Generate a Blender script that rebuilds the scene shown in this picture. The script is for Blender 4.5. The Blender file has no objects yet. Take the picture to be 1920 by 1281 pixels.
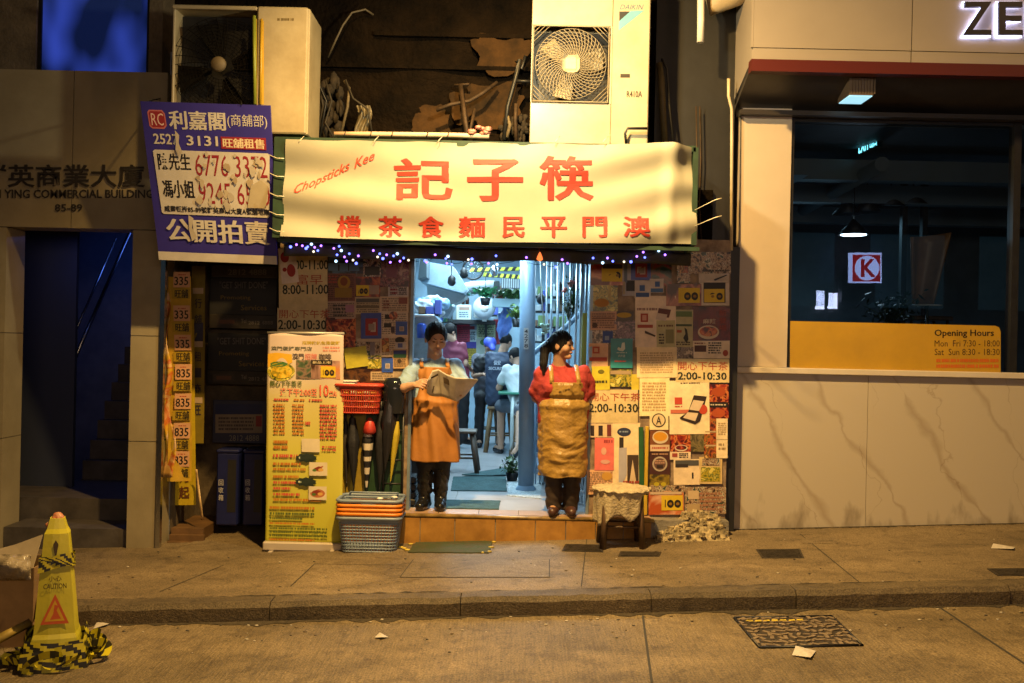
import bpy, math, random
import numpy as np
from mathutils import Vector, Matrix
SC = bpy.context.scene
COL = bpy.context.collection
R = math.radians
rnd = random.Random(7)
nrng = np.random.RandomState(5)

# ---------------------------------------------------------------- camera, world, lamps, exposure
H = 1.68; F = 1861.0; D0 = 8.5; ROLL = 0.022
cam = bpy.data.cameras.new('camera'); cam.lens = 36 * F / 1920; cam.clip_end = 200; cam.clip_start = 0.05
camo = bpy.data.objects.new('camera', cam); COL.objects.link(camo)
camo.matrix_world = Matrix.Translation((0, -D0, H)) @ Matrix.Rotation(R(90), 4, 'X') @ Matrix.Rotation(ROLL, 4, 'Z')
SC.camera = camo
w = bpy.data.worlds.new('World'); SC.world = w; w.use_nodes = True
wn = w.node_tree
sky = wn.nodes.new('ShaderNodeTexSky'); sky.sky_type = 'NISHITA'; sky.sun_disc = False
sky.sun_elevation = R(-4); sky.sun_rotation = R(200)
bg = wn.nodes['Background']; bg.inputs['Strength'].default_value = 0.06
wn.links.new(sky.outputs['Color'], bg.inputs['Color'])
SC.view_settings.view_transform = 'Standard'; SC.view_settings.look = 'None'
SC.view_settings.exposure = 0.0; SC.view_settings.gamma = 1.0
SC.cycles.max_bounces = 6; SC.cycles.diffuse_bounces = 3; SC.cycles.glossy_bounces = 3
SC.cycles.transparent_max_bounces = 8; SC.cycles.sample_clamp_indirect = 4.0
SC.cycles.use_denoising = True
SC.cycles.caustics_reflective = False; SC.cycles.caustics_refractive = False

def lamp(name, kind, loc, power, color, size=0.1, target=None, sizey=None, spot=None, blend=.5):
    l = bpy.data.lights.new(name, kind); l.energy = power; l.color = color
    if kind == 'AREA':
        l.size = size
        if sizey: l.shape = 'RECTANGLE'; l.size_y = sizey
    else:
        l.shadow_soft_size = size
    if kind == 'SPOT': l.spot_size = R(spot); l.spot_blend = blend
    o = bpy.data.objects.new(name, l); COL.objects.link(o); o.location = loc
    if target is not None:
        o.rotation_euler = (Vector(target) - Vector(loc)).to_track_quat('-Z', 'Y').to_euler()
    return o
SODIUM = (1.0, 0.60, 0.18)
lamp('street_lamp_light', 'SPOT', (-.5, -3.0, 5.6), 2850, SODIUM, .07, (1.15, -1.1, 0), spot=136, blend=1)   # sodium street lamp hung over the pavement edge
lamp('sign_lamp_light', 'POINT', (0.10, -1.85, 4.0), 190, (1, .84, .5), .05)          # added light that whitens and brightens the middle of the banner
lamp('far_street_lamp_light', 'POINT', (7.5, -6.5, 7.5), 260, (1, .56, .24), .2)     # added weak orange fill from the right
lamp('opposite_shop_light', 'AREA', (1.0, -12.4, 3.2), 170, (1, .66, .42), 5, (0, 0, 1.6), 1.6)   # added broad warm fill reaching the posters under the awning
TUBE = (0.54, 0.83, 1.0)
lamp('shop_tube_light', 'AREA', (-0.55, 2.3, 2.95), 78, TUBE, .5, (-.55, 2.3, 0), 1.6)
lamp('rear_tube_light', 'AREA', (-0.6, 5.2, 3.0), 118, TUBE, .5, (-.6, 5.2, 0), 1.8)
lamp('stair_tube_light', 'AREA', (0.95, 3.0, 2.9), 44, TUBE, .3, (.7, 3.0, 0), 1.2)
lamp('door_tube_light', 'AREA', (-0.1, 0.9, 2.75), 38, TUBE, .3, (-.1, 0.8, 0), .9)
lamp('lobby_ceiling_light', 'AREA', (-4.0, .55, 2.55), 1.0, (.12, .25, 1), .3, (-4.1, .9, 0), .3)  # added blue fill on the stairway door and steps
lamp('lobby_blue_light', 'AREA', (-4.3, 3.4, 3.2), 4, (.10, .22, 1), .5, (-4.6, 3.6, 1.0), .8)

# ---------------------------------------------------------------- pixel rays to points at a known depth
def uv_(px, py):
    a = px - 960; b = py - 640.5
    return a + ROLL * b, -ROLL * a + b
def P(px, py, y=0.0):
    u, v = uv_(px, py); d = (y + D0) / F
    return Vector((u * d, y, H - v * d))
SLOPE = 0.044
def gz(x): return SLOPE * x
def G(px, py, dz=0.0):                          # where the ray meets the sloping pavement (road: dz = -.12)
    u, v = uv_(px, py)
    t = (H - dz) / (v + SLOPE * u)              # H - v t = SLOPE u t + dz
    return Vector((u * t, t * F - D0, H - v * t))

# ---------------------------------------------------------------- materials
MATS = {}
def mat(name, col, rough=.6, metal=0, var=.0, scale=6, bump=0, bscale=40, spec=.5, col2=None, emit=0, alpha=1, trans=0, detail=5, stretch=None, coat=0, bdist=.02):
    if name in MATS: return MATS[name]
    m = bpy.data.materials.new(name); m.use_nodes = True; MATS[name] = m
    nt = m.node_tree; b = nt.nodes['Principled BSDF']
    c = (col[0], col[1], col[2], 1)
    b.inputs['Base Color'].default_value = c; b.inputs['Roughness'].default_value = rough
    b.inputs['Metallic'].default_value = metal; b.inputs['Specular IOR Level'].default_value = spec
    if coat: b.inputs['Coat Weight'].default_value = coat
    if emit:
        b.inputs['Emission Color'].default_value = c; b.inputs['Emission Strength'].default_value = emit
    if alpha < 1: b.inputs['Alpha'].default_value = alpha
    if trans: b.inputs['Transmission Weight'].default_value = trans
    if var or bump:
        tc = nt.nodes.new('ShaderNodeTexCoord'); src = tc.outputs['Object']
        if stretch:
            mp = nt.nodes.new('ShaderNodeMapping'); mp.inputs['Scale'].default_value = stretch
            nt.links.new(src, mp.inputs[0]); src = mp.outputs[0]
    if var:
        n = nt.nodes.new('ShaderNodeTexNoise'); n.inputs['Scale'].default_value = scale; n.inputs['Detail'].default_value = detail
        n.inputs['Roughness'].default_value = .65
        nt.links.new(src, n.inputs['Vector'])
        cr = nt.nodes.new('ShaderNodeValToRGB'); e = cr.color_ramp.elements
        k = col2 or tuple(x * (1 - var) for x in col)
        e[0].position = .33; e[0].color = (*k, 1)
        e[1].position = .67; e[1].color = tuple(min(1, x * (1 + var * .35)) for x in col) + (1,)
        nt.links.new(n.outputs['Fac'], cr.inputs['Fac']); nt.links.new(cr.outputs['Color'], b.inputs['Base Color'])
    if bump:
        n2 = nt.nodes.new('ShaderNodeTexNoise'); n2.inputs['Scale'].default_value = bscale; n2.inputs['Detail'].default_value = 4
        nt.links.new(src, n2.inputs['Vector'])
        bp = nt.nodes.new('ShaderNodeBump'); bp.inputs['Strength'].default_value = min(1, bump); bp.inputs['Distance'].default_value = bdist
        nt.links.new(n2.outputs['Fac'], bp.inputs['Height']); nt.links.new(bp.outputs['Normal'], b.inputs['Normal'])
    return m
def hexc(s):
    out = []
    for i in (0, 2, 4):
        c = int(s[i:i + 2], 16) / 255
        out.append(c / 12.92 if c <= .04045 else ((c + .055) / 1.055) ** 2.4)
    return tuple(out)
def ink(h):                                     # printed colour from an sRGB hex
    return mat('ink_' + h, hexc(h), .55, var=.12, scale=9)
def paper(h):
    return mat('paper_' + h, tuple(min(.8, c * 1.3) for c in hexc(h)), .42, var=.2, scale=11, bump=.12, bscale=14)
def photo(name, cols, scale=22):                # a printed photograph: blotches of several colours
    key = 'photo_' + name
    if key in MATS: return MATS[key]
    m = bpy.data.materials.new(key); m.use_nodes = True; MATS[key] = m; nt = m.node_tree
    b = nt.nodes['Principled BSDF']; b.inputs['Roughness'].default_value = .35
    tc = nt.nodes.new('ShaderNodeTexCoord'); oi = nt.nodes.new('ShaderNodeObjectInfo')
    ad = nt.nodes.new('ShaderNodeVectorMath'); ad.operation = 'ADD'
    nt.links.new(tc.outputs['Object'], ad.inputs[0]); nt.links.new(oi.outputs['Random'], ad.inputs[1])
    n = nt.nodes.new('ShaderNodeTexNoise'); n.inputs['Scale'].default_value = scale * .55; n.inputs['Detail'].default_value = 4; n.inputs['Distortion'].default_value = .8
    v = nt.nodes.new('ShaderNodeTexVoronoi'); v.inputs['Scale'].default_value = scale * .9
    nt.links.new(ad.outputs[0], n.inputs['Vector']); nt.links.new(ad.outputs[0], v.inputs['Vector'])
    mx = nt.nodes.new('ShaderNodeMath'); mx.operation = 'MULTIPLY_ADD'; mx.inputs[1].default_value = .22; 
    nt.links.new(v.outputs['Distance'], mx.inputs[0]); nt.links.new(n.outputs['Fac'], mx.inputs[2])
    cr = nt.nodes.new('ShaderNodeValToRGB'); cr.color_ramp.interpolation = 'LINEAR'
    el = cr.color_ramp.elements
    pos = np.linspace(.46, .74, len(cols))
    while len(el) < len(cols): el.new(.5)
    for e, p, c in zip(el, pos, cols): e.position = p; e.color = (*hexc(c), 1)
    nt.links.new(mx.outputs[0], cr.inputs['Fac']); nt.links.new(cr.outputs['Color'], b.inputs['Base Color'])
    return m

# ---------------------------------------------------------------- mesh builder
class MB:
    def __init__(s): s.v = []; s.f = []; s.sm = []; s.mi = []
    def add(s, vs, fs, smooth=False, mi=0):
        o = len(s.v); s.v += [tuple(v) for v in vs]
        for f in fs: s.f.append(tuple(i + o for i in f)); s.sm.append(smooth); s.mi.append(mi)
        return s
    def box(s, lo, hi, M=None, mi=0):
        x0, y0, z0 = lo; x1, y1, z1 = hi
        vs = [Vector(p) for p in ((x0,y0,z0),(x1,y0,z0),(x1,y1,z0),(x0,y1,z0),(x0,y0,z1),(x1,y0,z1),(x1,y1,z1),(x0,y1,z1))]
        if M is not None: vs = [M @ v for v in vs]
        return s.add(vs, [(0,3,2,1),(4,5,6,7),(0,1,5,4),(1,2,6,5),(2,3,7,6),(3,0,4,7)], mi=mi)
    def cbox(s, lo, hi, c=.01, M=None, mi=0):   # box with chamfered vertical (z) edges and top rim
        x0, y0, z0 = lo; x1, y1, z1 = hi
        def ring(i, z): return [(x0+c+i,y0+i,z),(x1-c-i,y0+i,z),(x1-i,y0+c+i,z),(x1-i,y1-c-i,z),(x1-c-i,y1-i,z),(x0+c+i,y1-i,z),(x0+i,y1-c-i,z),(x0+i,y0+c+i,z)]
        rs = [ring(c*.6, z0), ring(0, z0+c), ring(0, z1-c), ring(c*.6, z1)]
        vs = [Vector(p) for r in rs for p in r]
        if M is not None: vs = [M @ v for v in vs]
        fs = [tuple(range(7, -1, -1)), tuple(range(24, 32))]
        for k in range(3):
            for i in range(8): j = (i+1) % 8; fs.append((k*8+i, k*8+j, (k+1)*8+j, (k+1)*8+i))
        return s.add(vs, fs, mi=mi)
    def prism(s, pts, off, mi=0):               # polygon pts (3d) extruded by vector off
        n = len(pts); a = [Vector(p) for p in pts]; b = [p + Vector(off) for p in a]
        fs = [tuple(range(n)), tuple(range(2*n-1, n-1, -1))]
        for i in range(n): j = (i+1) % n; fs.append((j, i, n+i, n+j))
        return s.add(a + b, fs, mi=mi)
    def quad(s, a, b, c, d, mi=0): return s.add([a, b, c, d], [(0,1,2,3)], mi=mi)
    def tube(s, pts, r, n=8, caps=True, mi=0):
        pts = [Vector(p) for p in pts]; rr = r if isinstance(r, (list, tuple)) else [r] * len(pts)
        vs = []; fs = []
        t0 = (pts[1] - pts[0]).normalized()
        up = Vector((0,0,1)) if abs(t0.z) < .9 else Vector((1,0,0))
        nx = t0.cross(up).normalized()
        for i, p in enumerate(pts):
            t = (pts[min(i+1, len(pts)-1)] - pts[max(i-1, 0)])
            if t.length < 1e-9: t = t0.copy()
            t.normalize(); nx = (nx - t * nx.dot(t)).normalized(); ny = t.cross(nx)
            for k in range(n):
                a = 2*math.pi*k/n; vs.append(p + (nx*math.cos(a) + ny*math.sin(a)) * rr[i])
        for i in range(len(pts)-1):
            for k in range(n):
                j = (k+1) % n; fs.append((i*n+k, i*n+j, (i+1)*n+j, (i+1)*n+k))
        s.add(vs, fs, True, mi)
        if caps:
            o = len(s.v) - len(vs)
            s.f.append(tuple(o + k for k in range(n-1, -1, -1))); s.sm.append(False); s.mi.append(mi)
            s.f.append(tuple(o + (len(pts)-1)*n + k for k in range(n))); s.sm.append(False); s.mi.append(mi)
        return s
    def lathe(s, prof, c=(0,0,0), n=20, M=None, mi=0, smooth=True):  # (r, z) profile round z
        vs = []; fs = []; c = Vector(c)
        for r, z in prof:
            for k in range(n):
                a = 2*math.pi*k/n; p = Vector((r*math.cos(a), r*math.sin(a), z))
                vs.append((M @ p if M is not None else p) + c)
        for i in range(len(prof)-1):
            for k in range(n):
                j = (k+1) % n; fs.append((i*n+k, i*n+j, (i+1)*n+j, (i+1)*n+k))
        return s.add(vs, fs, smooth, mi)
    def ball(s, c, r, n=10, mi=0):
        r = (r, r, r) if not isinstance(r, (tuple, list)) else r
        vs = []; fs = []; m = max(4, n // 2 + 1)
        for i in range(m + 1):
            t = math.pi * i / m
            for k in range(n):
                a = 2*math.pi*k/n
                vs.append((c[0]+r[0]*math.sin(t)*math.cos(a), c[1]+r[1]*math.sin(t)*math.sin(a), c[2]+r[2]*math.cos(t)))
        for i in range(m):
            for k in range(n):
                j = (k+1) % n; fs.append((i*n+k, (i+1)*n+k, (i+1)*n+j, i*n+j))
        return s.add(vs, fs, True, mi)
    def grid(s, fn, nu, nv, mi=0, smooth=True):
        vs = [fn(i/nu, j/nv) for j in range(nv+1) for i in range(nu+1)]
        fs = [(j*(nu+1)+i, j*(nu+1)+i+1, (j+1)*(nu+1)+i+1, (j+1)*(nu+1)+i) for j in range(nv) for i in range(nu)]
        return s.add(vs, fs, smooth, mi)
    def build(s, name, m, parent=None, bevel=0, solid=0):
        me = bpy.data.meshes.new(name); me.from_pydata(s.v, [], s.f)
        for x in (m if isinstance(m, (list, tuple)) else [m]): me.materials.append(x)
        me.polygons.foreach_set('use_smooth', s.sm); me.polygons.foreach_set('material_index', s.mi)
        me.update()
        o = bpy.data.objects.new(name, me); COL.objects.link(o)
        if parent is not None: setparent(o, parent)
        if solid:
            md = o.modifiers.new('solid', 'SOLIDIFY'); md.thickness = solid; md.offset = 0
        if bevel:
            md = o.modifiers.new('bevel', 'BEVEL'); md.width = bevel; md.segments = 2; md.limit_method = 'ANGLE'
        return o
WORLDLOC = {}
def wl(o):
    v = Vector(o.location)
    while o.parent is not None: o = o.parent; v += Vector(o.location)
    return v
def setparent(o, par):                          # geometry is in world coordinates: keep it there
    o.parent = par; o.location = Vector(o.location) - wl(par)
def tag(o, label, cat, group=None, kind=None):
    if label: o['label'] = label
    if cat: o['category'] = cat
    if group: o['group'] = group
    if kind: o['kind'] = kind
    return o
def thing(name, label, cat, loc=(0,0,0), group=None, kind=None):
    o = bpy.data.objects.new(name, None); COL.objects.link(o); o.location = loc; o.empty_display_size = .1
    return tag(o, label, cat, group, kind)
def copy_tree(o, par=None):
    c = o.copy(); COL.objects.link(c)
    if par is not None: c.parent = par
    for ch in list(o.children): copy_tree(ch, c)
    return c
def shape(mb, name, label, cat, m, group=None, kind=None, **k):
    return tag(mb.build(name, m, **k), label, cat, group, kind)

# ---------------------------------------------------------------- lettering
DG = None
_tc = {}
def glyphs(text, shear=0, bold=0):              # flat text mesh scaled to the unit square
    key = (text, shear, bold)
    if key in _tc: return _tc[key]
    c = bpy.data.curves.new('lettering', 'FONT'); c.body = text; c.shear = shear; c.offset = min(bold, .011); c.size = 1; c.resolution_u = 2
    o = bpy.data.objects.new('lettering', c); COL.objects.link(o)
    dg = bpy.context.evaluated_depsgraph_get()
    me = bpy.data.meshes.new_from_object(o.evaluated_get(dg))
    v = np.array([tuple(x.co) for x in me.vertices]); f = [tuple(p.vertices) for p in me.polygons]
    bpy.data.objects.remove(o); bpy.data.curves.remove(c); bpy.data.meshes.remove(me)
    lo, hi = v[:, :2].min(0), v[:, :2].max(0)
    v = (v[:, :2] - lo) / np.maximum(hi - lo, 1e-6)
    _tc[key] = (v, f); return _tc[key]
LIFT = 0.0012
def sign_parts(par, surf, items, prefix=''):
    """items drawn on a surface surf(u, v, lift): T text, R rect, E ellipse, L rows of small print, Q polygon"""
    acc = {}
    def get(nm, m):
        k = (nm, m.name)
        if k not in acc: acc[k] = (MB(), m)
        return acc[k][0]
    for i, it in enumerate(items):
        k = it[0]; li = LIFT * (1 + i * .25)
        m = it[-1] if not isinstance(it[-1], str) else ink(it[-1])
        if k in 'TB':
            _, t, x0, y0, x1, y1, _c = it[:7]
            sh = .35 if t.startswith('/') else 0
            t = t.lstrip('/')
            v, f = glyphs(t, sh, .011 if k == 'B' else 0)
            reps = ((0, 0),) if k == 'T' else ((0, 0), (.012 / max(1, len(t) * .6), 1), (-.012 / max(1, len(t) * .6), 2))
            for dx, q in reps:
                get('lettering', m).add([surf(x0 + (a + dx) * (x1 - x0), y1 + b * (y0 - y1), li + q * .0003) for a, b in v], f)
        elif k == 'V':                          # text standing upright, one glyph under the other
            _, t, x0, y0, x1, y1, _c = it
            n = len(t); h = (y1 - y0) / n
            for q, ch in enumerate(t):
                v, f = glyphs(ch, 0, .011)
                get('lettering', m).add([surf(x0 + a * (x1 - x0), y0 + h * (q + .9) - b * h * .8, li) for a, b in v], f)
        elif k == 'R':
            _, x0, y0, x1, y1, _c = it
            nm = 'picture' if m.name.startswith('photo') else 'printed_panel'
            b = get(nm, m); n = 8 if abs(x1 - x0) > 200 else 1
            for q in range(n):
                xa = x0 + (x1-x0)*q/n; xb = x0 + (x1-x0)*(q+1)/n
                b.quad(surf(xa, y1, li), surf(xb, y1, li), surf(xb, y0, li), surf(xa, y0, li))
        elif k == 'Q':
            _, pts, _c = it
            get('printed_panel', m).add([surf(a, b, li) for a, b in pts], [tuple(range(len(pts)))])
        elif k == 'E':
            _, cx, cy, rx, ry, _c = it
            nm = 'picture' if m.name.startswith('photo') else 'printed_disc'
            get(nm, m).add([surf(cx + rx*math.cos(a), cy + ry*math.sin(a), li) for a in [-2*math.pi*q/22 for q in range(22)]], [tuple(range(22))])
        elif k == 'L':
            _, x0, y0, x1, y1, n, _c = it
            h = (y1 - y0) / n; b = get('small_print', m)
            for q in range(n):
                x = x0
                while x < x1 - 1:
                    wd = rnd.uniform(1.5, 5) if abs(x1-x0) > 8 else (x1-x0) * rnd.uniform(.1, .2)
                    xe = min(x + wd, x1)
                    b.quad(surf(x, y0 + h*(q+.78), li), surf(xe, y0 + h*(q+.78), li), surf(xe, y0 + h*(q+.2), li), surf(x, y0 + h*(q+.2), li))
                    x = xe + rnd.choice((.5, .7, .9, 2.2))
    for (nm, _), (b, m) in acc.items(): b.build(nm, m, par)
def flat_surf(y):
    return lambda u, v, l=0: P(u, v, y) + Vector((0, -l, 0))
def bil(c, disp=None):                          # c: TL, TR, BR, BL 3d corners, u/v in 0..1 (v down)
    TL, TR, BR, BL = [Vector(x) for x in c]
    nrm = (TR - TL).cross(BL - TL).normalized()
    if nrm.y > 0: nrm = -nrm
    def s(u, v, l=0):
        p = (TL*(1-u) + TR*u) * (1-v) + (BL*(1-u) + BR*u) * v
        return p + nrm * (l + (disp(u, v) if disp else 0))
    return s
def poster(name, label, cat, rect, m, items=(), y=0.0, th=.0008, group=None, tilt=0, curl=0.0018):
    x0, y0, x1, y1 = rect
    x0 -= 1.1; x1 += 1.1; y0 -= 1.1; y1 += 1.1
    y = y - rnd.uniform(0, .003); tilt = tilt or rnd.uniform(-.012, .012)
    c = P((x0+x1)/2, (y0+y1)/2, y)
    o = thing(name, label, cat, c, group)
    cs, sn = math.cos(tilt), math.sin(tilt)
    base = flat_surf(y); cx, cy = (x0+x1)/2, (y0+y1)/2
    ph = rnd.uniform(0, 6)
    def surf(u, v, l=0):
        a, b = u - cx, v - cy
        cu = curl * (.5 + .5 * math.sin(ph + a * .09) * math.sin(ph * 2 + b * .07)) + (curl * 1.2 * max(0, (b / max(1, y1-y0)) * 2) ** 3 if ph > 3 else 0)
        return base(cx + a*cs - b*sn, cy + a*sn + b*cs, l + cu)
    mb = MB()
    if isinstance(m, str): m = paper(m)
    if name in ('notice_sheet', 'photo_sheet', 'menu_poster', 'price_strip', 'card_sheet') and (x1-x0)*(y1-y0) > 350:
        k = m.name[6:]; dk = ''.join('%02x' % int(int(k[i:i+2], 16)*.74) for i in (0, 2, 4)); hh = y1 - y0
        items = [('L', x0+3, y0+hh*.08, x1-3, y0+hh*.92, max(3, int(hh/4.5)), dk)] + list(items)
    mb.grid(lambda a, b: surf(x0 + (x1-x0)*a, y1 + (y0-y1)*b, 0), 6, 6)
    mb.build('sheet', m, o)
    if items: sign_parts(o, lambda u, v, l=0: surf(u, v, l + .0012), items)
    return o
# ---------------------------------------------------------------- ground
def ground_mat(name, base, dark, lines=0):
    m = bpy.data.materials.new(name); m.use_nodes = True; nt = m.node_tree; b = nt.nodes['Principled BSDF']
    tc = nt.nodes.new('ShaderNodeTexCoord')
    def noise(sc, det, dist=0, stretch=None):
        n = nt.nodes.new('ShaderNodeTexNoise'); n.inputs['Scale'].default_value = sc; n.inputs['Detail'].default_value = det; n.inputs['Distortion'].default_value = dist
        if stretch:
            mp = nt.nodes.new('ShaderNodeMapping'); mp.inputs['Scale'].default_value = stretch
            nt.links.new(tc.outputs['Object'], mp.inputs[0]); nt.links.new(mp.outputs[0], n.inputs['Vector'])
        else: nt.links.new(tc.outputs['Object'], n.inputs['Vector'])
        return n
    def ramp(n, p0, c0, p1, c1):
        r = nt.nodes.new('ShaderNodeValToRGB'); e = r.color_ramp.elements
        e[0].position = p0; e[0].color = (*c0, 1); e[1].position = p1; e[1].color = (*c1, 1)
        nt.links.new(n.outputs['Fac'], r.inputs['Fac']); return r
    def mult(a, c, f=1):
        x = nt.nodes.new('ShaderNodeMix'); x.data_type = 'RGBA'; x.blend_type = 'MULTIPLY'; x.inputs['Factor'].default_value = f
        nt.links.new(a.outputs[0 if a.bl_idname != 'ShaderNodeMix' else 2], x.inputs['A']); nt.links.new(c.outputs[0], x.inputs['B']); return x
    big = ramp(noise(.9, 6, .6, (1, 2.2, 1)), .35, dark, .66, base)
    sp = ramp(noise(95, 3), .35, (.38, .38, .38), .64, (1.2, 1.2, 1.2))
    st = ramp(noise(4.5, 7, 1.5), .37, (.55, .52, .5), .5, (1, 1, 1))
    gm = ramp(noise(17, 2, 0), .68, (1, 1, 1), .71, (.45, .42, .40))
    pale = ramp(noise(60, 1), .74, (1, 1, 1), .77, (1.9, 1.9, 1.9))
    x = mult(big, sp, .8); x = mult(x, st, .55); x = mult(x, gm, .7); x = mult(x, pale, .8)
    if lines:
        ln = ramp(noise(14, 4, 0, (7, .35, 1)), .36, (.68, .68, .68), .62, (1.05, 1.05, 1.05)); x = mult(x, ln, .8)
    nt.links.new(x.outputs[2], b.inputs['Base Color'])
    b.inputs['Roughness'].default_value = .72
    bn = noise(120, 5); bp = nt.nodes.new('ShaderNodeBump'); bp.inputs['Strength'].default_value = .55; bp.inputs['Distance'].default_value = .012
    bn2 = noise(14, 4, 0, (7, .35, 1) if lines else (2, 2, 2))
    ad = nt.nodes.new('ShaderNodeMath'); ad.operation = 'ADD'
    nt.links.new(bn.outputs['Fac'], ad.inputs[0]); nt.links.new(bn2.outputs['Fac'], ad.inputs[1])
    nt.links.new(ad.outputs[0], bp.inputs['Height']); nt.links.new(bp.outputs['Normal'], b.inputs['Normal'])
    return m
M_road = ground_mat('road_concrete', (.25, .188, .105), (.145, .108, .058), 1)
M_pave = ground_mat('pavement_concrete', (.24, .18, .105), (.135, .10, .057))
M_kerb = ground_mat('kerb_concrete', (.13, .098, .058), (.07, .053, .032))
KY = -2.0
def sheet(name, x0, x1, y0, y1, dz, m, nx=1):
    mb = MB(); mb.quad((x0, y0, gz(x0)+dz), (x1, y0, gz(x1)+dz), (x1, y1, gz(x1)+dz), (x0, y1, gz(x0)+dz))
    return shape(mb, name, None, None, m, kind='structure')
sheet('road', -40, 40, -60, KY+.02, -.12, M_road)
sheet('pavement', -40, 40, KY+.16, 3.2, 0, M_pave)
mb = MB(); x = -12.0; seg = [rnd.uniform(1.1, 1.5) for _ in range(24)]
xs = [-4.0, -1.22, -.02 + -.3, 1.86, 3.4, 5.0]
xs = [-12, -9] + [-6.2, -4.6, -3.05, -1.55, -.3, .95, 1.9, 3.3, 4.9, 6.4, 9, 12]
for a, b in zip(xs[:-1], xs[1:]):
    a += .003; b -= .003
    j = rnd.uniform(-.006, .006)
    prof = [(KY+j, -.2), (KY+j+.008, -.03), (KY+j+.035, 0.003), (KY+.172, 0.004), (KY+.172, -.2)]
    n = 14; vs = []; fs = []
    for i in range(n+1):
        xx = a + (b-a)*i/n
        for (yy, zz) in prof: 
            e = rnd.uniform(-.004, .004) if zz > -.1 else 0
            vs.append((xx, yy + e, gz(xx) + zz + (e if yy < KY+.1 else 0)))
    k = len(prof)
    for i in range(n):
        for q in range(k-1): fs.append((i*k+q, (i+1)*k+q, (i+1)*k+q+1, i*k+q+1))
    fs.append(tuple(range(k-1, -1, -1))); fs.append(tuple(n*k+q for q in range(k)))
    mb.add(vs, fs)
shape(mb, 'kerb', None, None, M_kerb, kind='structure')
# joints and repair patches of the pavement and the road
M_joint = mat('joint_dirt', (.035, .032, .028), .9)
M_patch = ground_mat('patch_concrete', (.23, .175, .105), (.15, .115, .07))
mb = MB()
def strip(mb, a, b, wd, dz):
    a = Vector(a); b = Vector(b); t = (b - a).normalized(); n = Vector((-t.y, t.x, 0)) * wd / 2
    pts = [a - n, b - n, b + n, a + n]
    mb.quad(*[(p.x, p.y, gz(p.x) + dz) for p in pts])
for pa, pb in [((750, 1083), (1030, 1083)), ((775, 1050), (750, 1083)), ((1030, 1050), (1030, 1083)), ((590, 1058), (545, 1100)), ((590, 1058), (760, 1060)), ((300, 1110), (420, 1060)), ((1500, 1002), (1620, 1100)), ((1100, 1012), (1090, 1100))]:
    strip(mb, G(*pa), G(*pb), .007, .004)
for pa, pb in [((1205, 1155), (1222, 1281)), ((1762, 1140), (1920, 1245))]:
    strip(mb, G(*pa, -.12), G(*pb, -.12), .014, -.116)
shape(mb, 'pavement_joints', None, None, M_joint, kind='structure')
mb = MB(); q = [G(775, 1050), G(1030, 1050), G(1030, 1083), G(750, 1083)]
mb.quad(*[(p.x, p.y, gz(p.x)+.003) for p in reversed(q)])
shape(mb, 'pavement_patch', None, None, M_patch, kind='structure')

M_gut = mat('gutter_dirt', (.055, .042, .026), .95, var=.6, scale=30, bump=.6, bscale=90)
def dirt(y0, side, xa_, xb_, dz, wmin, wmax, seed):
    r = random.Random(seed); mb = MB(); n = 260; ws = [r.uniform(wmin, wmax) * (.35 + .65*abs(math.sin(k*.23 + seed)*math.sin(k*.071))) for k in range(n+1)]
    for k in range(n):
        xa1, xb1 = xa_ + (xb_-xa_)*k/n, xa_ + (xb_-xa_)*(k+1)/n
        mb.quad((xa1, y0, gz(xa1)+dz), (xb1, y0, gz(xb1)+dz), (xb1, y0 + side*ws[k+1], gz(xb1)+dz), (xa1, y0 + side*ws[k], gz(xa1)+dz))
    return shape(mb, 'gutter_dirt', None, None, M_gut, kind='structure')
dirt(KY+.015, -1, -8, 8, -.1165, .03, .16, 3); dirt(.139, -1, 1.95, 7, .0035, .02, .09, 5); dirt(KY+.174, 1, -8, 8, .0055, .0, .05, 9)
# ---------------------------------------------------------------- common materials
def stone_mat():
    m = mat('cream_stone', (.32, .275, .18), .28, var=.16, scale=2.2, bump=.05, bscale=60, col2=(.26, .22, .14))
    return m
M_stone = stone_mat()
M_grime = mat('sooty_wall', (.010, .006, .003), .9, spec=.08, var=.75, scale=2.6, bump=.6, bscale=24, bdist=.06, col2=(.0018, .0014, .0012), detail=9)
M_brown = mat('peeling_plaster', (.05, .026, .010), .9, spec=.1, var=.6, scale=5, bump=.7, bscale=16, col2=(.018, .012, .007), detail=8)
M_black = mat('black_paint', (.012, .012, .013), .5, var=.3, scale=8)
M_dark = mat('dark_metal', (.03, .03, .032), .45, .6, var=.3, scale=10)
M_steel = mat('brushed_steel', (.55, .56, .58), .25, 1, var=.1, scale=20)
M_green = mat('awning_green', (.014, .042, .02), .6, var=.4, scale=8)
M_white = mat('white_paint', (.75, .73, .68), .5, var=.15, scale=7)
M_cream = mat('cream_enamel', (.42, .385, .29), .38, var=.13, scale=2.5, col2=(.35, .30, .22), bump=.03, bscale=8)
M_wood = mat('dark_wood', (.09, .05, .025), .5, var=.5, scale=5, stretch=(6, 6, .7), bump=.15, bscale=30)
M_blueW = mat('pale_blue_wall', (.36, .50, .60), .5, var=.15, scale=3)
M_bluep = mat('blue_grey_paint', (.20, .32, .46), .4, var=.18, scale=4)
M_tile = mat('floor_tile', (.38, .36, .36), .3, var=.2, scale=3)
M_steptile = mat('ochre_tile', (.36, .185, .04), .3, var=.3, scale=6, bump=.08, bscale=25, col2=(.25, .12, .025))
M_pinktile = mat('pink_tile', (.42, .27, .17), .35, var=.22, scale=5)
M_glass = None
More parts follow.
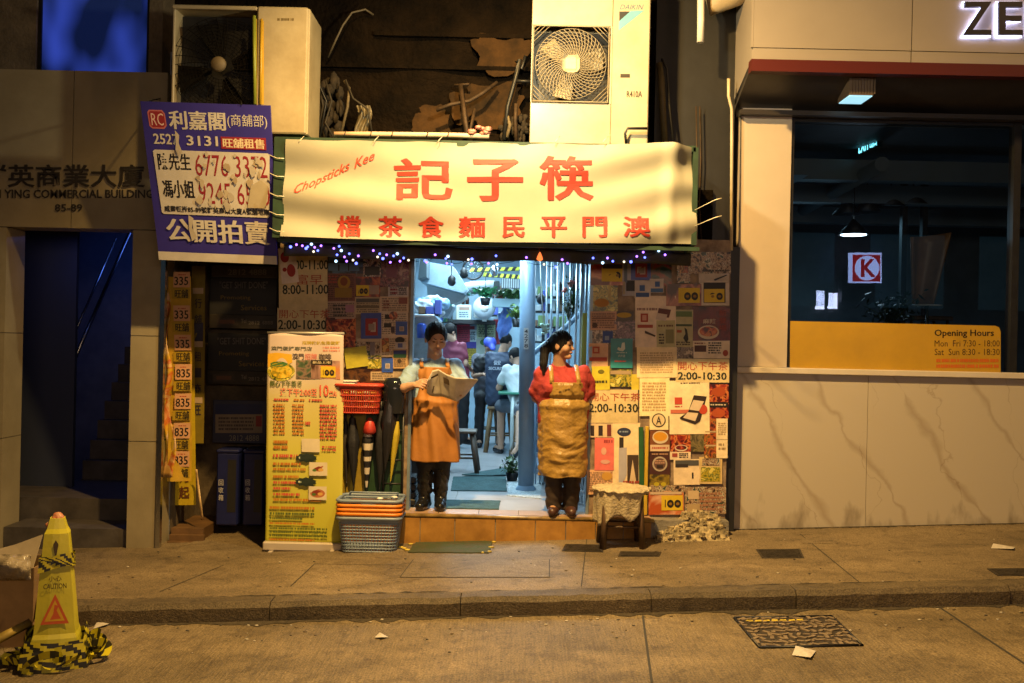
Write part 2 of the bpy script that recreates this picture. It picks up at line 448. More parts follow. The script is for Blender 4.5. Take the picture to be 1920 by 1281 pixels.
def glass_mat(name, tint, refl):
    m = bpy.data.materials.new(name); m.use_nodes = True; nt = m.node_tree; nt.nodes.remove(nt.nodes['Principled BSDF'])
    out = nt.nodes['Material Output']
    t = nt.nodes.new('ShaderNodeBsdfTransparent'); t.inputs[0].default_value = (*tint, 1)
    g = nt.nodes.new('ShaderNodeBsdfGlossy'); g.inputs['Roughness'].default_value = .005; g.inputs[0].default_value = (1, 1, 1, 1)
    fr = nt.nodes.new('ShaderNodeFresnel'); fr.inputs[0].default_value = refl
    mx = nt.nodes.new('ShaderNodeMixShader')
    nt.links.new(fr.outputs[0], mx.inputs[0]); nt.links.new(t.outputs[0], mx.inputs[1]); nt.links.new(g.outputs[0], mx.inputs[2])
    nt.links.new(mx.outputs[0], out.inputs[0]); return m

# ---------------------------------------------------------------- office building on the left
LB = thing('office_building', 'cream stone office building with an open stairway and dark metal letters', 'building', (-4.2, 0, 0))
YL = -.1
def pan(mb, x0, y0, x1, y1, y, th, gap=.004):  # stone slab covering a pixel rectangle
    a, b = P(x0, y0, y), P(x1, y1, y)
    mb.box((a.x+gap, y, b.z+gap), (b.x-gap, y+th, a.z-gap))
mb = MB()
# lintel slabs, pillar slabs, left jamb
zt = P(150, 133, YL).z; zd = P(150, 428, YL).z
xr = P(312, 300, YL).x; xl0 = P(246, 600, YL).x; xj = P(7, 700, YL).x
bz = gz(-3.2) - .2
cols = [-6.4, P(136, 300, YL).x, xr]
for i in range(2):
    mb.box((cols[i]+.003, YL, zd), (cols[i+1]-.003, YL+.3, zt))
zz = [bz, P(270, 828, YL).z, P(270, 630, YL).z, zd-.004]
for i in range(3): mb.box((xl0, YL, zz[i]+.003), (xr-.02, YL+.32, zz[i+1]-.003))
for i in range(3): mb.box((-6.4, YL, zz[i]+.003), (xj, YL+.32, zz[i+1]-.003))
mb.build('stone_cladding', M_stone, LB)
# ledge and upper wall round the blue window
mb = MB()
zw0 = zt + .004
xw0, xw1 = P(66, 60, .0).x, P(278, 60, .0).x
mb.box((-6.4, .02, zw0), (xw0, .3, 5.2)); mb.box((xw1, .02, zw0), (P(305, 60, .02).x, .3, 5.2))
mb.box((xw0, .02, 4.7), (xw1, .3, 5.2))
mb.build('upper_wall', mat('dim_plaster', (.13, .10, .065), .8, var=.5, scale=4, bump=.3), LB)
mw = bpy.data.materials.new('blue_lit_glass'); mw.use_nodes = True; nt = mw.node_tree; b = nt.nodes['Principled BSDF']
b.inputs['Base Color'].default_value = (.02, .04, .15, 1); b.inputs['Roughness'].default_value = .2
tc = nt.nodes.new('ShaderNodeTexCoord'); n = nt.nodes.new('ShaderNodeTexNoise'); n.inputs['Scale'].default_value = 2.1; n.inputs['Detail'].default_value = 1
mp = nt.nodes.new('ShaderNodeMapping'); mp.inputs['Scale'].default_value = (1.6, 1, .8); mp.inputs['Location'].default_value = (.55, 0, .5)
nt.links.new(tc.outputs['Object'], mp.inputs[0]); nt.links.new(mp.outputs[0], n.inputs['Vector'])
cr = nt.nodes.new('ShaderNodeValToRGB'); e = cr.color_ramp.elements; e[0].position = .40; e[0].color = (.003, .009, .055, 1); e[1].position = .70; e[1].color = (.05, .10, .70, 1)
nt.links.new(n.outputs['Fac'], cr.inputs['Fac']); nt.links.new(cr.outputs['Color'], b.inputs['Emission Color']); b.inputs['Emission Strength'].default_value = .6
wv = nt.nodes.new('ShaderNodeTexVoronoi'); wv.inputs['Scale'].default_value = 70; nt.links.new(tc.outputs['Object'], wv.inputs['Vector'])
bp = nt.nodes.new('ShaderNodeBump'); bp.inputs['Strength'].default_value = .5; nt.links.new(wv.outputs['Distance'], bp.inputs['Height']); nt.links.new(bp.outputs['Normal'], b.inputs['Normal'])
wf = MB()
for a, c in ((xw0, xw0+.03), (xw1-.03, xw1)): wf.box((a, .05, zw0), (c, .12, 4.7))
wf.box((xw0+.03, .05, zw0), (xw1-.03, .12, zw0+.02))
W = wf.build('window', M_dark, LB)
MB().box((xw0+.03, .07, zw0+.02), (xw1-.03, .08, 4.7)).build('pane', mw, W)
# stairway: walls, ceiling, treads
M_lob = mat('lobby_wall', (.24, .27, .34), .55, var=.2, scale=4)
mb = MB(); yb = 4.6; xlw = -6.0
MBL = MB(); MBL.box((xlw, 1.0, bz), (P(142, 600, 1.0).x, 1.05, zd+.6)); MBL.build('dark_door', mat('lobby_black', (.03, .04, .08), .6), LB)
mb.box((xlw-.1, YL+.325, bz), (xlw-.004, yb, zd+1.6)); mb.box((xl0+.15, YL+.325, bz), (xl0+.25, yb, zd+1.6))
mb.box((xlw, yb, bz), (xl0+.14, yb+.1, zd+1.6)); mb.box((xlw, YL+.325, zd+1.61), (xl0+.14, yb, zd+1.7)); mb.box((xlw, YL+.325, zd+.02), (xl0+.14, YL+.4, zd+1.6))
mb.build('lobby_wall', M_lob, LB)
mb = MB(); zs = gz(-3.7)
mb.box((xj+.004, -.05, zs-.3), (xl0-.004, .35, zs+.17)); mb.box((xlw, .352, zs-.3), (xl0+.14, 1.5, zs+.36))
for k in range(11): mb.box((-4.30, 1.504+.17*k, zs-.2), (xl0+.14, 1.502+.17*(k+1), zs+.36+.19*(k+1)))
mb.build('staircase', mat('stair_stone', (.085, .075, .07), .5, var=.4, scale=6), LB)
mb = MB(); a = P(131, 694, 1.5); c = P(241, 442, 2.7); mb.tube([a, a.lerp(c, .5), a.lerp(c, 1.2)], .02, 10); a2 = P(143, 618, 2.1); mb.tube([a2, P(218, 448, 3.3)], .014, 8)
mb.build('handrail', M_steel, LB)
mb = MB(); mb.box((xr-.018, YL-.02, bz), (xr+.02, YL+.03, P(300, 485, YL).z)); mb.build('corner_trim', M_steel, LB)
# metal letters
sf = flat_surf(YL)
M_let = mat('letter_bronze', (.07, .06, .05), .3, .5)
for t, x0, y0, x1, y1, wd in [('群英商業大廈', -36, 309, 272, 352, .012), ('MAN YING COMMERCIAL BUILDING', -40, 356, 288, 372, .006), ('85-89', 104, 383, 155, 397, .006)]:
    v, f = glyphs(t, 0, .011); mb = MB()
    pts = [sf(x0 + a*(x1-x0), y1 + b*(y0-y1), wd + .004) for a, b in v]
    n = len(pts); back = [p + Vector((0, wd, 0)) for p in pts]
    fs = list(f); ed = {}
    for q in f:
        for i in range(len(q)):
            e_ = (q[i], q[(i+1) % len(q)]); ed[e_] = 1
    for (i, j) in ed:
        if (j, i) not in ed: fs.append((j, i, n+i, n+j))
    mb.add(pts + back, fs); mb.build('lettering', M_let, LB)

# ---------------------------------------------------------------- tenement with the shop
TB = thing('tenement_building', 'sooty old tenement wall above and around the lit noodle shop', 'building', (-.5, .3, 0))
xa = P(312, 300, .25).x; xb = P(1372, 300, .25).x
zsof = P(900, 452, 0).z
mb = MB()
# upper wall as a rough sheet of old concrete
def wallfn(a, b):
    x = xa + (xb-xa)*a; z = zsof + (5.4-zsof)*b
    n = .035*math.sin(x*3.1+z*2)+.03*math.sin(x*7.3-z*5.1)+.02*math.sin(z*17+x*2)
    return (x, .35 + n*.6, z)
mb.grid(wallfn, 60, 40)
mb.box((xa, .5, zsof), (xb, .6, 5.4))
mb.build('upper_wall', M_grime, TB)
mb = MB()
for (x0, y0, x1, y1, yy) in [(880, 60, 1000, 140, .29), (840, 150, 1000, 250, .30), (560, 215, 640, 262, .27), (770, 195, 850, 258, .31)]:
    n = 46; c0 = P((x0+x1)/2, (y0+y1)/2, yy); rx = (x1-x0)/2/219*1.03; rz = (y1-y0)/2/219*1.03
    pts = []
    for k in range(n):
        an = 2*math.pi*k/n; q = .85 + .14*math.sin(an*3 + x0) + .08*math.sin(an*7) + rnd.uniform(-.07, .07)
        pts.append((c0.x + rx*q*math.copysign(abs(math.cos(an))**.6, math.cos(an)), yy, c0.z + rz*q*math.copysign(abs(math.sin(an))**.6, math.sin(an))))
    mb = MB(); mb.prism(pts, (0, .02, 0)); mb.build('plaster_patch', M_brown, TB)
mb = MB()
for (x0, y0, x1, y1, h) in [(600, 119, 1000, 131, 8), (700, 60, 1000, 62, 7)]:
    a, c = P(x0, y0, .26), P(x1, y1, .26)
    mb.box((a.x, .285, a.z-.02), (c.x, .36, a.z+.015))
mb.build('ledge', M_grime, TB)
# recess walls
xrec0, xrec1 = xr+.004, P(520, 700, 0).x
mb = MB(); yr = .85
mb.box((xrec0-.2, YL+.33, -.4), (xrec0, yr, zsof+.4)); mb.box((xrec0-.2, yr, -.4), (xrec1, yr+.1, zsof+.4))
mb.box((xrec0-.2, .05, zsof+.1), (xrec1, yr-.002, zsof+.35))
mb.build('recess_wall', mat('recess_paint', (.10, .075, .045), .75, var=.6, scale=5, bump=.4, bscale=18), TB)
mb = MB(); a = P(320, 978, .5); mb.box((xrec0+.004, .2, -.4), (P(388, 978, .3).x, yr-.004, a.z))
for k in range(2): mb.box((xrec0+.004, .15-.05*k, -.4), (P(388, 978, .3).x+.02, .198-.05*k, a.z-.05-.05*k))
mb.build('brown_step', mat('brown_board', (.14, .075, .03), .6, var=.4, scale=5), TB)
# shop side panels (boards the posters are stuck on)
xd0, xd1 = P(768, 700, 0).x, P(1108, 700, 0).x; xp1 = P(1366, 700, 0).x
ztop = P(900, 440, 0).z; zst = .215
mb = MB()
mb.box((xrec1, .012, -.12), (xd0-.004, .10, ztop)); m2_ = MB(); m2_.box((xd1+.004, .012, zst-.01), (xp1, .10, ztop))
for q_ in (mb, m2_): q_.build('side_panel', mat('panel_board', (.30, .22, .15), .6, var=.5, scale=9, col2=(.12, .075, .05)), TB)
m2_ = MB(); m2_.box((xd0-.004, -.002, zst), (xd0+.022, .11, ztop)); mb = MB(); mb.box((xd1-.022, -.002, zst), (xd1+.004, .11, ztop))
for q_ in (mb, m2_): q_.build('door_frame', mat('door_frame_paint', (.20, .26, .32), .4, .3, var=.2), TB)
xi0, xi1 = -1.75, 1.62; mb = MB(); mb.box((xi0-.1, .13, ztop-.04), (xi1+.1, .3, zsof+.5)); mb.build('lintel', M_grime, TB)
# step with ochre tiles and nosing
mb = MB(); xs0, xs1 = P(745, 980, -.15).x, P(1222, 980, -.15).x
SF = -.15
mb.box((xs0-.3, SF+.012, -.3), (xp1, 0.01, zst-.012)); st = mb.build('shop_step', mat('cement', (.22, .2, .17), .8, var=.4, scale=7, bump=.4), TB)
mb = MB(); xt = xs0; 
for wpx in (43, 65, 76, 75, 57, 56, 52, 54):
    x1 = min(xt + wpx*8.35/F, xs1)
    mb.box((xt+.004, SF, gz(xt)-.06), (x1-.004, SF+.011, zst-.035)); xt = x1
mb.build('riser_tile', M_steptile, st)
mb = MB(); mb.tube([(xs0-.02, SF+.01, zst-.018), (xs1+.02, SF+.01, zst-.018)], .018, 8); mb.build('nosing', mat('nosing_tile', (.30, .2, .07), .35, var=.5, scale=9, col2=(.1, .06, .02)), st)
mb = MB(); 
xt = xs0
while xt < xs1:
    x1 = min(xt+.34, xs1); mb.box((xt+.002, SF+.03, zst-.012), (x1-.003, .12, zst)); xt = x1
mb.build('tread_tile', M_pinktile, st)
# shop interior
xi0, xi1, yi = -1.75, 1.62, 7.2; zc = 3.25
mb = MB(); xt = xi0
while xt < xi1:
    yt = .122
    while yt < yi:
        mb.box((xt+.002, yt+.002, zst-.02), (min(xt+.42, xi1)-.002, min(yt+.6, yi)-.002, zst)); yt += .6
    xt += .42
mb.box((xi0, .122, zst-.05), (xi1, yi, zst-.008))
tag(mb.build('shop_floor', M_tile), None, None, kind='structure')
mb = MB()
mb.box((xi0-.1, .32, zst), (xi0, yi, zc)); mb.box((xi1, .32, zst), (xi1+.1, yi, zc)); mb.box((xi0-.1, .102, zst), (xi0, .318, ztop-.05)); mb.box((xi1, .102, zst), (xi1+.1, .318, ztop-.05)); mb.box((xi0-.1, yi, zst), (xi1+.1, yi+.1, zc))
mb.box((xi0-.1, .31, zc), (xi1+.1, yi+.1, zc+.1))
mb.build('shop_interior_wall', M_blueW, TB)
# right dark strip wall beside cafe
mb = MB(); mb.box((P(1225, 300, .2).x, .18, zsof), (xb, .3, 5.4)); mb.box((xp1+.004, .05, -.2), (P(1380, 700, .1).x, .3, zsof))
mb.build('dark_pier', M_black, TB)
# ---------------------------------------------------------------- cafe on the right
CB = thing('cafe_building', 'pale modern cafe front with marble dado, big dark window and red edged fascia', 'building', (3, .1, 0))
YC = .14
mm = bpy.data.materials.new('veined_marble'); mm.use_nodes = True; nt = mm.node_tree; b = nt.nodes['Principled BSDF']
b.inputs['Roughness'].default_value = .3
tc = nt.nodes.new('ShaderNodeTexCoord'); sp = nt.nodes.new('ShaderNodeSeparateXYZ'); nt.links.new(tc.outputs['Object'], sp.inputs[0])
def mth(op, a, b2=None, c=None):
    x = nt.nodes.new('ShaderNodeMath'); x.operation = op
    for i, q in enumerate((a, b2, c)):
        if q is None: continue
        if isinstance(q, (int, float)): x.inputs[i].default_value = q
        else: nt.links.new(q, x.inputs[i])
    return x.outputs[0]
def nz(sc, det, off=0):
    n = nt.nodes.new('ShaderNodeTexNoise'); n.inputs['Scale'].default_value = sc; n.inputs['Detail'].default_value = det
    ad = nt.nodes.new('ShaderNodeVectorMath'); ad.inputs[1].default_value = (off, 0, off); nt.links.new(tc.outputs['Object'], ad.inputs[0]); nt.links.new(ad.outputs[0], n.inputs['Vector'])
    return mth('SUBTRACT', n.outputs['Fac'], .5)
X, Z = sp.outputs['X'], sp.outputs['Z']
def vein(per, slope, amp, off, w0, no):
    q = mth('ADD', mth('ADD', mth('MULTIPLY', Z, slope), X), off)
    q = mth('ADD', q, mth('MULTIPLY', nz(1.7, 2, no), amp)); q = mth('ADD', q, mth('MULTIPLY', nz(9, 4, no + 3), amp * .2))
    fr = mth('ABSOLUTE', mth('SUBTRACT', mth('FRACT', mth('DIVIDE', q, per)), .5))
    wd = mth('MAXIMUM', mth('MULTIPLY_ADD', nz(3, 2, no + 7), w0 * 5, w0), .002)
    return mth('MAXIMUM', mth('SUBTRACT', 1, mth('DIVIDE', fr, wd)), 0)
v1 = vein(.67, .62, .42, .12, .06, 0); v2 = vein(.67, .2, .9, .4, .010, 5)
vs_ = mth('MINIMUM', mth('ADD', mth('MULTIPLY', v1, .55), mth('MULTIPLY', v2, .5)), .8)
mx = nt.nodes.new('ShaderNodeMix'); mx.data_type = 'RGBA'; nt.links.new(vs_, mx.inputs['Factor'])
mx.inputs['A'].default_value = (.46, .41, .34, 1); mx.inputs['B'].default_value = (.27, .21, .15, 1)
gr_ = nt.nodes.new('ShaderNodeTexNoise'); gr_.inputs['Scale'].default_value = 7; gr_.inputs['Detail'].default_value = 6
gm_ = nt.nodes.new('ShaderNodeMapping'); gm_.inputs['Scale'].default_value = (1, 1, .35); nt.links.new(tc.outputs['Object'], gm_.inputs[0]); nt.links.new(gm_.outputs[0], gr_.inputs['Vector'])
splash = mth('MULTIPLY', mth('MAXIMUM', mth('SUBTRACT', gr_.outputs['Fac'], mth('MULTIPLY_ADD', Z, .55, .40)), 0), 3.2)
m3 = nt.nodes.new('ShaderNodeMix'); m3.data_type = 'RGBA'; nt.links.new(mth('MINIMUM', splash, .6), m3.inputs['Factor']); nt.links.new(mx.outputs[2], m3.inputs['A']); m3.inputs['B'].default_value = (.13, .10, .065, 1)
nt.links.new(m3.outputs[2], b.inputs['Base Color'])
M_panelw = mat('fascia_panel', (.31, .27, .235), .35, var=.06, scale=2)
M_red = mat('red_trim', (.075, .006, .004), .5)
x0 = P(1378, 800, YC).x; xw = P(1480, 450, YC).x; XR = 7.5
zs = P(1500, 702, YC).z; zp = P(1430, 203, YC).z
mb = MB(); xx = x0
for xn in (P(1625, 850, YC).x, P(1625, 850, YC).x + 1.5, P(1625, 850, YC).x + 3.0):
    mb.box((xx+.002, YC, gz(xx)-.2), (xn-.002, YC+.15, zs)); xx = xn
mb.build('marble_dado', mm, CB)
mb = MB(); mb.cbox((x0-.02, YC-.05, zs+.003), (XR, YC+.15, zs+.055), .006); mb.build('sill', mat('pale_sill', (.58, .52, .45), .4, var=.08), CB)
mb = MB(); mb.box((x0, YC, zs+.058), (xw, YC+.3, zp)); mb.build('pillar', mat('pillar_paint', (.50, .43, .36), .45, var=.06, scale=3), CB)
# fascia: front at YF with a sloping soffit behind the red edge
YF = -.46
xf = P(1412, 60, YF).x; z1 = P(1600, 116, YF).z; z0 = P(1384, 203, YC).z
mb = MB(); ps = P(1710, 50, YF).x
for a, c in ((xf, ps), (ps, ps+1.9), (ps+1.9, XR)): mb.box((a+.004, YF, z1+.10), (c-.004, YF+.02, 5.6))
for a, c in ((xf, ps), (ps, ps+1.9), (ps+1.9, XR)): mb.box((a+.004, YF+.006, z1+.004), (c-.004, YF+.026, z1+.095))
mb.prism([(xf, YF+.03, z1+.01), (xf, YC+.3, z0+.01), (xf, YC+.3, 5.6), (xf, YF+.03, 5.6)], (.02, 0, 0))
mb.box((xf-.012, YF-.002, z1+.1), (xf+.002, YF+.03, 5.6))
mb.build('fascia', M_panelw, CB)
mb = MB(); mb.box((xf-.01, YF-.012, z1-.095), (XR, YF+.09, z1+.002)); mb.build('red_edge_trim', M_red, CB)
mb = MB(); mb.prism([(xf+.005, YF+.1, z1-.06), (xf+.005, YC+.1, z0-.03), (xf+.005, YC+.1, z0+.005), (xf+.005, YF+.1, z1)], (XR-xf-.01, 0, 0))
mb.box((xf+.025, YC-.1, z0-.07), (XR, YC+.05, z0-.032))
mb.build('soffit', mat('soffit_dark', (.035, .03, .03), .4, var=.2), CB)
# backlit letters
zl0, zl1 = P(1860, 70, YF).z, P(1860, 8, YF).z
mlet = mat('letter_black', (.006, .006, .01), .4); mhalo = mat('letter_backlight', (.62, .64, 1.0), emit=9)
for ch, a, c in (('Z', 1800, 1853), ('E', 1866, 1911), ('N', 1925, 1975)):
    v, f = glyphs(ch, 0, .011); mb = MB(); h2 = MB()
    sf2 = lambda u, q, l: P(u, q, YF) + Vector((0, -l, 0))
    pts = [sf2(a + p*(c-a), 70 + q*(8-70), .06) for p, q in v]; n = len(pts)
    fs = list(f); ed = {(q[i], q[(i+1) % len(q)]) for q in f for i in range(len(q))}
    fs += [(j, i, n+i, n+j) for (i, j) in ed if (j, i) not in ed]
    mb.add(pts + [p + Vector((0, .03, 0)) for p in pts], fs); L = mb.build('letter', mlet, CB)
    ce = sum(pts, Vector()) / n
    pts2 = [Vector((ce.x + (p.x-ce.x)*1.09, YF-.022, ce.z + (p.z-ce.z)*1.08)) for p in pts]
    h2.add(pts2, f); h2.build('backlight', mhalo, L)
for a in (1826, 1888, 1950):
    p = P(a, 40, YF); lamp('letter_glow', 'POINT', (p.x, YF-.035, p.z), 1.0, (.6, .6, 1), .05)
# window glass, frame, interior
xg1 = P(1893, 450, YC+.05).x
M_glass = glass_mat('window_glass', (.62, .72, .78), 1.55)
wf = MB()
wf.box((xw+.002, YC+.02, zs+.06), (xw+.03, YC+.1, z0-.075)); wf.box((xg1, YC, zs+.06), (xg1+.06, YC+.1, z0-.075)); wf.box((xw+.03, YC+.02, z0-.1), (xg1, YC+.1, z0-.075))
WN = wf.build('window_frame', M_dark, CB)
MB().quad((xw+.03, YC+.05, zs+.06), (xg1, YC+.05, zs+.06), (xg1, YC+.05, z0-.1), (xw+.03, YC+.05, z0-.1)).build('pane', M_glass, WN)
MB().quad((xg1+.06, YC+.05, zs+.06), (XR, YC+.05, zs+.06), (XR, YC+.05, z0-.075), (xg1+.06, YC+.05, z0-.075)).build('pane', M_glass, WN)
mb = MB(); yb = 5.5
M_cw = mat('cafe_wall', (.10, .13, .15), .6, var=.3, scale=2)
mb.box((xw-.1, YC+.31, -.2), (xw-.02, yb, 4)); mb.box((XR, YC+.2, -.2), (XR+.1, yb, 4)); mb.box((xw-.1, yb, -.2), (XR+.1, yb+.1, 4))
mb.box((xw-.1, YC+.12, 3.65), (XR+.1, yb, 3.7)); mb.box((xw-.1, YC+.16, -.2), (XR, yb, zs-.5))
mb.build('interior_wall', M_cw, CB)
mb = MB()
for k, yy in enumerate((1.3, 2.5, 3.9)): mb.box((xw, yy, 3.35-.05*k), (XR-.1, yy+.18, 3.55-.05*k))
mb.box((xw+.2, .8, 3.3), (xw+.35, 5.2, 3.45)); mb.tube([(xw+1.0, .7, 3.4), (xw+1.3, 5.3, 3.4)], .07, 10)
mb.build('ceiling_beam', mat('cafe_ceiling_beam', (.14, .18, .2), .5), CB)
mb = MB(); 
for px in (1697, 1735): a = P(px, 400, 2.8); mb.box((a.x-.03, 2.8, zs-.4), (a.x+.03, 2.88, 3.6))
mb.build('mullion', M_black, CB)
lamp('cafe_dim_light', 'AREA', (3.6, 3.4, 3.2), 20, (.45, .8, 1), 1.2, (3.4, 3.0, 0), .6)
# pendant lamps in the cafe
mp_b = MB(); 
def pendant(px, py, yy, lit):
    c = P(px, py, yy)
    o = thing('pendant_lamp', 'cone pendant lamp shining white over the cafe window seats' if lit else 'unlit dark cone pendant lamp in the row inside the cafe window', 'lamp', c, None if lit else 'unlit pendant lamps in the cafe')
    m = MB(); m.lathe([(.012, .17), (.03, .15), (.16, 0), (.155, 0), (.02, .14)], c, 18); m.build('lamp_shade', M_black, o)
    m = MB(); m.tube([c + Vector((0,0,.16)), Vector((c.x, c.y, 3.64))], .006, 6); m.build('cord', M_black, o)
    if lit:
        m = MB(); m.lathe([(.001, .0), (.13, .0), (.13, .012), (.001, .03)], c, 18); m.build('bulb', mat('lamp_glow', (.75, .9, 1), emit=14), o)
        lamp('pendant_light', 'POINT', c - Vector((0, 0, .12)), 3, (.7, .85, 1), .08)
pendant(1600, 441, 1.9, True)
for px, py in ((1588, 402), (1625, 398), (1670, 388), (1712, 384)): pendant(px, py, 2.6, False)
# exit box under the fascia and its lit sign inside
o = thing('exit_light_box', 'small louvred light box with glowing underside beneath the red trim', 'light box', P(1598, 170, -.2))
a = P(1600, 140, -.18); c = P(1632, 190, -.18); mb = MB()
mb.box((a.x-.07, -.3, c.z+.02), (c.x-.02, .0, a.z+.06))
for k in range(9): mb.box((a.x-.06+k*.024, -.306, c.z+.03), (a.x-.05+k*.024, -.3002, a.z+.05))
mb.build('casing', mat('casing_brown', (.16, .12, .09), .45, .3), o)
MB().box((a.x-.065, -.29, c.z+.012), (c.x-.025, -.02, c.z+.019)).build('diffuser', mat('cool_diffuser', (.4, .8, 1), emit=1.0), o)
o = thing('exit_sign', 'hanging exit sign glowing blue green inside the dark cafe', 'sign', P(1626, 270, 1.0))
s = bil([P(1609, 262, 1.25), P(1645, 248, .9), P(1645, 275, .9), P(1609, 291, 1.25)])
mb = MB(); mb.add([s(0,0), s(1,0), s(1,1), s(0,1)] + [s(0,0,-.05), s(1,0,-.05), s(1,1,-.05), s(0,1,-.05)], [(3,2,1,0), (4,5,6,7), (0,1,5,4), (1,2,6,5), (2,3,7,6), (3,0,4,7)])
mb.build('sign_box', mat('exit_box', (.004, .03, .04), .3), o)
m = MB(); v, f = glyphs('EXIT', 0, .011); m.add([s(.04 + .55*p, .93 - .86*q, .004) for p, q in v], f)
v, f = glyphs('出口', 0, .011); m.add([s(.63 + .34*p, .93 - .86*q, .004) for p, q in v], f); m.build('lettering', mat('exit_glow', (.25, .9, 1), emit=3.5), o)
m = MB(); m.tube([s(.5, 0), s(.5, 0) + Vector((0, 0, .25))], .008, 6); m.build('hanger', M_dark, o)
# chair, table, counter plants inside
o = thing('wooden_chair', 'tall brown curved back chair seen through the cafe window', 'chair', P(1740, 600, 1.2))
mb = MB(); 
def chairback(a, b):
    top = P(1702 + 75*a, 446 - 8*a, 1.2); bot = P(1712 + 38*a, 570, 1.2)
    p = bot.lerp(top, b); return (p.x, p.y + .12*math.sin(a*math.pi) - .08*b, p.z)
mb.grid(chairback, 10, 8); mb.build('backrest', mat('chair_veneer', (.30, .17, .09), .4, var=.25, scale=4), o, solid=.025)
mb = MB(); c = P(1728, 590, 1.1); mb.cbox((c.x-.22, .85, c.z-.06), (c.x+.2, 1.25, c.z-.02), .01)
for sx in (-.18, .16):
    for yy in (.9, 1.2): mb.tube([(c.x+sx, yy, c.z-.06), (c.x+sx*1.1, yy, zs-.45)], .014, 6)
mb.build('seat', M_wood, o)
o = thing('cafe_table', 'small round white cafe table on a thin pedestal behind the window', 'table', P(1738, 600, .75))
c = P(1738, 574, .75); mb = MB(); mb.lathe([(.001, .012), (.13, .012), (.135, .006), (.13, 0), (.001, 0)], c, 24); mb.build('tabletop', M_white, o)
mb = MB(); mb.tube([c, c - Vector((0, 0, .75))], .016, 8); mb.build('pedestal', M_steel, o)
def leafplant(o, c, h, wd, n, m, seed, ln=.08, droop=.3):
    r = random.Random(seed); st = MB(); lf = MB()
    for k in range(n):
        a = r.uniform(0, 6.28); t = r.uniform(.15, 1)
        tip = Vector((c.x + wd*t*math.cos(a), c.y + wd*t*math.sin(a), c.z + h*r.uniform(.25, 1)))
        mid = c.lerp(tip, .5) + Vector((0, 0, .1*h))
        if k % 3 == 0: st.tube([c, mid, tip], [.005, .004, .002], 5)
        for q in range(3):
            p = mid.lerp(tip, .2 + .4*q) + Vector((r.uniform(-.02, .02), r.uniform(-.02, .02), r.uniform(-.02, .02)))
            d = Vector((r.uniform(-1, 1), r.uniform(-1, 1), r.uniform(-.8, .7) - droop)).normalized(); s_ = d.cross(Vector((r.uniform(-1,1), .3, 1))).normalized()
            L = ln * r.uniform(.6, 1.2)
            lf.add([p, p + d*L*.4 + s_*L*.22, p + d*L, p + d*L*.4 - s_*L*.22], [(0, 1, 2, 3)])
    st.build('stem', mat('plant_stem', (.06, .09, .03), .6), o); lf.build('leaves', m, o)
M_leaf = mat('leaf_green', (.035, .11, .03), .45, var=.5, scale=9); M_leafd = mat('leaf_dark', (.012, .035, .014), .5, var=.5, scale=9)
o = thing('potted_plant', 'dark leafy plant behind the yellow opening hours board', 'plant', P(1665, 600, .8)); leafplant(o, P(1668, 612, .85), .32, .3, 60, M_leafd, 3)
c = P(1668, 612, .85); mb = MB(); mb.lathe([(.06, -.16), (.085, 0), (.075, 0), (.07, -.02), (.001, -.02)], c, 16); mb.build('pot', M_dark, o)
# opening hours board
o = thing('opening_hours_board', 'yellow opening hours board standing in the cafe window', 'sign board', P(1675, 650, YC+.02))
yo = YC + .02
mb = MB(); pts = [P(1481, 708-2, yo), P(1876, 712, yo), P(1876, 622, yo), P(1873, 614, yo), P(1866, 611, yo), P(1481, 602, yo)]
mb.prism(pts, (0, .02, 0)); mb.build('board', mat('yellow_board', (.42, .25, .015), .4, var=.12, scale=3), o)
sign_parts(o, flat_surf(yo), [('B', 'Opening Hours', 1752, 618, 1863, 634, '1c1205'), ('T', 'Mon  Fri 7:30 - 18:00', 1752, 638, 1874, 650, '4a330c'), ('T', 'Sat  Sun 8:30 - 18:30', 1752, 654, 1874, 666, '4a330c'), ('L', 1755, 671, 1872, 692, 2, 'c0601c')])

# things across the street, seen only as reflections in the window
def mirror(px, py, ym):                         # real place of a thing whose mirror image stands at depth ym
    p = P(px, py, ym); return Vector((p.x, 2*(YC+.05) - ym, p.z))
o = thing('round_shop_sign', 'red square lit sign with white disc and K across the street', 'sign', mirror(1625, 503, 12.5))
ys = mirror(1625, 503, 12.5).y
def ms(u, v, l=0): q = mirror(u, v, 12.5); return Vector((q.x, ys + l, q.z))
MB().box((ms(1657, 0).x, ys-.15, ms(0, 531).z), (ms(1590, 0).x, ys-.002, ms(0, 475).z)).build('sign_box', mat('sign_white_glow', (.7, .75, 1), emit=4), o) if False else None
def eq(name, pts, m): mb = MB(); mb.add([Vector(p) for p in pts], [tuple(range(len(pts)))]); return mb.build(name, m, o)
g1, g2, g3 = mat('sign_white_glow', (.36, .5, 1), emit=11), mat('sign_red_glow', (.6, .02, .03), emit=3.5), None
eq('border', [ms(1590, 474, 0), ms(1653, 474, 0), ms(1653, 531, 0), ms(1590, 531, 0)], g1)
eq('red_panel', [ms(1598, 478, .01), ms(1650, 478, .01), ms(1650, 528, .01), ms(1598, 528, .01)], g2)
eq('disc', [ms(1625 + 23*math.cos(a), 503 + 23*math.sin(a), .02) for a in [6.28318*k/32 for k in range(32)]], g1)
v, f = glyphs('K', 0, .011); mb = MB(); mb.add([ms(1613 + 27*p, 520 - 34*q, .03) for p, q in v], f); mb.add([ms(1613 + 27*p + 1.6, 520 - 34*q, .031) for p, q in v], f); mb.build('lettering', g2, o)
MB().box((min(ms(1590,0).x, ms(1653,0).x), ys-.2, ms(0,531).z), (max(ms(1590,0).x, ms(1653,0).x), ys-.004, ms(0,474).z)).build('sign_box', M_dark, o)
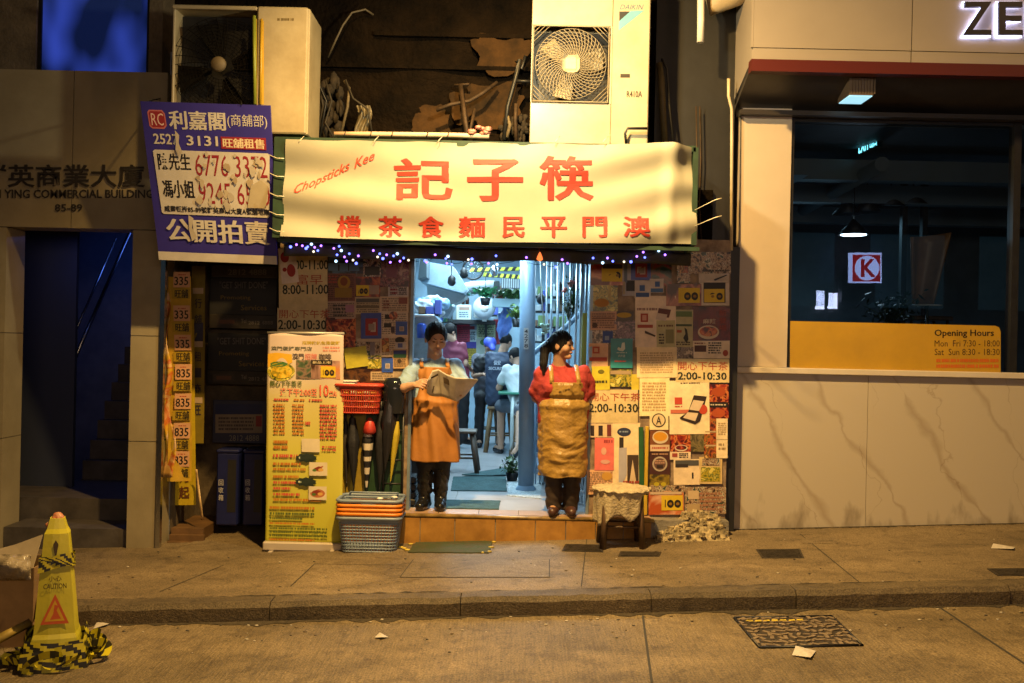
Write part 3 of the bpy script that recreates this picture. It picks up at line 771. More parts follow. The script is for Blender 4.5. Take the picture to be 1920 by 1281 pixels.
o = thing('opposite_building', 'dark building across the street behind the photographer', 'building', (4, -13, 0))
mb = MB(); mb.box((-14, -14.5, -.6), (16, -12.9, 9)); mb.build('wall', mat('opposite_wall', (.05, .05, .055), .8, var=.5, scale=1.5), o)
mb = MB()
for a, c, t, q in ((1554, 1571, 541, 577), (1578, 1596, 546, 576)):
    A, B = mirror(a, q, 12.3), mirror(c, t, 12.3); mb.box((A.x, -12.86, A.z), (B.x, -12.8, B.z))
mb.build('lit_window', mat('lit_panel', (.6, .68, 1), emit=26), o)
mb = MB(); 
for k in range(10): mb.box((-9+2.4*k, -12.88, 2.6), (-7.4+2.4*k, -12.8, 4.2))
mb.build('window', mat('teal_dim_window', (.03, .09, .13), emit=.9), o)

# ---------------------------------------------------------------- awning with the shop banner
AW = thing('shop_awning', 'green framed awning with cream cloth banner in red characters', 'awning', P(920, 360, -.7))
YA = -.7
BC = [P(537, 262, YA), P(1297, 272, YA), P(1310, 457, YA), P(527, 444, YA)]
def fold(u, v):
    s = .010*math.sin(2.2*u*3.1 + 9*v + 1) * (1 - .6*math.exp(-((v-.5)/.5)**2))
    s += .016*math.sin(13*(v - .42*u) + 1.0) * max(0, 1 - u*1.6) * (.4 + v)
    s += .014*math.sin(16*(v + .9*u)) * max(0, (u - .62)*2.4)
    s += .022*math.exp(-((u - .955 + .03*v)/.018)**2) * (1 - .25*v) - .03*max(0, (u-.965)/.035)*(1-v*.5)
    s += .006*math.sin(40*u + 6*v) * math.exp(-v*9) + .006*math.sin(33*u) * math.exp(-(1-v)*9)
    return s * 1.6
bs0 = bil(BC, fold)
def bs(u, v, l=0):
    p = bs0(u, v, l)
    p.z += -.014*math.sin(math.pi*u)*(v) + (.02*math.exp(-((u-.92)/.05)**2) - .018*max(0, (u-.95)/.05))*(1-v) - .006*abs(math.sin(u*19))*(1-v)
    return p
mb = MB(); mb.grid(lambda a, b: bs(a, 1-b), 140, 46)
M_banner = mat('banner_cloth', (.325, .312, .245), .6, var=.06, scale=3, bump=.1, bscale=4)
mb.build('banner', M_banner, AW)
RED = mat('banner_red', (.31, .022, .010), .6)
def bpx(u, v, l=0):                             # picture pixels on the banner's plane
    top = 262 + (u-537)/760*10; bot = 444 + (u-527)/783*13
    vv = (v - top) / (bot - top); xl = 537 - 10*vv; xr_ = 1297 + 13*vv
    return bs((u - xl) / (xr_ - xl), vv, l + .004)
def ctext(t, boxes, bold):
    mb = MB()
    for ch, (a, b_, c, d) in zip(t, boxes):
        v, f = glyphs(ch, 0, bold)
        for k, dx in enumerate((0, 1.3, -1.3, .6) if bold else (0, .5)):
            dy = (0, .0, 0, 1.4)[k]
            mb.add([bpx(a + (c-a)*p + dx, d + (b_-d)*q + dy, .0004*k) for p, q in v], f)
    return mb
ctext('記子筷', [(740, 296, 848, 372), (877, 297, 980, 374), (1012, 292, 1112, 373)], .011).build('lettering', RED, AW)
cx = [(632, 675), (710, 754), (785, 831), (861, 909), (943, 983), (1014, 1062), (1093, 1137), (1169, 1218)]
ctext('檔茶食麵民平門澳', [(a, 403 + (a-632)*.003, c, 441 + (a-632)*.003) for a, c in cx], .002).build('lettering', RED, AW)
mb = MB(); x = 553
for wd, word, y0_, y1_ in ((102, 'Chopsticks', 370, 322), (38, 'Kee', 316, 298)):
    v, f = glyphs(word, .32, 0); a0 = x
    for k in range(2): mb.add([bpx(a0 + wd*p + .7*k, (y0_ + (y1_-y0_)*p + (0 if word == 'Kee' else 0)) - (22 if word[0] == 'C' else 17)*q, .0005*k) for p, q in v], f)
    x += wd + 9
mb.build('lettering', mat('banner_script_red', (.5, .06, .03), .6), AW)
# frame, roof cloth, side cloth, valance
mb = MB()
tl, tr = P(524, 258, YA+.02), P(1305, 272, YA+.02); bl, br = P(520, 446, YA+.02), P(1312, 460, YA+.02)
mb.box((tl.x-.035, YA, bl.z), (tl.x+.05, YA+.05, tl.z)); mb.box((tr.x-.02, YA+.02, br.z), (tr.x+.02, YA+.06, tr.z-.02))
mb.box((tl.x-.03, YA+.02, tl.z-.04), (tr.x, YA+.06, tl.z+.006)); mb.box((bl.x, YA+.03, bl.z-.03), (br.x, YA+.07, bl.z))
for x in (tl.x, tr.x-.03): mb.box((x, YA+.06, bl.z-.03), (x+.03, .0, bl.z)); mb.box((x, YA+.06, tl.z-.03), (x+.03, .3, tl.z))
mb.build('frame', M_green, AW)
mb = MB(); za = tl.z
mb.grid(lambda a, b: (tl.x + (tr.x-tl.x)*a, YA+.03 + (.32-YA)*b, za + .004 - .03*abs(math.sin(a*14))*math.sin(b*math.pi) + .10*b), 60, 8)
mb.build('roof_cloth', M_green, AW, solid=.004)
mb = MB(); 
mb.grid(lambda a, b: (tr.x + .01 + .012*math.sin(a*9+b*5), YA+.05 + (.1-YA)*a, br.z + (tr.z-.03-br.z)*b), 14, 10); mb.build('side_cloth', M_green, AW, solid=.004)
mb = MB(); vz = P(900, 489, -.45).z
mb.grid(lambda a, b: (tl.x + (tr.x+.02-tl.x)*a, -.45 + .012*math.sin(a*60), vz + .008*math.sin(a*23) + (bl.z-.02-vz)*b), 120, 4)
mb.build('valance', mat('valance_cloth', (.05, .045, .025), .8, var=.5, scale=6), AW, solid=.004)
mb = MB(); mb.box((tl.x, -.44, bl.z-.02), (tr.x, -.002, bl.z-.012)); mb.build('underside', mat('underside_dark', (.03, .03, .022), .8), AW)
mb = MB()
for py in (297, 331, 368, 403, 434): mb.tube([P(505, py-6, YA-.01), P(519, py, YA-.015), P(533, py+.5, YA-.02)], .004, 5)
for (a, b_) in ((372, 398), (405, 428)): mb.tube([P(1303, b_-4, YA), P(1341, a+3, YA-.25), P(1353, a, YA-.25)], .0035, 5)
for a in (1040, 1130, 560, 700, 820): mb.tube([P(a, 268, YA-.03), P(a+4, 262, YA-.03), P(a+10, 256, YA+.05)], .003, 5)
mb.build('tie_wire', mat('tie_white', (.6, .56, .45), .5), AW)

# tube lamp housing lashed on top of the awning
o = thing('batten_tube', 'long pale pink plastic tube lying along the top of the green awning', 'tube', P(770, 253, -.55))
mb = MB(); mb.tube([P(627, 252, -.55), P(700, 252, -.55), P(850, 254, -.55), P(917, 256, -.55)], .021, 10); mb.build('tube', mat('pinkish_plastic', (.62, .45, .33), .4, var=.2), o)
mb = MB()
for px in (648, 697, 737, 803, 842):
    a = P(px, 246, -.575); mb.tube([a, P(px-2, 253, -.58), P(px-5, 262, -.575)], .004, 5)
mb.build('wire_tie', M_dark, o)
mb = MB(); r2 = random.Random(4); c = P(898, 247, -.56)
for k in range(14): mb.ball((c.x + r2.uniform(-.09, .09), c.y + r2.uniform(-.02, .02), c.z + r2.uniform(-.025, .035)), (.03, .02, .018), 6)
shape(mb, 'crumpled_plastic_bag', 'crumpled pink plastic bag caught at the end of the pale tube', 'plastic bag', mat('pink_plastic', (.55, .22, .18), .4, var=.5, scale=30))

# fairy lights under the valance
FL = thing('fairy_lights', 'string of blue and violet fairy lights under the awning edge', 'fairy lights', P(900, 480, -.48))
pts = [(545,463),(556,459),(567,461),(577,463),(584,458),(590,464),(596,470),(588,472),(574,466),(602,461),(626,466),(632,478),(640,470),(646,482),(655,476),(662,488),(668,494),(672,480),(650,490),(636,462),(630,490),(700,470),(712,476),(708,482),(718,485),(725,478),(732,492),(738,480),(745,476),(750,490),(757,484),(766,488),(797,489),(800,492),(816,478),(836,485),(840,481),(838,494),(847,496),(878,487),(885,486),(884,495),(916,494),(930,480),(932,496),(987,483),(989,493),(1020,496),(1042,501),(1054,487),(1064,494),(1112,484),(1130,493),(1139,484),(1149,490),(1170,491),(1183,491),(1194,481),(1206,473),(1209,483),(1235,470),(1247,478),(1252,466)]
path = [P(x, y-1, -.47) for x, y in pts]
mb = MB(); sm = []
for a, c in zip(path[:-1], path[1:]):
    sm += [a, a.lerp(c, .5) + Vector((0, .006, -.012))]
mb.tube(sm + [path[-1]], .0022, 4, caps=False); mb.build('cord', M_dark, FL)
bm_ = [mat('led_blue', (.12, .16, 1), emit=4.5), mat('led_violet', (.34, .14, 1), emit=4.5), mat('led_pale', (.45, .72, 1), emit=3), mat('led_warm', (1, .85, .6), emit=2)]
for i, (x, y) in enumerate(pts):
    c = P(x, y, -.475); mb = MB(); mb.ball(c, .0095 if i % 4 else .012, 8)
    mb.build('bulb', bm_[(0, 1, 1, 0, 2, 1, 0, 3)[i % 8]], FL)
o = thing('red_charm', 'small orange red hanging charm under the middle of the awning', 'ornament', P(1012, 475, -.48))
mb = MB(); c = P(1012, 484, -.48); mb.tube([P(1011, 466, -.48), c], .003, 5); mb.build('cord', ink('b05020'), o)
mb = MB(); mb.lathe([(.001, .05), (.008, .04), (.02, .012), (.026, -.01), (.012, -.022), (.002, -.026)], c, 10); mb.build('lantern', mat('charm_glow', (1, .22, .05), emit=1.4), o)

# ---------------------------------------------------------------- air conditioners
def ac_grille(par, c, r, y, m, sq, nring=9, nspoke=44, twist=.9, wr=.004):
    mb = MB(); 
    for k in range(nring):
        q = r * (.27 + .73*k/(nring-1))
        mb.tube([(c.x + q*math.cos(a), y, c.z + q*math.sin(a)) for a in [2*math.pi*i/40 for i in range(41)]], wr*.7, 4, caps=False)
    for k in range(nspoke):
        a0 = 2*math.pi*k/nspoke
        mb.tube([(c.x + r*t*math.cos(a0 + twist*(t-.26)), y-.006, c.z + r*t*math.sin(a0 + twist*(t-.26))) for t in (.26, .45, .65, .85, 1)], wr, 4, caps=False)
    if sq:
        h = sq
        mb.tube([(c.x-h, y, c.z-h), (c.x+h, y, c.z-h), (c.x+h, y, c.z+h), (c.x-h, y, c.z+h), (c.x-h, y, c.z-h)], .008, 6)
        for sx in (-1, 1):
            for sz in (-1, 1):
                for t in (.78, .84, .9, .96):
                    e_ = h*(2*t - 1)
                    mb.tube([(c.x + sx*e_, y, c.z + sz*h), (c.x + sx*h, y, c.z + sz*e_)], wr*.9, 4)
    mb.build('grille', m, par)
A1 = thing('air_conditioner', 'tall cream outdoor air conditioner with round fan above the banner', 'air conditioner', P(1108, 200, -.35), 'outdoor air conditioners')
ya = -.38
a, c = P(993, 268, ya), P(1222, -80, ya)
xs_ = P(1148, 100, ya).x; cf = P(1070, 121, ya); rf = P(1140, 121, ya).x - cf.x - .008
mb = MB(); zc0, zc1 = cf.z - rf - .02, cf.z + rf + .02; xl_, xr2 = cf.x - rf - .02, cf.x + rf + .02
mb.cbox((a.x, ya, a.z), (xs_-.002, ya+.02, zc0), .004); mb.cbox((a.x, ya, zc1), (xs_-.002, ya+.02, c.z), .004)
mb.box((a.x, ya+.001, zc0), (xl_, ya+.02, zc1)); mb.box((xr2, ya+.001, zc0), (xs_-.002, ya+.02, zc1))
mb.cbox((xs_+.002, ya, a.z), (c.x, ya+.02, c.z), .008)
mb.box((a.x+.002, ya+.021, a.z), (c.x-.002, ya+.36, c.z)) if False else None
for lo, hi in (((a.x, ya+.021, a.z), (a.x+.02, ya+.36, c.z)), ((c.x-.02, ya+.021, a.z), (c.x, ya+.36, c.z)), ((a.x+.02, ya+.34, a.z), (c.x-.02, ya+.36, c.z)), ((a.x+.02, ya+.021, a.z), (c.x-.02, ya+.34, a.z+.02))): mb.box(lo, hi)
mb.build('casing', M_cream, A1)
ac_grille(A1, cf, rf*.97, ya-.012, mat('grille_wire', (.20, .17, .12), .45), rf+.012)
mb = MB(); mb.box((xl_, ya+.2, zc0), (xr2, ya+.21, zc1)); mb.build('fan_well', M_black, A1)
mb = MB()
for k in range(3):
    a0 = k*2.094 + 2.35; q = []
    for t, da, yy in ((.25, -.35, .03), (.6, -.28, .02), (.93, -.22, .0), (.95, .25, -.05), (.6, .35, -.045), (.25, .3, -.02)):
        q.append((cf.x + rf*t*math.cos(a0+da*1.2), ya+.1+yy, cf.z + rf*t*math.sin(a0+da*1.2)))
    mb.add(q, [(0, 1, 2, 3, 4, 5)])
mb.build('fan', mat('fan_plastic', (.30, .27, .2), .5), A1, solid=.006)
mb = MB(); h = rf*.24; mb.cbox((cf.x-h, -h*.0-.02, cf.z-h), (cf.x+h, 0, cf.z+h), .03, Matrix.Translation((0, ya-.004, 0))); mb.build('hub', M_cream, A1)
sign_parts(A1, flat_surf(ya), [('T', '/DAIKIN', 1162, 9, 1207, 18, '3d5a74'), ('Q', [(1161, 22), (1182, 22), (1161, 40)], '20242c'), ('Q', [(1182.5, 21), (1208, 20), (1160, 58), (1160.5, 40.5)], '5fa0b8'), ('R', 1163, 139, 1181, 146, '2a2216'), ('B', 'R410A', 1175, 171, 1204, 183, '3a3020')])
mb = MB(); mb.tube([P(1174, 272, ya-.06), P(1172, 250, ya-.06), P(1177, 241, ya-.06), P(1214, 241, ya-.06)], .011, 8); mb.build('pipe', M_dark, A1)
A2 = thing('air_conditioner', 'older outdoor air conditioner with dark shaded fan above the blue board', 'air conditioner', P(455, 130, -.55), 'outdoor air conditioners')
yb2 = -.62
M_cream = mat('dirty_cream_enamel', (.40, .335, .21), .45, var=.2, scale=3, col2=(.30, .24, .14), bump=.03)
a, c = P(317, 246, yb2), P(578, 14, yb2); xm = P(480, 130, yb2).x
cf = P(410, 121, yb2); rf = .46
mb = MB()
mb.cbox((xm, yb2, a.z), (c.x, yb2+.03, c.z), .012)
mb.cbox((a.x, yb2, c.z-.03), (xm-.002, yb2+.03, c.z), .008); mb.cbox((a.x, yb2, a.z), (xm-.002, yb2+.03, a.z+.06), .008)
mb.cbox((a.x, yb2+.031, a.z), (a.x+.02, yb2+.5, c.z), .005); mb.cbox((c.x-.03, yb2+.031, a.z), (c.x+.01, yb2+.5, c.z), .01); mb.box((a.x+.02, yb2+.47, a.z), (c.x-.03, yb2+.5, c.z)); mb.box((a.x+.02, yb2+.04, a.z), (c.x-.03, yb2+.47, a.z+.02)); mb.box((a.x+.02, yb2+.04, c.z-.02), (c.x-.03, yb2+.47, c.z))
mb.build('casing', M_cream, A2)
mb = MB(); mb.box((a.x+.02, yb2+.2, a.z+.06), (xm, yb2+.21, c.z-.03)); mb.build('fan_well', M_black, A2)
M_black = mat('fan_soot', (.006, .005, .004), .95, spec=.1)
ac_grille(A2, cf, rf*.86, yb2+.06, M_black, 0, 12, 30, .3, .003)
mb = MB(); mb.lathe([(.001, -.03), (.05, -.028), (.062, -.01), (.062, 0)], (cf.x, yb2, cf.z), 20, Matrix.Rotation(R(-90), 4, 'X')); mb.build('hub', mat('dusty_hub', (.12, .09, .05), .6), A2)
mb = MB()
for k in range(4):
    a0 = k*1.571 + .3
    mb.add([(cf.x + rf*t*math.cos(a0+da), yb2+.1+yy, cf.z + rf*t*math.sin(a0+da)) for t, da, yy in ((.2, -.3, .03), (.8, -.35, .02), (.84, .3, -.04), (.2, .3, -.02))], [(0, 1, 2, 3)])
mb.build('fan', M_black, A2, solid=.006)
sign_parts(A2, flat_surf(yb2), [('L', 520, 33, 551, 41, 1, '6a5a34'), ('R', 476.5, 36, 482, 196, 'b0902a'), ('R', 490, 40, 495, 196, 'c8a030')])
mb = MB(); mb.tube([P(477, 30, yb2-.012), P(478, 196, yb2-.012)], .014, 8); mb.tube([P(491, 36, yb2-.01), P(488, 196, yb2-.012)], .011, 8, mi=1)
M_black = MATS['black_paint']
mb.build('earth_cable', [mat('green_yellow', (.22, .26, .03), .4), mat('cable_yellow', (.45, .28, .02), .4)], A2)
# ---------------------------------------------------------------- pipes, brackets and cables on the sooty wall
def pipe(name, label, cat, pts, r, m, group=None, n=8):
    mb = MB(); mb.tube(pts, r, n); return shape(mb, name, label, cat, m, group)
M_rust = mat('rusty_steel', (.06, .035, .018), .7, .3, var=.6, scale=14)
M_cable = mat('old_cable', (.028, .022, .015), .7, var=.4, scale=9)
M_olive = mat('olive_conduit', (.13, .10, .045), .6, var=.3, scale=6)
o = thing('steel_bracket', 'grey angle bracket rising from the awning on the brown wall', 'bracket', P(870, 200, .15))
mb = MB(); a, b_ = P(864, 160, .2), P(876, 252, -.1)
mb.tube([a, b_], .024, 4); mb.tube([P(890, 205, .18), P(880, 252, .0)], .016, 4); mb.tube([P(852, 160, .25), P(880, 158, .2)], .012, 4); mb.build('strut', M_rust, o)
pipe('drain_hose', 'bent dark hose crossing behind the grey angle bracket', 'hose', [P(818, 207, .1), P(846, 196, .1), P(880, 190, .12), P(905, 175, .12), P(932, 155, .2)], .017, M_rust)
pipe('cable_loop', 'pale thin cable curving over the dark wall beside the left air conditioner', 'cable', [P(615, 108, .2), P(630, 75, .15), P(643, 48, .15), P(660, 24, .18), P(685, 18, .22), P(700, 28, .26)], .009, mat('pale_cable', (.10, .08, .05), .6))
for i, (pts, rr, lab) in enumerate([
    ([(968,118),(975,112),(966,150),(952,200),(945,262)], .02, 'thick black pipe leaning beside the tall air conditioner'),
    ([(985,105),(978,130),(970,122)], .014, 'short black hose crossing to the tall air conditioner'),
    ([(965,152),(1000,153)], .014, 'horizontal black pipe entering the tall air conditioner'),
    ([(950,215),(956,235),(950,258)], .017, 'pale peeling pipe stub left of the tall air conditioner'),
    ([(968,195),(966,225),(968,264)], .018, 'brown vertical pipe stub left of the tall air conditioner')]):
    pipe('drain_pipe', lab, 'pipe', [P(x, y, .16) for x, y in pts], rr, (M_black, M_black, M_black, mat('peel_pipe', (.18, .14, .08), .7, var=.6, scale=20), M_rust)[i], 'pipes beside the tall air conditioner')
r3 = random.Random(12)
for i, (pts, lab, m_) in enumerate([
    ([(592,60),(600,110),(598,150),(606,200),(595,255)], 'brown cable dropping beside the left air conditioner', M_cable),
    ([(600,90),(590,140),(612,190),(600,258)], 'dark slack cable nearest the left air conditioner', M_black),
    ([(610,150),(622,190),(610,230),(625,258)], 'dark twisted cable below the pale curved cable', M_cable),
    ([(645,152),(655,165),(652,200),(640,250)], 'light peeling cable left of the plastic wrap', mat('peel_cable', (.13, .1, .055), .7, var=.5, scale=30)),
    ([(648,150),(662,185),(690,205),(697,246)], 'thin bowed cable over the plastic wrap', M_cable),
    ([(1240,110),(1250,130),(1255,200),(1262,262)], 'dark cable right of the tall air conditioner', M_black)]):
    pipe('hanging_cable', lab, 'cable', [P(x, y, .12 - .02*i) for x, y in pts], .010 if i != 3 else .013, m_, 'old cables on the tenement wall', 6)
o = thing('plastic_wrap', 'torn cloudy plastic wrap hanging on the wall above the pale tube', 'plastic sheet', P(680, 225, .1))
mb = MB(); mb.grid(lambda a, b: tuple(P(668 + 26*a + 4*math.sin(b*5), 198 + 52*b, .12 + .03*math.sin(a*14 + b*4))), 12, 8); mb.build('sheet', mat('cloudy_plastic', (.17, .14, .085), .35, var=.5, scale=25), o)
mb = MB(); r3 = random.Random(3)
for k in range(60):                             # clumps of old mortar and rags between the pipes
    x, y = r3.uniform(585, 640), r3.uniform(150, 262); c = P(x, y, .2 + r3.uniform(-.05, .08)); mb.ball(c, (r3.uniform(.015, .05), .03, r3.uniform(.03, .09)), 6)
for k in range(40):
    x, y = r3.uniform(935, 990), r3.uniform(215, 265); c = P(x, y, .25); mb.ball(c, (r3.uniform(.01, .03), .03, r3.uniform(.015, .05)), 6)
shape(mb, 'wall_debris', 'dark clumps of old rags and mortar behind the pipes', 'debris', mat('debris_brown', (.03, .021, .012), .9, var=.7, scale=20), kind='stuff')
pipe('conduit_pipe', 'olive vertical conduit pipe in the dark gap right of the tall air conditioner', 'pipe', [P(1236, 120, .1), P(1240, 150, .05), P(1246, 268, .0)], .028, M_olive)
pipe('white_pipe', 'white pipe end hanging at the top of the dark gap', 'pipe', [P(1314, -60, -.2), P(1314, 40, -.2), P(1313, 80, -.2)], .03, M_white)
pipe('cream_pipe', 'thin cream drain pipe running down the edge of the cafe pillar', 'pipe', [P(1366, 148, .0), P(1366, 180, .0), P(1372, 205, .02), P(1372, 260, .02), P(1371, 470, .02)], .014, mat('cream_pipe', (.55, .47, .33), .4, var=.15))
pipe('ventilation_duct', 'fat beige ventilation duct poking in at the top above the dark gap', 'duct', [P(1330, -60, .0), P(1345, 8, -.05), P(1400, -20, -.1)], .11, mat('beige_duct', (.42, .33, .2), .5, var=.2), n=20)
for px, lab in ((1305, 'thin rusty cable left in the dark gap'), (1312, 'thin rusty cable beside the banner edge')):
    pipe('gap_cable', lab, 'cable', [P(px, 200, .1), P(px+2, 300, .1), P(px-1, 380, .1), P(px+3, 455, .1)], .006, M_rust, 'thin cables in the dark gap', 5)

# ---------------------------------------------------------------- blue estate agent board
o = thing('estate_agent_board', 'peeling blue and white property agent board tilted left of the banner', 'sign board', P(390, 340, -.6))
ec = [P(263, 190, -.8), P(507, 198, -.8), P(520, 496, -.5), P(299, 487, -.5)]
es = bil(ec)
mb = MB(); mb.add([es(0,0), es(1,0), es(1,1), es(0,1)] + [es(0,0,-.02), es(1,0,-.02), es(1,1,-.02), es(0,1,-.02)], [(3,2,1,0), (4,5,6,7), (0,1,5,4), (1,2,6,5), (2,3,7,6), (3,0,4,7)])
mb.build('board', mat('board_blue', (.035, .028, .26), .45, var=.12, scale=5), o)
WH = 'c4bfba'; DK = '17151c'; RD = '8c2430'
its = [('E', .115, .105, .0, .0, WH)]
its = [('Q', [(.045,.065),(.06,.05),(.16,.05),(.18,.07),(.185,.145),(.165,.165),(.07,.165),(.05,.15)], 'b8686c'), ('Q', [(.055,.07),(.068,.058),(.155,.058),(.172,.075),(.176,.14),(.16,.156),(.075,.156),(.06,.143)], RD),
  ('T', 'RC', .07, .07, .165, .145, 'd8b8b4'),
  ('B', '利嘉閣', .21, .05, .645, .165, WH), ('T', '(商舖部)', .66, .06, .97, .145, WH), ('L', .66, .152, .97, .165, 1, '8a6a9a'),
  ('B', '2527', .07, .195, .265, .26, WH), ('B', '3131', .33, .2, .575, .262, WH), ('L', .07, .268, .15, .278, 1, '7a7aa0'), ('L', .33, .27, .57, .28, 1, '7a7aa0'),
  ('Q', [(.6,.2),(.955,.2),(.955,.275),(.6,.275)], RD), ('B', '旺舖租售', .615, .208, .94, .268, 'd8c8a8'),
  ('Q', [(.055,.305),(.07,.295),(.965,.295),(.978,.305),(.955,.69),(.945,.70),(.085,.70),(.07,.69)], WH),
  ('B', '陳先生', .085, .315, .345, .42, DK), ('L', .09, .435, .34, .445, 1, '4a4650'), ('B', '馮小姐', .10, .48, .355, .595, DK), ('L', .1, .61, .34, .62, 1, '4a4650'),
  ('T', '6776 3372', .38, .315, .955, .45, RD), ('T', '9245 6540', .39, .49, .965, .625, RD),
  ('B', '威靈頓街85-89號群英商業大廈A號舖地庫', .095, .645, .955, .685, DK),
  ('B', '公開拍賣', .095, .725, .95, .875, WH), ('L', .12, .89, .93, .915, 1, '55509a'),
  ('Q', [(.0,.945),(1,.945),(1,1),(.0,1)], WH), ('L', .06, .958, .93, .978, 1, DK)]
for k in range(30):                             # torn paper and dirty streaks
    cx_, cy_ = r3.uniform(.38, .93), r3.uniform(.31, .65); rr = r3.uniform(.012, .042)
    its.append(('Q', [(cx_ + rr*r3.uniform(.3, 1)*math.cos(a), cy_ + 1.1*rr*r3.uniform(.4, 1)*math.sin(a)) for a in [6.283*q/9 for q in range(9)]], ('b5aca0', 'a89880', 'b8ac98')[k % 3]))
its += [('Q', [(.25,.17),(.28,.2),(.27,.25),(.29,.3),(.26,.34),(.24,.29),(.25,.24)], 'b5aca0'), ('Q', [(.29,.7),(.33,.72),(.31,.78),(.345,.84),(.30,.87),(.285,.8)], 'b5aca0'), ('Q', [(.82,.5),(.9,.46),(.96,.5),(.93,.64),(.78,.64)], 'b0a48c')]
sign_parts(o, es, its)
mb = MB(); mb.tube([es(.78, .0, .01), P(452, 190, -.6)], .006, 5); mb.tube([es(.05, .0, -.01), P(300, 185, -.12)], .006, 5); mb.tube([es(.98, .5, -.03), Vector((tl.x, YA+.02, es(.98, .5).z))], .012, 6); mb.build('hanging_wire', M_dark, o)

# ---------------------------------------------------------------- recess: stickers, notice boards, blue boxes
def frontbox(name, label, cat, rect, y, th, m, items=(), group=None, bev=.004):
    x0, y0, x1, y1 = rect; a, b_ = P(x0, y1, y), P(x1, y0, y)
    o = thing(name, label, cat, Vector(((a.x+b_.x)/2, y, a.z)), group)
    mb = MB(); mb.cbox((a.x, y, a.z), (b_.x, y+th, b_.z), bev); mb.build('panel', m, o)
    sign_parts(o, flat_surf(y), items); return o
YEL = 'b89a28'; PK = 'c99a74'
o = poster('vinyl_strip', 'torn yellow sticker strip with repeated black numbers by the stone pillar', 'sticker', (318, 520, 360, 900), paper('a88824'), [], y=.06, curl=.03)
its = []
for k, yy in enumerate((510, 573, 628, 683, 738, 793, 846)):
    its += [('R', 327, yy, 358, yy+29, PK), ('L', 336, yy+4, 350, yy+7, 1, 'a03020'), ('B', '835' if k > 2 else '335', 329, yy+9, 355, yy+25, '20180c')]
    its += [('R', 324, yy+32, 358, yy+50, 'a58a18'), ('B', '旺舖', 330, yy+33, 355, yy+49, '2a2008')]
sign_parts(o, lambda u, v, l=0: P(u + 2*math.sin(v*.02), v, .03) + Vector((0, -l, 0)), its)
mb = MB(); r4 = random.Random(9)
mb.grid(lambda a, b: tuple(P(308 + 20*a*(.3+.7*b) + 5*math.sin(b*17), 540 + 355*b, .0 + .05*math.sin(b*9 + a*2))), 5, 40); mb.build('peeling_edge', photo('peel', ['c89a50', 'd8b070', 'b85a28', 'c8a020', 'd8b890'], 9), o, solid=.002)
o = poster('vinyl_strip', 'tall yellow strip with two large dark characters near the ground', 'sticker', (325, 600, 365, 946), paper('a8921c'), [('B', '元', 337, 883, 353, 905, '5a2a10'), ('B', '起', 335, 912, 354, 935, '5a2a10')], y=.30, curl=.006)
its = [('R', 361, 605, 381, 640, '303048')]
for k, yy in enumerate((560, 590, 660, 690, 720, 760)): its.append(('B', '行舖租一商旺'[k], 365, yy, 378, yy+18, '28202a'))
for yy in (540, 640, 745): its.append(('R', 361, yy, 381, yy+11, 'b09a80'))
poster('vinyl_strip', 'narrow olive strip with small black squares beside the number stickers', 'sticker', (360, 500, 383, 830), paper('6a5c18'), its, y=.34, curl=.006)
mb = MB(); mb.grid(lambda a, b: tuple(P(366 + 12*b + 4*a, 880 + 95*b, .2 + .03*math.sin(b*7))), 2, 12)
shape(mb, 'paper_scrap', 'curled pale paper scrap peeling off beside the brown step', 'paper scrap', paper('b09468'), solid=.002)
yn = .72
for k, (y0, x0) in enumerate(((520, 392), (625, 388))):
    frontbox('notice_board', 'upper black notice board with pale slogan' if k == 0 else 'lower black notice board with pale slogan', 'notice board', (x0, y0+2, 520, y0+70), yn, .03, M_black,
             [('T', '"GET SHIT DONE"', 412-k*4, y0+8, 502-k*3, y0+21, '6a6460'), ('T', 'Promoting', 414-k*3, y0+34, 470-k*3, y0+44, '7a6424'), ('T', 'Services', 452-k*4, y0+52, 500-k*4, y0+62, '7a6424')], 'black notice boards in the recess')
    frontbox('letter_slot', 'upper dark letter slot plate below a black notice board' if k == 0 else 'lower dark letter slot plate below a black notice board', 'letter box', (392-k*6, y0+72, 520, y0+95), yn-.01, .05, mat('slot_plate', (.05, .043, .035), .4, .4, var=.3),
             [('R', 386+20-k*6, y0+77, 446-k*6, y0+90, '3a302a'), ('R', 390+22-k*6, y0+80, 440-k*6, y0+87, '5c3c2c'), ('B', 'Tel', 452, y0+78, 462, y0+86, '6a645c'), ('B', '2812 4888', 466, y0+82, 512, y0+89, '6a645c')], 'letter slots in the recess')
frontbox('number_plate', 'grey number plate at the top of the recess', 'sign', (396, 500, 520, 519), yn-.005, .03, mat('plate_grey', (.10, .085, .075), .5, var=.2), [('B', '2812 4888', 428, 505, 500, 516, '8a8478')])
frontbox('framed_notice', 'framed blue headed paper notice above the blue boxes', 'notice', (398, 752, 500, 830), yn-.01, .02, mat('frame_blue', (.03, .035, .08), .5), [('R', 404, 758, 492, 776, '1e2a5a'), ('R', 404, 777, 492, 812, '8a7c6c'), ('L', 410, 781, 476, 808, 4, '4a4040'), ('R', 480, 780, 491, 800, '8a3030'), ('T', '2812 4888', 430, 816, 486, 827, '8a8478')])
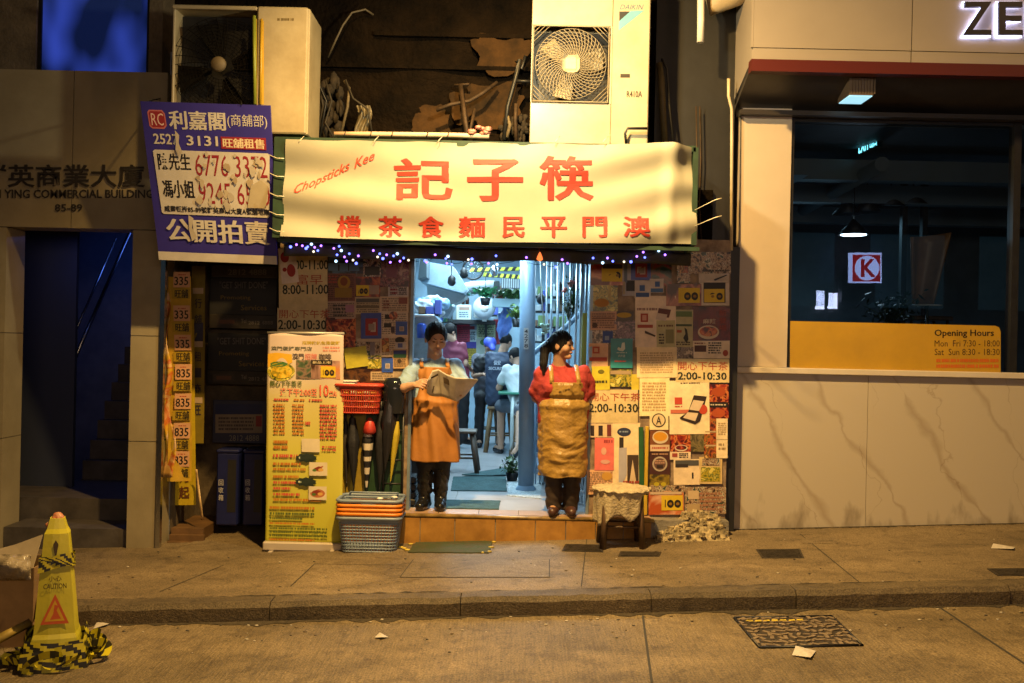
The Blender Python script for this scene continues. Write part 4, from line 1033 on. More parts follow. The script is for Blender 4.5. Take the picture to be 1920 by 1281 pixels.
for k, (x0, x1) in enumerate(((404, 452), (454, 500))):
    a, b_ = P(x0, 985, .42), P(x1, 850, .42)
    o = thing('blue_box', ('left', 'right')[k] + ' tall blue collection box with white characters in the dark recess', 'box', Vector(((a.x+b_.x)/2, .42, a.z)), 'blue boxes in the recess')
    mb = MB(); mb.cbox((a.x, .42, a.z), (b_.x-.02, .70, b_.z), .012); mb.cbox((a.x-.005, .41, b_.z), (b_.x-.015, .705, b_.z+.03), .01)
    mb.build('body', mat('box_blue', (.006, .011, .09), .45, var=.25, scale=5), o)
    mb = MB(); mb.box((a.x+.1, .417, a.z+.12), (b_.x-.04, .4195, b_.z-.06)); mb.build('dark_panel', M_black, o)
    sign_parts(o, flat_surf(.41), [('V', '回收箱', x0+6, 898, x0+15, 940, 'b4b4bc')])

# ---------------------------------------------------------------- posters on the side panels
FOOD = photo('food', ['3a1a0c', '8a3a18', 'b06028', '7a5a20', '5a2a14', 'c8a060'], 26)
FOODR = photo('red_food', ['3c0c08', '7a1c10', 'a03c1c', 'c87840', '501008'], 30)
FOODG = photo('green_food', ['30340c', '7a7a18', 'b8a030', '4a5a18', 'd0c060'], 26)
COLL = photo('collage', ['2a2018', '80604a', 'b09a80', '5a3a30', 'c8b8a0', '304038'], 34)
CROWD = photo('crowd', ['181418', '504038', '8a7868', '382830', 'b8a898'], 46)
BUILD = photo('building', ['10141c', '243040', '3a3830', '506880'], 16)
MAG = photo('magazine', ['301418', '6a2a34', '90605a', '402028', 'a88878'], 30)
TAN = 'c0aa88'; PALE = 'cdbfa8'; PG = 'posters pasted on the left shop panel'; PR = 'posters pasted on the right shop panel'
def hundred(x0, y0, x1, y1):                    # the yellow 100 badge with black rings
    w_, h_ = x1-x0, y1-y0
    return [('R', x0, y0, x1, y1, 'd0b020'), ('R', x0+w_*.16, y0+h_*.28, x0+w_*.2, y0+h_*.8, '141008'), ('E', x0+w_*.42, y0+h_*.56, w_*.16, h_*.27, '141008'), ('E', x0+w_*.76, y0+h_*.56, w_*.16, h_*.27, '141008'), ('E', x0+w_*.42, y0+h_*.56, w_*.08, h_*.1, '8a6410'), ('E', x0+w_*.76, y0+h_*.56, w_*.08, h_*.1, '8a6410')]
def bowl(cx, cy, rx, ry, f): return [('E', cx, cy, rx, ry, 'c8b8a4'), ('E', cx, cy - ry*.1, rx*.85, ry*.72, f)]
def pay(x0, y0, x1, y1, inner):
    w_, h_ = x1-x0, y1-y0
    return [('R', x0+w_*.2, y0+h_*.2, x1-w_*.16, y1-h_*.1, inner), ('R', x0+w_*.3, y0+h_*.36, x1-w_*.26, y1-h_*.25, 'b0a098'), ('R', x0+w_*.36, y0+h_*.42, x1-w_*.32, y1-h_*.31, '8a7c78')]
def hours(name, lab, rect, red, big, y, sub=None, group=None):
    x0, y0, x1, y1 = rect
    return poster(name, lab, 'opening hours sheet', rect, paper('b8a67c'), [('T', red[0], red[1], red[2], red[3], red[4], 'a8402a'), ('B', big[0], big[1], big[2], big[3], big[4], '1c2416')] + (sub or []), y, group=group)
HG = 'opening hours sheets'
hours('hours_sheet', 'cream sheet with 8:00-11:00 beside the dark recess', (524, 466, 613, 578), ('富早', 556, 515, 605, 534), ('8:00-11:00', 530, 534, 616, 552), -.02, [('T', '富早', 558, 468, 606, 481, 'a8402a'), ('B', '7:00-11:00', 541, 488, 616, 506, '1c2416')], HG)
o = poster('red_sticker', 'white sticker with red blots covering the corner of the upper hours sheet', 'sticker', (526, 466, 556, 530), paper('c4b4a8'), [('E', 536, 482, 8, 10, '9a2420'), ('E', 545, 508, 8, 12, '9a2420'), ('E', 533, 505, 4, 4, '9a2420')], -.028, tilt=-.12)
hours('hours_sheet', 'cream sheet with 2:00-10:30 just above the standing menu', (521, 579, 609, 656), ('開心下午茶', 524, 581, 618, 597), ('2:00-10:30', 522, 600, 612, 618), -.02, None, HG)
poster('photo_poster', 'dark building photo with blue windows at the top left of the panel', 'poster', (616, 476, 680, 512), BUILD, [('R', 616, 494, 674, 508, '5a7896'), ('R', 634, 494, 637, 508, '20242c'), ('R', 653, 494, 655, 508, '20242c')], group=PG)
poster('menu_poster', 'brown menu poster with a yellow bowl, left of the payment sheet', 'poster', (613, 512, 666, 566), paper('6a3c2c'), [('E', 645, 530, 12, 13, 'a07a18'), ('E', 645, 528, 7, 8, '7a3c14'), ('R', 628, 540, 660, 558, '8a6a18'), ('L', 616, 516, 632, 532, 3, 'a04030')], group=PG)
poster('notice_sheet', 'faded pink notice with grey headings under the brown menu poster', 'notice', (613, 566, 666, 597), paper('9a8070'), [('L', 625, 570, 650, 595, 4, '3c3434'), ('R', 648, 572, 664, 586, 'a07088')], group=PG)
poster('photo_poster', 'dark red food photo just right of the standing menu top', 'poster', (613, 597, 666, 650), FOODR, [('L', 616, 600, 660, 606, 1, '701818')], group=PG)
poster('photo_poster', 'dusky street photo above the orange sunset picture', 'poster', (682, 478, 713, 518), COLL, [('R', 684, 500, 712, 516, '38342e')], group=PG)
poster('photo_poster', 'orange sunset picture with yellow badge on the left panel', 'poster', (667, 520, 712, 556), photo('sunset', ['401408', '8a3414', 'b86028', '701c0c'], 12), [('R', 690, 535, 711, 552, 'a08878')] + hundred(668, 535, 692, 555), group=PG)
poster('magazine_page', 'dim purple magazine page at the top beside the doorway', 'magazine page', (714, 492, 766, 537), MAG, [('R', 724, 500, 744, 520, '7a4a5a')], group=PG)
poster('price_strip', 'white price strip under the purple magazine page', 'price strip', (729, 537, 765, 555), paper('b0a4a0'), [('L', 732, 540, 745, 553, 2, '802030'), ('L', 748, 540, 762, 553, 4, '403840')], group=PG)
poster('notice_sheet', 'beige lined form with dark header on the left panel', 'notice', (667, 558, 712, 588), paper('a08c6c'), [('R', 668, 560, 711, 567, '54504c'), ('R', 668, 573, 711, 578, '6a5c48')], group=PG)
poster('notice_sheet', 'pale cream sheet with two stamps beside the doorway', 'notice', (714, 557, 765, 585), paper('b49a80'), [('L', 719, 562, 730, 580, 3, '7a4038'), ('R', 748, 558, 764, 570, '8a5048')], group=PG)
poster('payment_sheet', 'large blue payment sheet with red inner frame on the left panel', 'payment sheet', (678, 588, 714, 634), paper('2c3c8c'), pay(678, 588, 714, 634, '8a2428'), -.006, group=PG)
poster('photo_sheet', 'white sheet of small food pictures beside the doorway', 'poster', (714, 585, 764, 630), paper('b8a490'), [('R', 722, 590, 732, 598, '282020'), ('E', 738, 592, 8, 8, FOODR), ('R', 720, 606, 734, 614, '2c2420'), ('R', 733, 612, 740, 624, '403038')], group=PG)
poster('payment_sheet', 'small blue payment sheet at the door edge on the left panel', 'payment sheet', (743, 604, 763, 627), paper('2c4898'), pay(743, 604, 763, 627, '30549c'), -.006, group=PG)
poster('photo_poster', 'pale washed photo under the large blue payment sheet', 'poster', (667, 634, 713, 672), COLL, [('R', 668, 635, 712, 641, 'b0a090'), ('R', 694, 642, 703, 665, '7a7078')], group=PG)
poster('card_sheet', 'cream card with dark dome picture and tiny blue square', 'poster', (714, 632, 764, 668), paper('b49c84'), [('E', 750, 638, 9, 6, '241a18'), ('R', 741, 642, 761, 656, 'b8aca4'), ('R', 746, 644, 755, 652, '505a94'), ('R', 716, 634, 730, 660, FOOD)], group=PG)
poster('card_sheet', 'tan card with a green top band by the man\'s shoulder', 'poster', (737, 656, 763, 690), paper('9a7c58'), [('R', 738, 657, 762, 664, '242c6a'), ('R', 738, 664, 762, 671, '1c4a34'), ('E', 749, 677, 4, 4, '3a2814')], -.004, group=PG)
poster('payment_sheet', 'blue framed payment card above the dark umbrella rack', 'payment sheet', (717, 673, 736, 697), paper('26449c'), pay(717, 673, 736, 697, '2c50a0'), -.007, group=PG)
poster('yellow_card', 'tilted plain yellow green card above the red hanging basket', 'card', (648, 652, 688, 688), paper('98902c'), [], -.012, tilt=-.14, group=PG)
poster('photo_poster', 'very dark brown poster behind the red hanging basket', 'poster', (646, 690, 716, 716), photo('darkfood', ['140a06', '3a2010', '5a3818', '281208'], 14), group=PG)
poster('photo_poster', 'small golden dish picture beneath the washed photo', 'poster', (690, 668, 714, 690), FOODG, group=PG)
poster('notice_sheet', 'narrow pale sheet above the black rack by the man', 'notice', (696, 698, 738, 712), paper('a08a70'), group=PG)
# right panel, upper half
poster('food_poster', 'pink and orange drink poster with yellow badge beside the doorway top', 'poster', (1109, 494, 1168, 534), photo('drink', ['8a2410', 'a84c20', 'c88860', '601808'], 8), hundred(1128, 502, 1167, 528) + [('R', 1130, 496, 1166, 504, '201410')], group=PR)
poster('food_poster', 'yellow green noodle picture below the orange drink poster', 'poster', (1110, 534, 1157, 583), FOODG, [('R', 1140, 536, 1146, 562, 'c0b080'), ('E', 1128, 568, 14, 8, 'b07818')], group=PR)
poster('photo_strip', 'narrow blue grey strip with a dark portrait left of the red framed sheet', 'poster', (1168, 488, 1191, 554), paper('8a8690'), [('R', 1174, 526, 1190, 546, '1e1c22'), ('R', 1170, 490, 1176, 530, '5c6880'), ('R', 1168, 528, 1172, 552, 'a09078')], group=PR)
poster('payment_sheet', 'blue payment sheet with red inner frame on the right panel', 'payment sheet', (1184, 487, 1219, 524), paper('2a3a90'), pay(1184, 487, 1219, 524, '8a2626'), -.006, group=PR)
poster('photo_poster', 'dark green and orange collage right of the red framed sheet', 'poster', (1220, 484, 1258, 536), photo('greendark', ['0c1c14', '1c4030', '6a4a28', '8a2c18', '203020'], 14), group=PR)
poster('payment_card', 'white card with blue square, lower one under the red framed sheet', 'payment card', (1191, 527, 1219, 558), paper('a89c98'), [('R', 1199, 535, 1209, 546, '33589a'), ('R', 1192, 549, 1217, 557, '2c4c8c')], -.005, group=PR)
poster('payment_card', 'white card with blue square, higher one beside the dark collage', 'payment card', (1219, 524, 1243, 548), paper('a89c98'), [('R', 1228, 528, 1237, 538, '33589a'), ('R', 1220, 541, 1243, 548, '3c649c')], -.006, group=PR)
poster('photo_poster', 'brown portrait photo in a pale frame near the panel top', 'poster', (1270, 476, 1293, 530), COLL, [('R', 1274, 480, 1290, 512, FOOD)], group=PR)
poster('magazine_page', 'faded comic style page at the top right corner of the panel', 'magazine page', (1293, 474, 1369, 512), COLL, [('L', 1320, 505, 1366, 511, 1, '3a302a')], group=PR)
poster('photo_poster', 'white snapshot with a dark diagonal line near the top right', 'poster', (1311, 514, 1366, 530), paper('a0948a'), [('Q', [(1338,524),(1362,515),(1363,517),(1340,527)], '1c2430')], group=PR)
poster('badge_poster', 'pink and black poster with yellow badge, left of the white bordered one', 'poster', (1250, 534, 1314, 573), photo('cupdark', ['241410', '6a2820', 'a86850', '3a1c14'], 7), hundred(1272, 540, 1312, 568), -.004, group=PR)
poster('badge_poster', 'black poster with yellow badge inside a white border at the right edge', 'poster', (1314, 528, 1366, 572), paper('b0a498'), [('R', 1319, 530, 1360, 568, '181410')] + hundred(1320, 542, 1358, 567), -.003, group=PR)
poster('app_poster', 'white poster with red square logo and a phone, upper right panel', 'poster', (1192, 556, 1266, 650), paper('c4b09c'), [('L', 1194, 576, 1232, 584, 1, '90706a'), ('R', 1201, 588, 1215, 604, 'a03420'), ('R', 1204, 591, 1212, 601, 'c89080'), ('R', 1195, 609, 1224, 615, 'a04030'), ('Q', [(1235,578),(1258,581),(1254,596),(1231,594)], '5a2a28'), ('Q', [(1232,587),(1251,590),(1248,602),(1229,599)], 'c0b0a8'), ('Q', [(1209,620),(1229,629),(1228,632),(1209,625)], '40302c')], -.002, group=PR)
poster('menu_sheet', 'greenish menu sheet overlapping the phone poster', 'menu', (1232, 602, 1265, 650), paper('9c9468'), [('L', 1234, 608, 1262, 614, 1, '6a4a34'), ('R', 1248, 618, 1263, 644, '7e7a50'), ('L', 1235, 625, 1245, 646, 4, '403428')], -.006, group=PR)
poster('bird_poster', 'olive poster with a dark bird shape beside the red noodle poster', 'poster', (1266, 582, 1298, 650), paper('98906a'), [('R', 1267, 608, 1297, 612, '405038'), ('Q', [(1283,614),(1288,618),(1291,636),(1287,644),(1281,634),(1285,626)], '1c1c18'), ('R', 1269, 619, 1278, 624, 'a04a28'), ('L', 1268, 640, 1294, 648, 2, '403020'), ('R', 1267, 584, 1297, 594, '5c7448')], -.002, group=PR)
poster('noodle_poster', 'dark red noodle poster with a bowl at the right panel edge', 'poster', (1299, 576, 1368, 638), photo('deepred', ['2c0808', '501010', '6a1c18', '38080a'], 10), [('B', '麻辣', 1318, 598, 1342, 607, 'c0b0a0'), ('V', '新登場', 1348, 580, 1362, 622, '8a3020')] + bowl(1328, 623, 20, 13, FOODR), group=PR)
poster('price_chart', 'white price chart under the dark red noodle poster', 'price list', (1300, 638, 1367, 671), paper('c8b8a4'), [('R', 1302, 648, 1324, 660, '50302c'), ('L', 1302, 642, 1322, 646, 1, '6a2c28'), ('L', 1328, 641, 1352, 664, 5, '30282a'), ('E', 1360, 662, 5, 6, '9a4030')], group=PR)
poster('notice_sheet', 'pale orange notice beside the doorway above the group photo', 'notice', (1108, 585, 1155, 618), paper('a87c60'), [('L', 1112, 594, 1150, 600, 1, '805848'), ('E', 1115, 610, 5, 5, '4a2c1c')], group=PR)
poster('photo_strip', 'yellow and black banana shaped picture above the group photo', 'poster', (1156, 585, 1187, 602), paper('302420'), [('E', 1170, 591, 14, 5, 'b09020')], group=PR)
poster('photo_poster', 'crowded group photo in purple tones on the right panel', 'poster', (1152, 602, 1191, 637), photo('group', ['201420', '4a2c40', '806070', '302030', 'a89090'], 40), group=PR)
poster('photo_poster', 'dark portraits with a blue tab beside the doorway', 'poster', (1108, 619, 1152, 645), CROWD, [('R', 1130, 621, 1149, 643, '2a4a98'), ('R', 1134, 630, 1142, 638, '8090b0')], group=PR)
poster('red_logo_sheet', 'white sheet with red square and red band by the woman\'s head', 'poster', (1105, 645, 1139, 688), paper('b89070'), [('R', 1111, 650, 1124, 663, 'a84028'), ('R', 1114, 653, 1121, 660, 'c89878'), ('R', 1105, 670, 1138, 677, '9c3420')], group=PR)
poster('delivery_sticker', 'teal delivery sticker with a white animal head mark', 'sticker', (1146, 636, 1185, 689), paper('1f7480'), [('Q', [(1166,643),(1171,642),(1172,654),(1168,659),(1161,658),(1157,655),(1159,651),(1164,653)], 'c8d4d0'), ('L', 1156, 660, 1175, 663, 1, 'b8ccc8'), ('B', '戶戶送', 1159, 665, 1172, 670, 'b8ccc8'), ('L', 1152, 675, 1174, 680, 1, 'b05048')], -.005, group=PR)
poster('form_sheet', 'large cream document with faint print in the middle of the right panel', 'notice', (1195, 652, 1268, 707), paper('d0b890'), [('L', 1200, 660, 1262, 700, 9, 'b89c74')], -.004, group=PR)
poster('photo_poster', 'small black and white crowd picture beside the price chart', 'poster', (1269, 652, 1299, 673), CROWD, group=PR)
hours('hours_sheet', 'cream sheet with 2:00-10:30 under the white price chart', (1268, 674, 1366, 716), ('開心下午茶', 1271, 678, 1364, 694), ('2:00-10:30', 1271, 698, 1362, 712), -.003, None, HG)
poster('yellow_card', 'bright yellow card with two dark lines by the woman\'s shoulder', 'card', (1111, 688, 1142, 730), paper('b0a428'), [('E', 1127, 697, 6, 4, '6a6410'), ('L', 1114, 712, 1139, 720, 1, '3a3810')], -.003, group=PR)
poster('photo_poster', 'dark dish photo right of the bright yellow card', 'poster', (1143, 694, 1184, 724), FOODG, [('R', 1144, 695, 1183, 702, 'a08a6c')], group=PR)
poster('yellow_tab', 'little yellow folded tab between the dish photo and the document', 'card', (1185, 703, 1197, 730), paper('b0a030'), group=PR)
# right panel, lower half
hours('hours_sheet', 'cream sheet with 2:00-10:30 beside the woman\'s apron', (1102, 732, 1195, 792), ('開心下午茶', 1106, 737, 1200, 752), ('2:00-10:30', 1104, 757, 1196, 773), -.002, None, HG)
poster('form_sheet', 'long white receipt like form left of the second phone poster', 'notice', (1200, 707, 1254, 779), paper('dcc498'), [('L', 1204, 716, 1248, 772, 10, 'b89468')], -.002, group=PR)
poster('badge_sheet', 'white sheet with a round black ring badge and letter A', 'sticker', (1219, 772, 1252, 805), paper('d4c09c'), [('E', 1235, 788, 13, 13, '2c2018'), ('E', 1235, 788, 11, 11, 'd4c09c'), ('B', 'A', 1230, 781, 1240, 796, '2c2018')], -.005, group=PR)
poster('app_poster', 'white poster with red square logo and a tilted phone, lower right panel', 'poster', (1256, 715, 1329, 813), paper('d8c0a0'), [('L', 1276, 717, 1314, 720, 1, '604838'), ('R', 1265, 745, 1279, 758, 'b8402c'), ('L', 1265, 760, 1279, 764, 1, 'b8402c'), ('R', 1257, 768, 1300, 775, 'c06850'), ('E', 1318, 768, 8, 9, 'b84028'), ('Q', [(1301,741),(1325,744),(1312,790),(1303,796),(1275,786),(1274,783),(1290,772)], '2a1c18'), ('Q', [(1300,750),(1320,753),(1310,771),(1292,768)], 'd0bca4'), ('Q', [(1289,773),(1309,775),(1303,790),(1280,783)], 'd0bca4')], -.002, group=PR)
poster('food_poster', 'upper red chicken dish photo at the lower right edge', 'poster', (1330, 722, 1365, 752), FOODR, [('E', 1347, 735, 13, 9, 'a04418')], group=PR)
poster('food_poster', 'second red dish photo under a black caption band at the right edge', 'poster', (1330, 753, 1365, 785), FOODR, [('R', 1330, 754, 1365, 764, '181010'), ('L', 1332, 757, 1362, 761, 1, 'c8b8a8'), ('E', 1347, 775, 13, 8, 'a84a20')], group=PR)
poster('photo_poster', 'striped bottles photo below the hours sheet by the apron', 'poster', (1104, 794, 1150, 819), paper('c0a888'), [('R', 1107, 798, 1114, 817, '281c20'), ('R', 1122, 798, 1130, 817, '281c20'), ('R', 1138, 796, 1146, 818, '6a2828')], group=PR)
poster('bottle_poster', 'cream poster with blue oval seal and a wrapped bottle', 'poster', (1150, 794, 1199, 925), paper('d0b894'), [('E', 1170, 810, 13, 8, '26304e'), ('L', 1161, 807, 1179, 812, 1, '8090b0'), ('R', 1161, 820, 1169, 842, '28201c'), ('Q', [(1160,840),(1175,839),(1175,890),(1168,905),(1160,906)], 'a8a4b0'), ('R', 1176, 853, 1197, 905, '3c2c20'), ('Q', [(1180,905),(1186,862),(1193,905)], 'c8b090'), ('L', 1168, 900, 1198, 908, 1, '9a3c2c')], -.001, group=PR)
poster('pink_poster', 'salmon pink poster with small figures by the stool', 'poster', (1116, 822, 1150, 881), paper('c4605c'), [('E', 1132, 846, 5, 7, 'd0a090'), ('E', 1135, 866, 9, 4, 'c89890'), ('L', 1132, 823, 1148, 832, 1, '9a3838')], -.003, group=PR)
poster('notice_sheet', 'blank pinkish sheet at the panel bottom behind the stool', 'notice', (1102, 882, 1150, 926), paper('c49a78'), [('E', 1138, 893, 10, 8, 'c0903c'), ('L', 1106, 918, 1128, 922, 1, '4a3428')], group=PR)
poster('trim_strip', 'dark green vertical tape strip behind the stool', 'tape', (1199, 802, 1206, 945), paper('1e4a28'), [], -.004, group=PR)
frontbox('yellow_post', 'bright yellow upright board edge rising behind the covered stool', 'post', (1207, 800, 1217, 966), -.03, .03, mat('post_yellow', (.55, .36, .03), .45, var=.25, scale=12, stretch=(6, 6, 1)))
poster('soup_poster', 'yellow soup bowl picture under the round badge sheet', 'poster', (1219, 806, 1255, 846), paper('6a3c1c'), bowl(1238, 820, 15, 12, 'c88c1c') + [('R', 1219, 834, 1255, 846, 'c8b098'), ('L', 1222, 837, 1252, 843, 1, 'a85044')], group=PR)
poster('emblem_poster', 'dark maroon poster with a round pale emblem', 'poster', (1219, 847, 1255, 890), paper('3a1c18'), [('E', 1237, 870, 14, 14, 'a89a8c'), ('E', 1237, 870, 11, 11, '5c4038'), ('L', 1228, 862, 1246, 870, 2, 'b08874'), ('R', 1231, 872, 1243, 878, '281814'), ('L', 1222, 849, 1252, 854, 1, 'a07a60')], group=PR)
poster('food_poster', 'murky yellow dish picture below the maroon emblem poster', 'poster', (1219, 891, 1254, 920), photo('murky', ['2a2408', '5a4a14', '8a7424', '3a3010'], 16), [('E', 1231, 908, 5, 4, 'b0a020'), ('E', 1244, 908, 5, 4, 'b0a020')], group=PR)
poster('food_poster', 'red crab dish picture under the tilted phone poster', 'poster', (1258, 815, 1294, 846), FOODR, bowl(1277, 840, 12, 6, FOODR), group=PR)
poster('price_chart', 'small white price strip under the red crab dish picture', 'price list', (1257, 847, 1294, 861), paper('c8b49c'), [('R', 1260, 850, 1270, 857, '9a4038'), ('L', 1273, 849, 1290, 859, 3, '40343a')], group=PR)
poster('photo_poster', 'dull grey green photo between the crab picture and dish strip', 'poster', (1295, 815, 1320, 846), photo('dullgreen', ['302c1c', '5a5434', '7a6c48', '403a24'], 22), group=PR)
poster('photo_strip', 'column of little orange dish pictures at the right edge', 'poster', (1321, 786, 1343, 858), FOOD, [('R', 1322, 808, 1342, 811, 'b8a080'), ('R', 1322, 834, 1342, 837, 'b8a080')], group=PR)
poster('paper_slip', 'upper narrow white slip at the right edge', 'paper slip', (1344, 786, 1363, 823), paper('d0bc9c'), [('L', 1346, 792, 1361, 816, 6, 'b09870')], -.004, group=PR)
poster('paper_slip', 'lower narrow white slip with an arch mark', 'paper slip', (1344, 826, 1363, 858), paper('d0bc9c'), [('L', 1347, 830, 1360, 845, 2, '907858')], -.004, group=PR)
poster('photo_poster', 'pale beach photo with one tiny dark figure', 'poster', (1264, 862, 1311, 908), paper('c8b498'), [('R', 1266, 863, 1310, 873, '4a4a4c'), ('R', 1266, 870, 1290, 876, '2c2424'), ('R', 1297, 886, 1300, 897, '2a2018')], group=PR)
poster('food_poster', 'yellow green rice roll picture near the bottom right', 'poster', (1312, 858, 1353, 906), paper('b8a070'), [('R', 1314, 876, 1350, 903, FOODG), ('R', 1316, 860, 1350, 873, COLL)], group=PR)
poster('badge_poster', 'pink and yellow poster with 100 badge at the panel foot', 'poster', (1217, 922, 1281, 964), photo('pinkcup', ['c08060', 'c06838', 'd0a080', 'a84c20'], 6), hundred(1240, 929, 1280, 957) + [('R', 1219, 922, 1278, 927, 'c0a890')], group=PR)
poster('sketch_sheet', 'pale faded sketch sheet wrapped in plastic at the bottom right', 'poster', (1286, 914, 1360, 962), COLL, [('R', 1290, 920, 1310, 936, 'c0a888'), ('L', 1312, 922, 1356, 958, 5, '9a6a50'), ('R', 1288, 945, 1312, 960, 'a8906c')], group=PR)
poster('photo_poster', 'dim framed photo strip at the very bottom beside the yellow post', 'poster', (1221, 911, 1283, 921), COLL, group=PR)
# ---------------------------------------------------------------- people: smooth implicit bodies meshed with surface nets
class Field:
    def __init__(s): s.p = []; s.post = []
    def cap(s, a, b, ra, rb=None, k=.02): s.p.append(('c', np.array(a, float), np.array(b, float), ra, ra if rb is None else rb, k)); return s
    def ell(s, c, r, k=.02, fr=None): s.p.append(('e', np.array(c, float), np.array(r, float), None if fr is None else np.array(fr, float), 0, k)); return s
    def mesh(s, vox, sub=(), clip=(), disp=None):
        lo = np.array([1e9]*3); hi = -lo
        for q in s.p:
            if q[0] == 'c': m = max(q[3], q[4]); lo = np.minimum(lo, np.minimum(q[1], q[2]) - m); hi = np.maximum(hi, np.maximum(q[1], q[2]) + m)
            else: m = q[2].max(); lo = np.minimum(lo, q[1] - m); hi = np.maximum(hi, q[1] + m)
        lo -= 3*vox; hi += 3*vox
        n = np.ceil((hi - lo) / vox).astype(int) + 1
        D = np.full(n, 1.0, np.float32); ax = [lo[i] + vox*np.arange(n[i]) for i in range(3)]
        def ev(q, X, Y, Z):
            if q[0] == 'c':
                a, b = q[1], q[2]; ab = b - a; L = max(1e-9, ab @ ab)
                t = np.clip(((X-a[0])*ab[0] + (Y-a[1])*ab[1] + (Z-a[2])*ab[2]) / L, 0, 1)
                return np.sqrt((X-a[0]-t*ab[0])**2 + (Y-a[1]-t*ab[1])**2 + (Z-a[2]-t*ab[2])**2) - (q[3] + (q[4]-q[3])*t)
            c, r, fr = q[1], q[2], q[3]
            dx, dy, dz = X-c[0], Y-c[1], Z-c[2]
            if fr is not None: dx, dy, dz = [fr[i][0]*dx + fr[i][1]*dy + fr[i][2]*dz for i in range(3)]
            k0 = np.sqrt((dx/r[0])**2 + (dy/r[1])**2 + (dz/r[2])**2); k1 = np.sqrt((dx/r[0]**2)**2 + (dy/r[1]**2)**2 + (dz/r[2]**2)**2)
            return k0*(k0-1)/np.maximum(k1, 1e-6)
        for q in s.p:
            m = (max(q[3], q[4]) if q[0] == 'c' else q[2].max()) + q[5] + 4*vox
            l_ = np.minimum(q[1], q[2]) - m if q[0] == 'c' else q[1] - m; h_ = np.maximum(q[1], q[2]) + m if q[0] == 'c' else q[1] + m
            i0 = np.clip(np.floor((l_-lo)/vox).astype(int), 0, n-1); i1 = np.clip(np.ceil((h_-lo)/vox).astype(int)+1, 1, n)
            sl = tuple(slice(i0[i], i1[i]) for i in range(3))
            X = ax[0][sl[0]][:, None, None]; Y = ax[1][sl[1]][None, :, None]; Z = ax[2][sl[2]][None, None, :]
            d = ev(q, X, Y, Z); o = D[sl]; k = q[5]
            h = np.clip(.5 + .5*(o - d)/k, 0, 1)
            D[sl] = o*(1-h) + d*h - k*h*(1-h)
        X = ax[0][:, None, None]; Y = ax[1][None, :, None]; Z = ax[2][None, None, :]
        if disp: D += disp(X, Y, Z).astype(np.float32)
        for q in sub: D = np.maximum(D, -ev(q, X, Y, Z).astype(np.float32))
        for nv, c in clip: D = np.maximum(D, ((X*nv[0] + Y*nv[1] + Z*nv[2]) - c).astype(np.float32))
        return surfnet(D, lo, vox)
def surfnet(D, lo, vox):
    S = D < 0; n = np.array(D.shape)
    c = [D[i:n[0]-1+i, j:n[1]-1+j, k:n[2]-1+k] for i in (0, 1) for j in (0, 1) for k in (0, 1)]
    sg = [x < 0 for x in c]; cnt = sum(x.astype(np.int8) for x in sg)
    act = (cnt > 0) & (cnt < 8); idx = np.argwhere(act)
    vid = np.full(act.shape, -1, np.int32); vid[act] = np.arange(len(idx))
    cv = np.stack([x[act] for x in c], 1)
    cor = np.array([(i, j, k) for i in (0, 1) for j in (0, 1) for k in (0, 1)], float)
    acc = np.zeros((len(idx), 3)); ct = np.zeros(len(idx))
    for a in range(8):
        for b in range(a+1, 8):
            if np.abs(cor[a]-cor[b]).sum() != 1: continue
            va, vb = cv[:, a], cv[:, b]; m = (va < 0) != (vb < 0)
            t = np.where(m, va / np.where(m, va - vb, 1), 0)
            acc += np.where(m[:, None], cor[a] + t[:, None]*(cor[b]-cor[a]), 0); ct += m
    V = lo + (idx + acc/np.maximum(ct, 1)[:, None]) * vox
    Fq = []
    for axn in range(3):
        sl0 = [slice(1, -1)]*3; sl1 = [slice(1, -1)]*3
        sl0[axn] = slice(0, n[axn]-1); sl1[axn] = slice(1, n[axn])
        A = S[tuple(sl0)]; B = S[tuple(sl1)]
        for flip, M in ((False, A & ~B), (True, ~A & B)):
            e = np.argwhere(M)
            if not len(e): continue
            o = np.ones(3, int); o[axn] = 0
            e = e + o
            u, w_ = [(1, 2), (2, 0), (0, 1)][axn]
            du = np.zeros(3, int); du[u] = 1; dw = np.zeros(3, int); dw[w_] = 1
            q = [vid[tuple((e - du - dw).T)], vid[tuple((e - dw).T)], vid[tuple(e.T)], vid[tuple((e - du).T)]]
            q = np.stack(q if not flip else q[::-1], 1); Fq.append(q[(q >= 0).all(1)])
    return V, np.concatenate(Fq)
def mesh_obj(name, VF, m, par):
    V, Fq = VF; me = bpy.data.meshes.new(name); me.from_pydata(V.tolist(), [], Fq.tolist()); me.materials.append(m)
    me.polygons.foreach_set('use_smooth', [True]*len(me.polygons)); me.update()
    o = bpy.data.objects.new(name, me); COL.objects.link(o); setparent(o, par); return o
def A3(v): return np.array(tuple(v), float)
def unit(v): v = np.array(v, float); return v / np.linalg.norm(v)
def headframe(fwd):
    f = unit(fwd); r = unit(np.cross(f, (0, 0, 1))); u = np.cross(r, f); return r, f, u
M_skin = mat('skin', (.46, .27, .18), .65, spec=.3, var=.12, scale=20); M_skin2 = mat('skin_tan', (.42, .24, .15), .65, spec=.3, var=.12, scale=20)
M_hair = mat('black_hair', (.010, .008, .008), .62, spec=.25, var=.4, scale=60, bump=.35, bscale=160)
M_eye = mat('eye_dark', (.015, .01, .008), .25); M_lip = mat('lip', (.30, .11, .09), .5)
